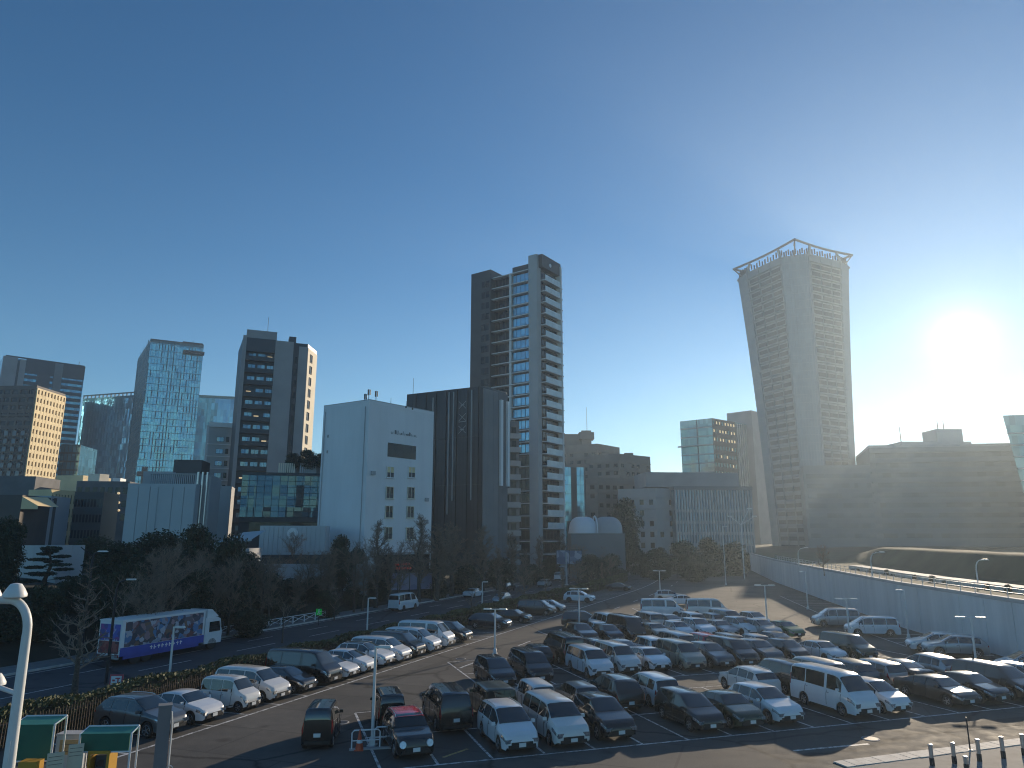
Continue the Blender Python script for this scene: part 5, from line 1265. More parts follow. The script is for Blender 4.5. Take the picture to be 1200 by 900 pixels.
for v in (578, 589, 598):
    p = at(139, v, 173.5); q = MB(); q.lathe([(.1, -.3), (.33, -.15), (.33, .15), (.1, .3)], 8, p); tag(q.build('wall_light', m_lamp, origin=p), {578: 'top one of three small glowing lights on a dark low block', 589: 'middle one of three small glowing lights on a dark low block', 598: 'lowest one of three small glowing lights on a dark low block'}[v], 'light', 'lights on the dark block')
low('pale_block', 'tiny sunlit cream block on a far roof below the glass towers', 117, 128, 557, 230, m_offw, 20, 5)
low('pale_block', 'tiny white block on a far roof left of the tall glass tower base', 132, 141, 562, 225, m_white, 80, 5)
B, P, top = low('grey_hall', 'pale grey blue hall with blank panel walls and a slatted roof screen', 150, 230, 570, 118, m_panel, 82, 14)
t, ln = tow(P[0], P[1])
for i in range(6):
    q = MB(); q.obox(P[0], t, i * ln / 6 + .05, (i + 1) * ln / 6 - .05 - (.5 if i == 2 else 0), 0, top, 0, .12); q.build('panel', m_panel, B)
q = MB()
for i in range(26): q.obox(P[0], t, ln * .22 + i * ln * .76 / 26, ln * .22 + i * ln * .76 / 26 + .14, top + .5, top + 2.3, -3, -2.8)
q.obox(P[0], t, ln * .2, ln, top + 2.3, top + 2.45, -3.2, -2.7); q.obox(P[0], t, ln * .05, ln * .5, top + .5, top + 2.9, -6, -4.6); q.build('roof_screen', m_lgrey, B)
low('dark_block', 'charcoal box-like block on the skyline behind the pale grey hall', 204, 237, 541, 170, m_gdark, 80, 8)
B, P, top = low('narrow_house', 'narrow pale house with tall shiny pipes right of the pale grey hall', 229, 247, 560, 122, m_lgrey, 80, 8)
t, ln = tow(P[0], P[1])
for i in range(3):
    q = MB(); p = P[0] + t * (ln * (.2 + .3 * i)) + Vector((t.y, -t.x, 0)) * .3; q.tube((p.x, p.y, 0), (p.x, p.y, top + 1), .18, n=8); q.build('pipe', m_metal, B)
low('narrow_house', 'narrow pale house under the slim white apartment house', 247, 271, 572, 150, m_lgrey, 74, 8)
# sloping blue-grey roof
C = at(252, 640, 98); zb = C.z; B = thing('shed', 'small shed with a sloping blue grey roof among the dark trees', 'shed', (C.x + 3, 100, 0)); x1 = at(296, 640, 98).x; zt = hz(621, 100)
q = MB(); q.add([(C.x - 1.5, 97.5, zb - .2), (x1, 97.5, zb + .9), (x1 - .3, 104, zt), (C.x + 1.5, 104, zt - .3)], [(0, 1, 2, 3)]); q.add([(C.x - 1.5, 97.5, zb - .4), (x1, 97.5, zb + .7), (x1, 97.5, zb + .9), (C.x - 1.5, 97.5, zb - .2)], [(0, 1, 2, 3)]); q.build('roof', m_panel, B)
q = MB(); q.prism([Vector((C.x - .5, 98, 0)), Vector((x1 - .4, 98, 0)), Vector((x1 - .4, 103, 0)), Vector((C.x - .5, 103, 0))], 0, zb - .3); q.build('wall', m_lgrey, B)
# pale garden wall at the left, pale-blue hoarding wall in the middle
def wallrun(name, label, pts, Y, v0, v1, mat, n, thick=.3):
    ps = [at(u, v0, y) for u, y in pts]; B = thing(name, label, 'wall', (ps[0].x, ps[0].y, 0))
    for (a, b) in zip(ps, ps[1:]):
        t, ln = tow(a, b); m_ = max(1, round(ln / n))
        for i in range(m_): q = MB(); q.obox(a, t, i * ln / m_ + .015, (i + 1) * ln / m_ - .015, 0, hz(v0, a.y + t.y * i * ln / m_), -thick, .01 * (i % 2)); q.build('wall_panel', mat, B)
    return B
wallrun('garden_wall', 'pale curved wall behind the dark pines at the left', [(4, 92), (40, 84), (70, 82), (100, 86)], 85, 639, 700, m_panel, 2.4)
wallrun('site_wall', 'pale blue green panel wall behind bare trees below the white building', [(300, 103), (345, 104), (432, 108)], 105, 661, 690, m_panel, 2.2)
# ------------------------------------------------------------------ trees, hedge
def bare_mesh(seed, H, spread, twig=3, fast=False, droop=0.0, lit=None, limbs=11, first=.3, up=.9):
    r = random.Random(seed); tr = MB(); cr = MB(); twig += 0
    pts = [Vector((0, 0, 0))]
    for i in range(1, 8): pts.append(Vector((r.uniform(-1, 1) * .03 * H * i / 7, r.uniform(-1, 1) * .03 * H * i / 7, H * .93 * i / 7)))
    r0 = H * .019
    tr.path(pts, [r0 * (1.25 if i == 0 else 1) * (1 - .88 * i / 7) for i in range(8)], 7)
    def on(f): k = f * 7; i = min(6, int(k)); return pts[i] + (pts[i + 1] - pts[i]) * (k - i)
    def grow(p, d, ln, rad, lev):
        n = 3 if lev < 2 else 2; q = p
        for i in range(n):
            d2 = (d + Vector((r.uniform(-.28, .28), r.uniform(-.28, .28), r.uniform(-.1, .28) - droop))).normalized()
            e = q + d2 * ln / n; cr.tube(q, e, rad * (1 - i / n * .6), rad * (1 - (i + 1) / n * .6), 4 if lev < 2 else 3, cap=False)
            if lev < 3:
                for _ in range(twig if lev else twig + 1):
                    sd = Vector((r.gauss(0, 1), r.gauss(0, 1), r.gauss(.25, .7))).normalized()
                    grow(q + (e - q) * r.random(), (d2 * .75 + sd * .8).normalized(), ln * r.uniform(.34, .55), rad * .5, lev + 1)
            q = e; d = d2
    for i in range(limbs):
        f = first + (1 - first) * (i + r.random() * .6) / limbs; f = min(f, .98); a = i * 2.4 + r.uniform(-.4, .4)
        k = spread(f); d = Vector((math.cos(a), math.sin(a), up * r.uniform(.6, 1.2))).normalized()
        grow(on(f), d, H * k, r0 * (1 - f * .75) * .55, 1 if fast else 0 + (1 if lit else 0))
    return tr.mesh('trunk', m_bark, smooth=60), cr.mesh('crown', m_twig)
round_ = lambda f: .34 * math.sin(math.pi * min(1, max(.08, (f - .12) / .95))) ** .7
cone_ = lambda f: .26 * (1.06 - f)
colm_ = lambda f: .18 * math.sin(math.pi * min(.96, max(.1, f))) ** .5
BT = [bare_mesh(1, 10, round_, 3, limbs=11), bare_mesh(2, 10, round_, 3, limbs=10, up=1.3), bare_mesh(3, 10, colm_, 3, limbs=15, up=1.9, first=.2), bare_mesh(4, 10, cone_, 2, limbs=24, up=.35, first=.16, lit=True), bare_mesh(5, 10, round_, 2, limbs=8, up=1.0, lit=True)]
def bare_tree(u, Y, vtop, var, label, group, wk=1.0, base=None):
    p = at(u, 640, Y); p.z = 0; p.z = bank_z(p) if base is None else base; H = hz(vtop, Y) - p.z
    t = thing('bare_tree', label, 'tree', p, rnd.uniform(0, 6.28), group)
    for nm, me in zip(('trunk', 'crown'), BT[var]): o = put(nm, me, t); o.scale = (H / 10 * wk, H / 10 * wk, H / 10)
    return t
def leaf_mesh(seed, lobes, n, size, mat, core=.0):
    r = random.Random(seed); q = MB()
    for (cx, cy, cz, rx, ry, rz_) in lobes:
        for _ in range(n):
            d = Vector((r.gauss(0, 1), r.gauss(0, 1), r.gauss(0, 1))).normalized(); k = r.uniform(.45, 1.06)
            c = Vector((cx + d.x * rx * k, cy + d.y * ry * k, cz + d.z * rz_ * k)); s = size * r.uniform(.6, 1.3)
            a = Vector((r.gauss(0, 1), r.gauss(0, 1), r.gauss(0, .6))).normalized(); b = a.orthogonal().normalized(); e = a.cross(b)
            b = (b * math.cos(6.28 * k) + e * math.sin(6.28 * k)); e = a.cross(b)
            q.quad(c - b * s, c + e * s * .55, c + b * s, c - e * s * .55)
    return q.mesh('crown', mat)
def blob_lobes(seed, n, R_, H, base):
    r = random.Random(seed); o = []
    for i in range(n):
        a = r.uniform(0, 6.28); z = base + (H - base) * (i + .5) / n; k = math.sin(math.pi * min(.95, .22 + .7 * (i + .5) / n))
        rr = R_ * r.uniform(.25, .62) * k; s = R_ * r.uniform(.34, .55); o.append((math.cos(a) * rr, math.sin(a) * rr, z, s * 1.1, s * 1.1, s * .8))
    return o
def ev_trunk(H):
    q = MB(); q.path([(0, 0, -.3), (.1, 0, H * .3), (-.05, .1, H * .8)], [.26, .2, .08], 7)
    for i in range(5): a = i * 2.2; q.tube((0, 0, H * (.25 + .1 * i)), (math.cos(a) * 2, math.sin(a) * 2, H * (.42 + .1 * i)), .09, .03, 5)
    return q.mesh('trunk', m_bark, smooth=60)
EV = [(ev_trunk(10), leaf_mesh(s, blob_lobes(s, 22, 4.3, 9.6, 1.6), 520, .21, m_leafd)) for s in (21, 22, 23)]
BUSH = [(ev_trunk(3), leaf_mesh(s, blob_lobes(s, 15, 4.6, 8.6, .6), 480, .24, m_leafd)) for s in (31, 32)]
# pine: tilted trunk with flat needle pads
def pine():
    r = random.Random(8); q = MB(); lobes = []; q.path([(0, 0, -.3), (.3, 0, 3), (-.1, .2, 6), (.2, 0, 9.4)], [.3, .24, .16, .05], 7)
    for i in range(13):
        z = 2.6 + i * .55; a = i * 2.4; k = 3.4 * (1 - i / 17) * r.uniform(.7, 1.1); c = (math.cos(a) * k * .75, math.sin(a) * k * .75, z + .3)
        q.tube((.1, 0, z - .2), c, .08, .03, 5); lobes.append((c[0], c[1], c[2], k * .42 + .3, k * .42 + .3, .28))
    lobes.append((.2, 0, 9.5, .9, .9, .5)); return q.mesh('trunk', m_bark, smooth=60), leaf_mesh(9, lobes, 230, .24, m_leafp)
PINE = pine()
def leaf_tree(u, Y, vtop, wpx, pair, label, cat='tree', group=None, name='evergreen_tree', base=None, half=4.4):
    p = at(u, 640, Y); p.z = 0; p.z = bank_z(p) if base is None else base; H = hz(vtop, Y) - p.z; wd = wpx / 850 * Y / 2 / half
    t = thing(name, label, cat, p, rnd.uniform(0, 6.28), group)
    for nm, me in zip(('trunk', 'crown'), pair): o = put(nm, me, t); o.scale = (wd, wd, H / 10)
    return t
GE = 'evergreen trees beyond the street on the left'
for a in ((8, 74, 612, 50, EV[0], 'dark evergreen tree cut by the left edge in front of the pale curved wall'),
          (140, 76, 640, 74, EV[1], 'broad dark evergreen right of the pale curved wall, behind the bare conical tree'),
          (188, 84, 628, 84, EV[2], 'dark evergreen mass right below the pale grey hall'),
          (228, 80, 622, 62, EV[0], 'tall dark evergreen left of the shed with the sloping roof'),
          (272, 78, 634, 60, EV[1], 'dark evergreen in front of the shed with the sloping roof'),
          (110, 92, 632, 60, EV[2], 'dark evergreen behind the conical bare tree, touching the pale curved wall'),
          (160, 66, 668, 70, EV[0], 'low dark evergreen just behind the printed truck'),
          (235, 70, 672, 60, EV[2], 'low dark evergreen behind the cab of the printed truck'),
          (400, 104, 632, 36, EV[1], 'small dark evergreen at the left foot of the white building'),
          (735, 205, 590, 46, EV[0], 'dark evergreen behind the vaulted hall'),
          ): leaf_tree(*a[:5], a[5], group=GE)
leaf_tree(58, 62, 682, 62, BUSH[0], 'big round dark shrub at the left in front of the pine', 'shrub', 'shrubs along the street', 'shrub')
leaf_tree(12, 60, 706, 70, BUSH[1], 'round dark shrub at the left edge behind the big curved lamp', 'shrub', 'shrubs along the street', 'shrub')
leaf_tree(300, 74, 712, 50, BUSH[0], 'low dark shrub under the small bare trees by the white rail fence', 'shrub', 'shrubs along the street', 'shrub')
leaf_tree(420, 112, 640, 30, BUSH[1], 'small dark shrub beside the red lantern shopfront', 'shrub', 'shrubs along the street', 'shrub')
leaf_tree(61, 76, 640, 66, PINE, 'pine with flat needle pads in front of the pale curved wall', 'tree', None, 'pine_tree', half=3.2)
for u, w_, lab in ((338, 26, 'roof garden tree, left one on the mirror glass building'), (356, 34, 'roof garden tree, middle one on the mirror glass building'), (373, 26, 'roof garden tree, right one on the mirror glass building')):
    leaf_tree(u, 147, 526 if u == 356 else 530, w_, BUSH[u % 2], lab, 'tree', 'roof garden trees', 'roof_tree', base=hz(549, 147))
GB = 'bare winter trees along the street'
for a in ((200, 64, 648, 1, 'broad reddish bare tree behind the printed truck', 1.1), (255, 72, 668, 0, 'bare tree right of the printed truck cab', 1.0),
          (300, 76, 690, 4, 'small bare tree left of the green street sign behind the rail fence', 1.0), (338, 70, 700, 4, 'small sunlit bare tree between the rail fence and the green sign', 1.1),
          (396, 88, 690, 4, 'small sunlit bare tree in front of the white street van', 1.1), (362, 92, 650, 0, 'bare tree in front of the pale blue green panel wall', 1.0),
          (443, 102, 607, 2, 'tall bare tree in front of the paired windows of the white building', 1.15), (492, 110, 600, 2, 'tall bare tree at the seam of white and black buildings', 1.2),
          (513, 114, 612, 2, 'feathery bare tree between the white building and the louvred one', 1.5), (530, 122, 610, 2, 'feathery bare tree, first in front of the black louvred building', 1.6), (566, 132, 614, 2, 'feathery bare tree, second in front of the black louvred building', 1.5),
          (600, 146, 622, 2, 'feathery bare tree below the narrow balcony house', 1.4), (345, 108, 626, 0, 'bare tree before the ribbed hall with the clock', .9),
          (470, 100, 640, 1, 'bare tree in front of the purple hoarding', 1.0), (516, 116, 640, 0, 'bare tree right of the purple hoarding', 1.0),
          (418, 96, 640, 1, 'bare tree above the white street van', .9), (632, 160, 626, 2, 'bare tree at the foot of the tallest slim tower', 1.2), (655, 190, 628, 0, 'bare tree left of the vaulted hall', 1.2),
          (320, 84, 656, 1, 'bare tree above the white rail fence', 1.0), (152, 60, 676, 4, 'thin bare tree behind the rear of the printed truck', 1.0), (182, 68, 640, 2, 'tall slim bare tree above the middle of the printed truck', 1.5), (243, 74, 640, 2, 'tall slim bare tree right of the printed truck before the shed', 1.6), (290, 80, 650, 2, 'tall slim bare tree above the left end of the white rail fence', 1.6), (388, 92, 640, 2, 'tall slim bare tree between the green sign and the street van', 1.5)):
    bare_tree(a[0], a[1], a[2], a[3], a[4], GB, a[5])
p = road(7.0, 8.6); t = thing('bare_tree', 'bare conical tree with a straight trunk rising above the hedge at the left', 'tree', (G(87, 812).x, G(87, 812).y, 0), 1.0)
Hh = hz(640, 47)
for nm, me in zip(('trunk', 'crown'), BT[3]): o = put(nm, me, t); o.scale = (Hh / 10 * 1.05, Hh / 10 * 1.05, Hh / 10)
for i, s in enumerate(range(50, 128, 9)):            # young street trees on the near pavement
    p = road(s, 8.6); t = thing('bare_tree', 'young bare street tree on the near pavement, number %d counted from the tall lamp outwards' % (i + 1) if False else 'young thin bare street tree behind the hedge of the car park', 'tree', p, i * 1.7, 'young bare street trees')
    for nm, me in zip(('trunk', 'crown'), BT[(4, 2, 0)[i % 3]]): o = put(nm, me, t); k = .42 + .06 * (i % 3); o.scale = (k, k, k)
p = at(963, 660, 98); bare_tree(963, 92, 640, 0, 'reddish bare bush on the terrace between two curved lamps', None, .8, base=4.9)
for i, (u, Y, vt, w_) in enumerate(((772, 168, 640, 44), (800, 175, 632, 50), (832, 182, 628, 46), (752, 178, 646, 30), (815, 160, 648, 40), (860, 185, 634, 44))):
    leaf_tree(u, Y, vt, w_, BUSH[i % 2], ('dark shrub at the far end of the lot, under the institute', 'dark shrub under the middle of the institute', 'dark shrub below the right half of the institute', 'leftmost small dark shrub by the far street', 'low dark shrub in front of two others at the far end', 'dark shrub nearest the retaining wall at the far end')[i], 'shrub', 'shrubs at the far end of the car park', 'shrub', base=.0)
for i in range(13):                                # little shrubs between parapet and wall
    y = 46 + i * 5.2 + 1.6 * math.sin(i * 2.3); x = wallx(y) + 4.0; t = thing('shrub', 'small round shrub on the terrace edge below the stone parapet', 'shrub', (x, y, 4.75), i, 'small shrubs on the terrace edge')
    o = put('crown', BUSH[i % 2][1], t); k = .055 + .02 * ((i * 5) % 3); o.scale = (k * 1.5, k * 1.2, k * .8)

# more planting on the bank: it reads as one dark thicket in the photograph, yet each shrub stands by itself
GSL = ['below the brick building, left of the pine', 'between the pine and the conical bare tree', 'left of the dark street lamp beside the truck', 'above the rear of the printed truck', 'above the middle of the printed truck', 'above the cab of the printed truck', 'right of the printed truck cab under the shed', 'under the right end of the shed roof', 'under the left end of the ribbed hall', 'under the clock of the ribbed hall', 'under the right end of the ribbed hall', 'low before the pale blue green panel wall', 'at the left foot of the white building', 'under the red lantern shopfront', 'at the left foot of the black louvred building', 'at the middle foot of the black louvred building', 'at the foot of the narrow balcony house', 'at the foot of the tallest slim tower', 'in front of the left end of the vaulted hall', 'in front of the right end of the vaulted hall']
GS = 'dark shrubs on the bank beyond the street'
for i, (u, Y, vt, w_) in enumerate(((40, 72, 690, 60), (92, 70, 676, 56), (128, 68, 672, 54), (172, 74, 655, 66), (206, 76, 652, 64), (250, 78, 660, 56), (288, 84, 652, 60), (318, 88, 668, 54), (346, 92, 676, 46), (372, 96, 678, 44), (386, 90, 690, 36), (415, 100, 684, 34), (444, 106, 672, 36), (510, 118, 664, 44), (545, 126, 660, 46), (585, 140, 656, 46), (622, 150, 660, 40), (645, 170, 652, 36), (690, 160, 652, 40), (716, 166, 648, 40))):
    leaf_tree(u, Y, vt, w_, BUSH[i % 2] if i % 3 else EV[i % 3], 'dark thicket shrub ' + GSL[i], 'shrub', GS, 'shrub', half=4.6)
GTL = iter(['before the shed with the sloping roof', 'left of the ribbed hall with the clock', 'right of the clock on the ribbed hall, tall and narrow', 'before the site wall under the roof garden', 'at the left foot of the white building, low', 'before the lantern shopfront of the white building, narrow', 'before the left half of the louvred building, narrow and low', 'before the right edge of the louvred building', 'at the left foot of the tallest tower', 'before the left half of the vaulted hall', 'before the right half of the vaulted hall', 'above the middle of the printed truck', 'above the cab of the printed truck'])
for u, Y, vt, var, wk in ((275, 74, 660, 1, 1.0), (312, 80, 655, 0, 1.1), (352, 86, 668, 2, 1.6), (378, 94, 650, 1, 1.1), (428, 98, 650, 0, 1.0), (458, 104, 640, 2, 1.4), (548, 126, 640, 2, 1.6), (583, 136, 640, 2, 1.5), (615, 150, 646, 1, 1.2), (676, 168, 640, 0, 1.2), (700, 172, 642, 1, 1.2), (180, 62, 676, 0, 1.2), (228, 70, 660, 1, 1.2)):
    bare_tree(u, Y, vt, var, 'bare thicket tree ' + next(GTL), 'bare trees in the thicket', wk)

# hedge with its posts and rails -------------------------------------------------
hd = thing('hedge', 'long clipped hedge between the street and the car park, its top sunlit', 'hedge', road(50, 6.9))
q = MB(); r = random.Random(4); s = -22.0
while s < 131:
    n = 34 if s < 30 else 24
    for _ in range(int(n * 9)):
        a = s + r.random(); b = 6.25 + r.random() * 1.25; z = r.uniform(.05, 1.55 + .12 * math.sin(a * .9) + .1 * r.random())
        if r.random() < .45: z = 1.42 + .2 * r.random() + .12 * math.sin(a * .9)
        elif r.random() < .5: b = 6.2 + .15 * r.random()
        c = road(a, b, z); k = r.uniform(.07, .15) * (1 if s < 40 else 1.5); d = Vector((r.gauss(0, 1), r.gauss(0, 1), r.gauss(0, 1))).normalized(); e = d.orthogonal().normalized(); f = d.cross(e)
        q.quad(c - e * k, c + f * k * .6, c + e * k, c - f * k * .6)
    s += 1
stuff(q.build('foliage', m_hedge, hd))
q = MB(); vs = []
for i, s in enumerate(range(-22, 132, 3)):
    for b, z in ((6.4, 0), (6.4, 1.35), (7.4, 1.35), (7.4, 0)): vs.append(road(s, b, z))
n = len(vs) // 4; q.add(vs, [(i * 4 + j, i * 4 + j + 1, i * 4 + j + 5, i * 4 + j + 4) for i in range(n - 1) for j in range(3)] + [(0, 1, 2, 3)]); q.build('branches', m_soil, hd)
fe = thing('lattice_fence', 'dark post and rail fence in front of the hedge', 'fence', road(50, 6.0))
q = MB(); q.box((0, 0, .62), (.09, .09, 1.24)); pm_ = q.mesh('post', m_bark)
for i in range(-8, 50): put('post', pm_, fe, road(i * 2.62, 6.02) - fe.location, math.pi / 2 - R(22))
for zz in (.55, 1.12):
    q = MB(); q.path([road(s, 5.98, zz) for s in range(-21, 129, 3)], .035, 4); q.build('rail', m_bark, fe)
bf = thing('bamboo_fence', 'dense upright bamboo stick fence before the hedge at the left', 'fence', road(0, 5.9))
q = MB(); r = random.Random(6)
for i in range(290): s = -21 + i * .15; q.tube(road(s, 5.88, 0), road(s + r.uniform(-.03, .03), 5.86, 1.3 + r.uniform(-.08, .22)), .026, .02, 4, cap=False)
stuff(q.build('bamboo_stick', m_bark, bf))

# white pipe fences on the far pavement
def pipe_fence(s0, s1, q_, label):
    f = thing('pipe_fence', label, 'fence', road((s0 + s1) / 2, q_, .13)); n = int((s1 - s0) / 2)
    for i in range(n):
        a, b = s0 + i * 2, s0 + i * 2 + 1.9; q = MB()
        q.path([road(a, q_, .13), road(a, q_, .95), road(b, q_, .95), road(b, q_, .13)], .045, 5); q.tube(road(a, q_, .3), road(b, q_, .85), .035, n=5); q.tube(road(a, q_, .85), road(b, q_, .3), .035, n=5); q.build('fence_panel', m_white, f)
pipe_fence(17, 44, 24.6, 'white pipe fence with crossed bars on the far pavement right of the truck')
pipe_fence(-14, -2, 24.6, 'white pipe fence on the far pavement at the left edge behind the big curved lamp')

# ------------------------------------------------------------------ lamps
def lamp(name, label, p, H, double, az, group, arm=1.1, cat='lamp post'):
    t = thing(name, label, cat, p, math.pi / 2 - R(az), group)
    q = MB(); q.path([(0, 0, 0), (0, 0, H * .5), (0, 0, H)], [.085, .075, .06], 10); q.build('pole', m_pole, None, smooth=50).parent = t
    q = MB(); q.box((0, 0, .03), (.4, .4, .06)); q.lathe([(.16, .06), (.15, .35), (.09, .42)], 10); q.build('base', m_pole, None, smooth=40).parent = t
    q = MB(); q.tube((-arm if double else -.05, 0, H), (arm, 0, H), .045, n=6); q.build('arm', m_pole, None).parent = t
    for sd in ((1, -1) if double else (1,)):
        q = MB(); q.box((sd * arm * .8, 0, H + .03), (.75, .30, .10), taper=.8); q.box((sd * arm * .8, 0, H - .035), (.55, .22, .03)); q.build('lamp_head', m_pole, None).parent = t
    return t
LG = 'double armed lamps of the car park'
def lot_lamp(u, v, vt, double, label, az=100, arm=.85):
    p = G(u, v); H = hz(vt, p.y); return lamp('lot_lamp', label, p, H, double, az, LG if double else 'single armed lamps of the car park', arm)
lot_lamp(436, 874, 758, False, 'single armed white lamp with a white barrier round its base', 100, .6)
lot_lamp(580, 766, 714, True, 'double armed lamp between the aisle and the left end of the third row')
lot_lamp(679, 736, 690, True, 'double armed lamp beside the dark sideways estate car')
lot_lamp(774, 702, 669, True, 'farthest double armed lamp behind the two sideways white vans')
lot_lamp(900, 742, 686, True, 'double armed lamp behind the green car')
lot_lamp(996, 750, 702, True, 'double armed lamp in front of the two minivans at the wall')
lot_lamp(1065, 748, 692, False, 'single armed lamp close to the retaining wall, right one', 280, .5)
lot_lamp(1146, 792, 724, True, 'double armed lamp at the right behind the bronze saloon')
lot_lamp(947, 714, 670, False, 'single armed lamp close to the retaining wall, left one', 280, .5)
for u, v, vt, lab in ((196, 818, 735, 'white lamp at the hedge just right of the printed truck'), (430, 742, 701, 'white lamp at the hedge above the white minivans'), (565, 708, 682, 'white lamp at the hedge beyond the dark blue car')):
    s_ = {196: 8.2, 430: 33.0, 565: 62.0}[u]; p = road(s_, 7.75); k = ray(u, 740); x = p.y * k[0] / k[1]
    q_ = at(u, v, p.y); lamp('hedge_lamp', lab, (q_.x, q_.y, 0), hz(vt, q_.y), False, 100, 'single armed lamps along the hedge', .55)
def curved_lamp(u, v, ub, vb, Y, label, z0):
    p = at(u, v, Y); b = at(ub, vb, Y); t = thing('curved_lamp', label, 'lamp post', (p.x, p.y, z0), 0, 'curved lamps on the terrace'); H = b.z - z0; d = b.x - p.x
    q = MB(); q.path([(0, 0, 0), (0, 0, H * .62), (d * .08, 0, H * .8), (d * .3, 0, H * .93), (d * .65, 0, H * .985), (d, 0, H)], [.07, .06, .055, .05, .045, .04], 8); q.build('pole', m_pole, None, smooth=60).parent = t
    q = MB(); q.box((d + .25, 0, H + .02), (.75, .3, .12), taper=.7); q.build('lamp_head', m_pole, None).parent = t
curved_lamp(1022, 674, 1031, 647, 92, 'curved lamp on the terrace where the sunlit parapet begins', 4.85)
curved_lamp(1147, 690, 1151, 656, 74, 'curved lamp on the terrace rising behind the sunlit parapet at the right', 4.85)
curved_lamp(936, 661, 943, 642, 125, 'farthest curved lamp on the terrace beside a bare bush', 4.85)
# many-armed lamp far behind
p = at(870, 640, 170); t = thing('branching_lamp', 'tall far lamp with three raised arms in front of the institute', 'lamp post', (p.x, p.y, 0)); zb = hz(615, 170)
q = MB(); q.tube((0, 0, 0), (0, 0, zb), .14, .1, 6); q.build('pole', m_pole, None).parent = t
for u, v in ((855, 605), (878, 596), (884, 605)):
    e = at(u, v, 170) - Vector((p.x, p.y, 0)); q = MB(); q.tube((0, 0, zb), e, .09, .06, 5); q.box((e.x, e.y, e.z), (1.1, .5, .25)); q.build('lamp_arm', m_pole, None).parent = t
p = at(848, 640, 150); lamp('street_lamp', 'far single lamp left of the branching lamp at the end of the lot', (p.x, p.y, 0), hz(617, 150), False, 90, None, .8)
# dark street lamp beside the truck and the tall one behind the conical tree
t = thing('street_lamp', 'dark street lamp pole beside the rear of the printed truck', 'lamp post', G(124, 802)); H = hz(679, t.location.y)
q = MB(); q.path([(0, 0, 0), (0, 0, H * .9), (.15, 0, H * .97), (.7, 0, H)], [.11, .08, .06, .05], 8); q.build('pole', m_dmetal, None, smooth=60).parent = t
q = MB(); q.box((.95, 0, H), (.6, .22, .1)); q.build('lamp_head', m_pole, None).parent = t
p = at(103, 700, 62); t = thing('street_lamp', 'tall grey street lamp whose arm shows above the conical bare tree', 'lamp post', (p.x, p.y, 0)); H = hz(646, 62)
q = MB(); q.path([(0, 0, 0), (0, 0, H * .9), (.1, 0, H * .97), (.5, 0, H)], [.12, .09, .07, .06], 8); q.tube((0, 0, H * .95), (-1.1, 0, H * 1.04), .04, n=5); q.build('pole', m_dmetal, None, smooth=60).parent = t
q = MB(); q.box((.8, 0, H), (.9, .25, .12), taper=.7); q.build('lamp_head', m_pole, None).parent = t
# the big curved lamp close to the camera
Y = 9.0; x = at(10, 900, Y).x; zt = hz(697, Y); t = thing('curved_lamp', 'big white curved lamp post close to the camera at the left edge', 'lamp post', (x, Y, 0))
q = MB(); q.path([(0, 0, 0), (0, 0, zt - 2.0), (0, 0, zt - .48)] + [(-.26 + .26 * math.cos(a), 0, zt - .42 + .36 * math.sin(a)) for a in [R(10 * i) for i in range(0, 10)]] + [(-.6, 0, zt - .055)], [.085, .066, .052] + [.05] * 10 + [.05], 14); q.build('pole', m_pole, None, smooth=60).parent = t
def bell(c, k=1.0): q = MB(); q.lathe([(.02 * k, .13 * k), (.06 * k, .12 * k), (.10 * k, .06 * k), (.13 * k, 0), (.13 * k, -.03 * k), (.10 * k, -.045 * k), (.02, -.05 * k)], 18, c); return q
q = MB(); q.lathe([(.075, zt - 2.35), (.082, zt - 2.33), (.082, zt - 2.2), (.075, zt - 2.18)], 14); q.build('band', m_pole, None, smooth=40).parent = t; q = MB(); q.box((.0, -.062, zt - 1.75), (.055, .02, .26)); q.build('access_hatch', m_pole, None).parent = t
bell((-.19, -.03, zt + .01)).build('lamp_head', m_pole, None, smooth=40).parent = t; bell((-.50, -.03, zt + .0)).build('lamp_head', m_pole, None, smooth=40).parent = t
e = at(2, 800, 9.6); q = MB(); q.path([(0, 0, e.z - .45), (-.25, .4, e.z - .1), (e.x - x - .2, .6, e.z)], .03, 8); q.build('arm', m_pole, None, smooth=50).parent = t
bell((e.x - x - .08, .6, e.z), .9).build('lamp_head', m_pole, None, smooth=40).parent = t
# ------------------------------------------------------------------ street things
def livery(name, cols, scale, rough=.45):
    m = bpy.data.materials.new(name); m.use_nodes = True; t = m.node_tree; b = t.nodes['Principled BSDF']
    g = t.nodes.new('ShaderNodeTexCoord'); n = t.nodes.new('ShaderNodeTexNoise'); n.inputs['Scale'].default_value = scale * .6; n.inputs['Detail'].default_value = 3
    t.links.new(g.outputs['Object'], n.inputs['Vector'])
    mx = t.nodes.new('ShaderNodeMixRGB'); mx.blend_type = 'ADD'; mx.inputs[0].default_value = .8; t.links.new(g.outputs['Object'], mx.inputs[1]); t.links.new(n.outputs[1], mx.inputs[2])
    v = t.nodes.new('ShaderNodeTexVoronoi'); v.inputs['Scale'].default_value = scale; t.links.new(mx.outputs[0], v.inputs['Vector'])
    s = t.nodes.new('ShaderNodeSeparateColor'); t.links.new(v.outputs['Color'], s.inputs[0])
    r = t.nodes.new('ShaderNodeValToRGB'); r.color_ramp.interpolation = 'CONSTANT'; e = r.color_ramp.elements
    while len(e) < len(cols): e.new(.5)
    for i, c in enumerate(cols): e[i].position = i / len(cols); e[i].color = (*c, 1)
    t.links.new(s.outputs[0], r.inputs[0]); t.links.new(r.outputs[0], b.inputs['Base Color']); b.inputs['Roughness'].default_value = rough; return m
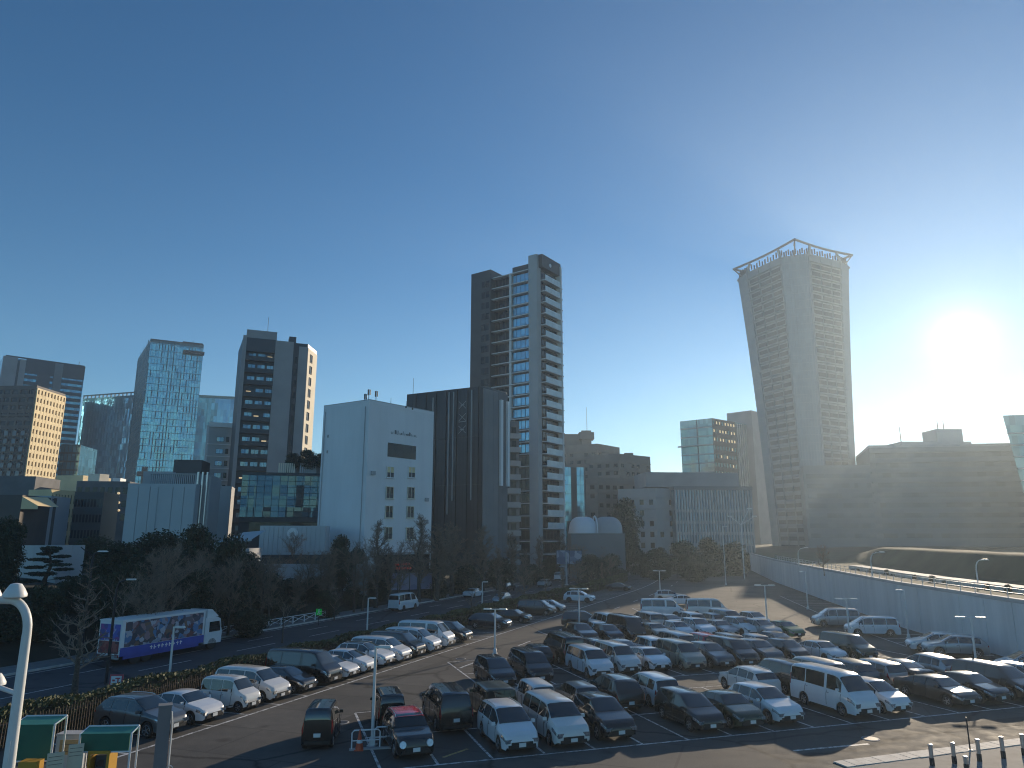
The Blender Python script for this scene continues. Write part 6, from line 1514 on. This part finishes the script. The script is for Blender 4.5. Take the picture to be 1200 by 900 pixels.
m_liv = livery('truck_print', [(.26, .31, .42), (.17, .06, .06), (.08, .08, .12), (.36, .24, .27), (.10, .22, .42), (.20, .12, .08), (.45, .46, .52), (.08, .07, .09), (.05, .05, .07), (.30, .2, .22), (.16, .12, .14)], 2.6)
m_bluepr = M('blue_print', (.06, .09, .42), .45, var=.1); m_pinkpr = M('red_print', (.5, .08, .10), .45, var=.2)
# printed box truck: heading along the street away from the camera
C0 = road(16.0, 20.9); t = thing('box_truck', 'long white box truck with a colourful printed side and blue lower band', 'truck', C0, math.pi / 2 - R(road_az(23)))
t.scale = (1.10, 1.0, 1.0)
def part(q, nm, mats, par=None, smooth=None): o = q.build(nm, mats, None, smooth=smooth); o.parent = par or t; return o
q = MB(); q.box((-1.2, 0, 2.05), (7.6, 2.4, 2.6)); q.box((-1.2, 0, 3.38), (7.7, 2.46, .09)); part(q, 'box_body', m_white)
for sd in (-1, 1):
    q = MB(); q.box((-1.15, sd * 1.21, 2.32), (7.1, .02, 1.86)); o = part(q, 'printed_panel', m_liv)
    q = MB(); q.box((-1.2, sd * 1.215, 1.06), (7.58, .03, .62)); o2 = part(q, 'blue_band', m_bluepr)
    q = MB(); rr = random.Random(2)
    for i in range(9): q.box((-2.4 + i * .34, sd * 1.238, 1.08 + rr.uniform(-.03, .05)), (.22, .012, .08)); q.box((-2.42 + i * .34 + rr.uniform(-.05, .05), sd * 1.238, 1.08), (.07, .013, .30))
    part(q, 'band_lettering', m_white, o2)
    q = MB(); q.box((-1.2, sd * 1.1, .62), (6.8, .06, .25)); part(q, 'side_guard', m_bluepr)
q = MB(); q.box((-5.02, 0, 2.5), (.03, 2.1, 1.2)); part(q, 'rear_print', livery('rear_print_a', [(.12, .14, .5), (.4, .4, .6), (.25, .08, .3), (.1, .1, .3)], 3))
q = MB(); q.box((-5.02, 0, 1.4), (.03, 2.1, .9)); part(q, 'rear_door', livery('rear_print_b', [(.3, .06, .06), (.4, .12, .1), (.15, .05, .06)], 3))
for sd in (-1, 1): q = MB(); q.box((-5.03, sd * .95, .78), (.06, .35, .2)); part(q, 'tail_light', m_tail)
q = MB(); q.box((-5.0, 0, .7), (.12, 2.2, .3)); part(q, 'bumper', m_lgrey)
q = MB(); q.box((-1.0, 0, .62), (8.6, .9, .3)); part(q, 'chassis', m_trim)
q = MB(); vs = []
for y in (-1.12, 1.12): vs += [(2.75, y, .55), (4.55, y, .5), (4.6, y, 1.35), (4.35, y, 2.55), (4.0, y, 2.72), (2.75, y, 2.72)]
q.add(vs, [tuple(range(6))[::-1], tuple(range(6, 12))] + [(i, (i + 1) % 6, 6 + (i + 1) % 6, 6 + i) for i in range(6)]); cab = part(q, 'cab', m_white)
q = MB(); vs = []
for x, z in ((3.0, 2.72), (3.0, 3.45), (3.5, 3.4), (4.25, 2.74)): vs += [(x, -1.0, z), (x, 1.0, z)]
q.add(vs, [(0, 2, 4, 6), (1, 7, 5, 3), (2, 3, 5, 4), (4, 5, 7, 6), (0, 1, 3, 2)]); part(q, 'roof_fairing', m_white)
q = MB(); q.add([(4.585, -1.0, 1.5), (4.585, 1.0, 1.5), (4.375, 1.0, 2.5), (4.375, -1.0, 2.5)], [(0, 1, 2, 3)]); part(q, 'windshield', m_cglass)
for sd in (-1, 1):
    q = MB(); q.add([(3.2, sd * 1.13, 1.5), (4.4, sd * 1.13, 1.5), (4.25, sd * 1.13, 2.35), (3.2, sd * 1.13, 2.35)], [(0, 1, 2, 3)]); part(q, 'side_window', m_cglass)
    q = MB(); q.box((4.62, sd * .85, .9), (.06, .4, .22)); part(q, 'headlight', m_head)
    q = MB(); q.box((4.45, sd * 1.3, 2.0), (.12, .18, .5)); part(q, 'wing_mirror', m_trim)
    for x in (3.6, -2.6, -3.6):
        q = MB(); q.lathe([(.25, -.14), (.46, -.14), (.49, -.09), (.49, .09), (.46, .14), (.25, .14)], 16); q.v = [(a, c, b) for a, b, c in q.v]; wm_ = q.mesh('wheel', m_black, smooth=40)
        w1 = put('wheel', wm_, t, (x, sd * .98, .49)); q = MB(); q.lathe([(.27, -.10), (.2, .1)], 12); q.v = [(a, c, b) for a, b, c in q.v]; put('rim', q.mesh('rim', m_rim), w1, (0, 0, 0))
# traffic on the street
ST = 'traffic on the street'
def street_car(s, q_, kind, colour, back, label, cat='car', name='moving_car'): return vehicle(kind, colour, road(s, q_), road_az(s) + (180 if back else 0), label, cat, ST, far=True, name=name)
street_car(56, 21.5, 'van', 'white', False, 'white van with dark side windows driving on the street behind the hedge lamp', 'van', 'moving_van')
street_car(78, 21.4, 'sedan', 'white', False, 'white saloon on the street beyond the purple hoarding'); street_car(70, 13.0, 'hatch', 'silver', True, 'silver hatchback on the near lane of the street beside young trees')
street_car(92, 21.2, 'suv', 'black', False, 'black crossover on the street below the tallest slim tower'); street_car(106, 18.6, 'sedan', 'silver', False, 'silver saloon on the street before the blue poster fence')
street_car(128, 21.0, 'minivan', 'white', False, 'white minivan on the street right of the blue poster fence', 'minivan'); street_car(150, 13.5, 'sedan', 'black', True, 'black saloon far along the street near the vaulted hall'); street_car(165, 20.5, 'van', 'white', False, 'white van far along the street past the vaulted hall', 'van', 'moving_van'); street_car(182, 13.5, 'sedan', 'white', True, 'farthest white saloon on the street')
# hoardings
def hoarding(name, label, u0, u1, v0, v1, Y, mat, n, az):
    a = at(u0, v1, Y); zb = a.z; b = meet(a, az, u1, v1); zt = hz(v0, Y); a.z = 0; B = thing(name, label, 'hoarding', (a.x, a.y, max(0, zb - 1.5))); tt, ln = tow(a, b)
    for i in range(n):
        q = MB(); q.obox(a, tt, i * ln / n + .05, (i + 1) * ln / n - .05, zb, zt - .1 * (i % 2), 0, .06); q.build('poster_panel', mat, B)
    q = MB()
    for i in range(n + 1): q.obox(a, tt, i * ln / n - .06, i * ln / n + .06, zb - 2.2, zt + .15, -.06, .1)
    q.obox(a, tt, -.06, ln + .06, zt, zt + .14, -.05, .09); q.build('frame', m_dmetal, B)
hoarding('hoarding', 'pale purple hoarding panels in black frames beside the street', 452, 506, 672, 692, 112, livery('purple_print', [(.34, .30, .42), (.42, .38, .5), (.30, .27, .40), (.42, .38, .46), (.26, .25, .36)], .8), 4, 62)
hoarding('hoarding', 'blue and white poster fence beside the street below the vaulted hall', 652, 682, 645, 661, 165, livery('blue_poster', [(.14, .18, .27), (.20, .25, .35), (.4, .43, .5), (.11, .15, .24)], .9), 2, 70)
# green sign, small red-framed sign, white marker posts
p = G(373, 733); t = thing('street_sign', 'small bright green sign with a white figure beside the street', 'sign', p); z0 = hz(722, p.y)
q = MB(); q.tube((0, 0, 0), (0, 0, z0 + .5), .05, n=6); part(q, 'post', m_dmetal, t)
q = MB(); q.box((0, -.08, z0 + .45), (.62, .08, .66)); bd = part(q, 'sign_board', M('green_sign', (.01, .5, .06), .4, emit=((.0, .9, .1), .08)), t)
q = MB(); q.box((.02, -.13, z0 + .68), (.14, .02, .14)); q.box((.0, -.13, z0 + .46), (.12, .02, .26)); q.box((-.09, -.13, z0 + .26), (.09, .02, .2)); q.box((.1, -.13, z0 + .3), (.09, .02, .16)); q.box((.13, -.13, z0 + .5), (.18, .02, .06)); part(q, 'figure_mark', m_white, bd)
p = G(136, 806); p = at(136, 806, 47); t = thing('notice_board', 'small white notice with a red frame above the bamboo fence', 'sign', (p.x, p.y, 0)); z0 = hz(797, 47)
q = MB(); q.tube((0, 0, 0), (0, 0, z0), .03, n=5); part(q, 'post', m_dmetal, t); q = MB(); q.box((0, -.05, z0), (.82, .05, .68)); part(q, 'frame', m_pinkpr, t)
q = MB(); q.box((0, -.085, z0), (.64, .03, .5)); f = part(q, 'board', m_white, t); q = MB(); q.box((.1, -.105, z0 + .12), (.3, .01, .07)); q.box((.12, -.105, z0 - .04), (.08, .01, .28)); q.box((-.15, -.105, z0 + .0), (.16, .01, .1)); part(q, 'lettering', m_pinkpr, f)
for u, v, vt, Y, lab in ((664, 688, 648, 150, 'tall grey concrete post beside the far street'), (697, 674, 659, 170, 'short white marker post beside the far street')):
    p = at(u, v, Y); t = thing('marker_post', lab, 'post', (p.x, p.y, 0), 0, 'posts beside the far street'); q = MB(); q.tube((0, 0, 0), (0, 0, hz(vt, Y)), .2 if u == 664 else .3, .17, 8); part(q, 'shaft', m_lgrey, t); q = MB(); q.box((0, 0, .08), (.7, .7, .16)); part(q, 'foot', m_conc, t)

# ------------------------------------------------------------------ barrier and cone at the lamp
p = G(427, 876); t = thing('pipe_barrier', 'small white pipe barrier round the foot of the single armed lamp', 'barrier', G(436, 876), .2)
for k, (dx, dy, ww) in enumerate(((-.3, -.25, 1.3), (.55, .15, .9))):
    q = MB(); q.path([(dx - ww / 2, dy, 0), (dx - ww / 2, dy, .75), (dx - ww / 2 + .1, dy, .85), (dx + ww / 2 - .1, dy, .85), (dx + ww / 2, dy, .75), (dx + ww / 2, dy, 0)], .035, 8); q.tube((dx - ww / 2, dy, .4), (dx + ww / 2, dy, .4), .03, n=6); part(q, 'pipe_frame', m_white, t, 50)
q = MB(); q.box((-.3, -.25, .03), (1.5, .3, .06)); q.box((.75, -.3, .04), (.9, .22, .08)); part(q, 'foot', m_lgrey, t)
m_or = M('orange_plastic', (.62, .09, .03), .5, var=.15)
t = thing('traffic_cone', 'orange traffic cone leaning at the foot of the single armed lamp', 'cone', G(421, 879)); q = MB(); q.lathe([(.20, .04), (.10, .5), (.035, .86), (.02, .9)], 14); part(q, 'cone', m_or, t, 40); q = MB(); q.box((0, 0, .02), (.42, .42, .05)); part(q, 'foot', m_or, t); q = MB(); q.lathe([(.145, .32), (.115, .46)], 14); part(q, 'reflective_band', m_white, t)
p = G(400, 847); t = thing('manhole_cover', 'round iron cover in the asphalt behind the small driving van', 'manhole', (p.x, p.y, .012)); q = MB(); q.lathe([(.42, 0), (.42, .012), (.38, .016)], 24); part(q, 'rim', m_lgrey, t); q = MB(); q.lathe([(.36, .0), (.35, .02)], 24); part(q, 'lid', m_dmetal, t)
for (uu, vv), lab in (((540, 772), 'round iron cover in the aisle left of the third row'), ((1020, 866), 'round iron cover in the front lane near the painted dash')):
    p = G(uu, vv); t = thing('manhole_cover', lab, 'manhole', (p.x, p.y, .012)); q = MB(); q.lathe([(.42, 0), (.42, .012), (.38, .016)], 24); part(q, 'rim', m_lgrey, t); q = MB(); q.lathe([(.36, .0), (.35, .02)], 24); part(q, 'lid', m_dmetal, t)

# ------------------------------------------------------------------ foreground: canopies, pay machine, boards, post
m_grn = M('green_canvas', (.018, .12, .075), .6, var=.12); m_grnl = M('green_canvas_top', (.05, .26, .19), .55, var=.1); m_yel = M('yellow_enamel', (.48, .26, .03), .45, var=.1); m_card = M('brown_board', (.42, .31, .17), .8, var=.15); m_cream = M('cream_board', (.6, .55, .42), .7, var=.08)
def canopy(label, tl, tr, bl, Y, depth, top_drop):
    a = at(*tl, Y); b = at(*tr, Y); z1 = (a.z + b.z) / 2; z0 = at(*bl, Y).z; wd = b.x - a.x; t = thing('canopy', label, 'canopy', ((a.x + b.x) / 2, Y, 0), .06)
    q = MB(); q.box((0, 0, (z0 + z1 - top_drop) / 2), (wd - .1, .05, z1 - top_drop - z0)); part(q, 'front_panel', m_grn, t)
    q = MB(); q.add([(-wd / 2, -.02, z1 - top_drop), (wd / 2, -.02, z1 - top_drop), (wd / 2, depth, z1 + .10), (-wd / 2, depth, z1 + .10), (-wd / 2, -.02, z1 - top_drop - .05), (wd / 2, -.02, z1 - top_drop - .05), (wd / 2, depth, z1 + .05), (-wd / 2, depth, z1 + .05)], [(0, 1, 2, 3), (7, 6, 5, 4), (0, 4, 5, 1), (1, 5, 6, 2), (2, 6, 7, 3), (3, 7, 4, 0)]); part(q, 'roof', m_grnl, t)
    for sd in (-1, 1):
        q = MB(); q.path([(sd * wd / 2, 0, 0), (sd * wd / 2, 0, z1 - top_drop), (sd * wd / 2, depth, z1 + .11), (sd * wd / 2, depth, 0)], .035, 6); part(q, 'pipe_frame', m_white, t)
    q = MB(); q.tube((-wd / 2, -.02, z0), (wd / 2, -.02, z0), .03, n=6); part(q, 'cross_pipe', m_white, t); q = MB(); q.tube((-wd / 2, depth, z1 + .12), (wd / 2, depth, z1 + .12), .03, n=6); part(q, 'cross_pipe', m_white, t); return t
canopy('green canvas canopy on white pipes, left one, half behind the big curved lamp', (16, 852), (64, 846), (18, 892), 27, .75, .0)
canopy('green canvas canopy on white pipes over the yellow framed pay machine', (95, 862), (154, 857), (97, 881), 27, .55, .0)
def at_ground(u, v, Y): p = at(u, v, Y); return Vector((p.x, Y, 0)), p.z
p, zt = at_ground(121, 881, 27.2); t = thing('pay_machine', 'parking pay machine in a yellow frame under the right green canopy', 'pay machine', p)
q = MB(); q.box((0, .2, (zt - .1) / 2), (.42, .5, zt - .1)); bd = part(q, 'cabinet', m_gdark, t)
for x in (-.33, .33): q = MB(); q.box((x, 0, zt / 2), (.10, .55, zt)); part(q, 'frame_post', m_yel, t)
q = MB(); q.box((0, 0, zt + .05), (.76, .56, .1)); part(q, 'frame_top', m_yel, t); q = MB(); q.box((-.05, -.06, zt - .35), (.26, .02, .2)); part(q, 'screen', m_cglass, bd); q = MB(); q.box((-.08, -.065, zt - .62), (.16, .02, .14)); part(q, 'price_plate', m_plate, bd)
p, zt = at_ground(37, 891, 26.0); t = thing('yellow_cabinet', 'orange yellow cabinet under the left green canopy', 'cabinet', p); q = MB(); q.box((0, 0, zt / 2), (.62, .4, zt)); part(q, 'housing', m_yel, t); q = MB(); q.box((0, -.21, zt - .45), (.42, .02, .5)); part(q, 'door', m_or, t)
for u, v, Y, w_, mt, nm, lab, rz_ in ((66, 882, 26.2, .5, m_cream, 'notice_board', 'leaning cream board right of the left green canopy', .5), (90, 872, 26.6, .46, m_cream, 'notice_board', 'tall cream board against the right green canopy', .45), (83, 868, 28.4, .75, m_card, 'notice_board', 'brown board with a printed grid between the two green canopies', .05)):
    p, zt = at_ground(u, v, Y); t = thing(nm, lab, 'board', p, rz_); q = MB(); h = min(zt, 1.3); q.box((0, 0, zt - h / 2), (w_, .04, h) if mt is m_cream else (w_, .04, .45)); 
    if mt is m_card: q = MB(); q.box((0, 0, zt - .22), (w_, .04, .5))
    bd = part(q, 'board', mt, t)
    for x in (-w_ / 2 + .03, w_ / 2 - .03): q = MB(); q.box((x, .05, zt / 2), (.04, .04, zt)); part(q, 'leg', m_dmetal, t)
    q = MB()
    for k in range(3): q.box((0, -.026, zt - .12 - k * .12), (w_ * .8, .008, .012))
    part(q, 'ruled_print', m_dbrown, bd)
p, zt = at_ground(83, 860, 29.2); t = thing('grey_case', 'grey blue case behind the brown board', 'case', p); q = MB(); q.box((.1, 0, zt / 2), (.95, .5, zt)); part(q, 'housing', m_panel, t); q = MB(); q.box((.1, 0, zt + .03), (1.0, .55, .06)); part(q, 'lid', m_lgrey, t)
p, zt = at_ground(194, 827, 13.5); t = thing('square_post', 'grey square steel post standing close to the camera at the lower left', 'post', p, .42); q = MB(); q.box((0, 0, zt / 2), (.21, .21, zt)); part(q, 'shaft', M('grey_steel_post', (.20, .19, .20), .5, .2, var=.06, scale=2), t); q = MB(); q.box((0, 0, zt + .012), (.225, .225, .024)); part(q, 'cap', m_grey, t)
q = MB(); q.path([(.11, -.03, zt - .1), (.135, -.03, zt - .3), (.135, -.03, .3)], .018, 6); part(q, 'conduit', m_pole, t); q = MB(); q.path([(.15 + .06 * math.cos(a), -.03, zt - 1.05 + .07 * math.sin(a)) for a in [R(30 * i) for i in range(12)]], .008, 5); part(q, 'cable_loop', m_pole, t)
# bollards
for i, (u, v, h, lab) in enumerate(((1090, 873, .85, 'first and leftmost tall steel bollard by the pale kerb strip'), (1116, 871, .85, 'steel bollard, second tall one from the left by the pale kerb strip'), (1131, 887, .6, 'short steel bollard in front of the row of tall ones'), (1145, 867, .9, 'steel bollard with a thin dark rod rising behind it'), (1173, 864, .9, 'steel bollard with a sun glint on its cap'), (1197, 861, .9, 'steel bollard cut by the right edge of the picture'))):
    p = G(u, v, h); t = thing('bollard', lab, 'bollard', (p.x, p.y, .03), 0, 'steel bollards by the kerb strip')
    q = MB(); q.lathe([(.085, .3), (.085, h - .06)], 14); part(q, 'post', m_metal, t, 40); q = MB(); q.lathe([(.10, h - .06), (.105, h - .02), (.09, h), (.02, h + .012)], 14); part(q, 'cap', m_metal, t, 40); q = MB(); q.lathe([(.10, 0), (.10, .3), (.09, .31)], 14); part(q, 'sleeve', m_dmetal, t, 40)
p = G(1147, 872, .5); t = thing('thin_rod', 'thin dark rod standing behind the row of steel bollards', 'rod', (p.x + .05, p.y + .8, .01)); q = MB(); q.tube((0, 0, 0), (0, 0, 1.45), .035, .03, 6); part(q, 'shaft', m_dmetal, t); q = MB(); q.lathe([(.12, 0), (.10, .05)], 10); part(q, 'foot', m_dmetal, t)
# bright metal housings on the verge of the deck? (none)

# ------------------------------------------------------------------ haze
HAZE = True
if HAZE:
    q = MB(); q.box((0, 1000, 70), (3990, 2790, 142)); o = q.build('haze', []) if False else None
    me = bpy.data.meshes.new('haze'); X0, X1, Y0_, Y1, Z0, Z1 = -2000, 2000, -390, 2400, -1.0, 142.0
    me.from_pydata([(x, y, z) for z in (Z0, Z1) for x, y in ((X0, Y0_), (X1, Y0_), (X1, Y1), (X0, Y1))], [], [(3, 2, 1, 0), (4, 5, 6, 7), (0, 1, 5, 4), (1, 2, 6, 5), (2, 3, 7, 6), (3, 0, 4, 7)])
    hzm = bpy.data.materials.new('haze'); hzm.use_nodes = True; t_ = hzm.node_tree; t_.nodes.remove(t_.nodes['Principled BSDF']); pv = t_.nodes.new('ShaderNodeVolumePrincipled')
    pv.inputs['Color'].default_value = (.72, .87, 1, 1); pv.inputs['Density'].default_value = 0.00036; pv.inputs['Anisotropy'].default_value = .6
    t_.links.new(pv.outputs[0], t_.nodes['Material Output'].inputs['Volume']); me.materials.append(hzm)
    stuff(put('haze', me))
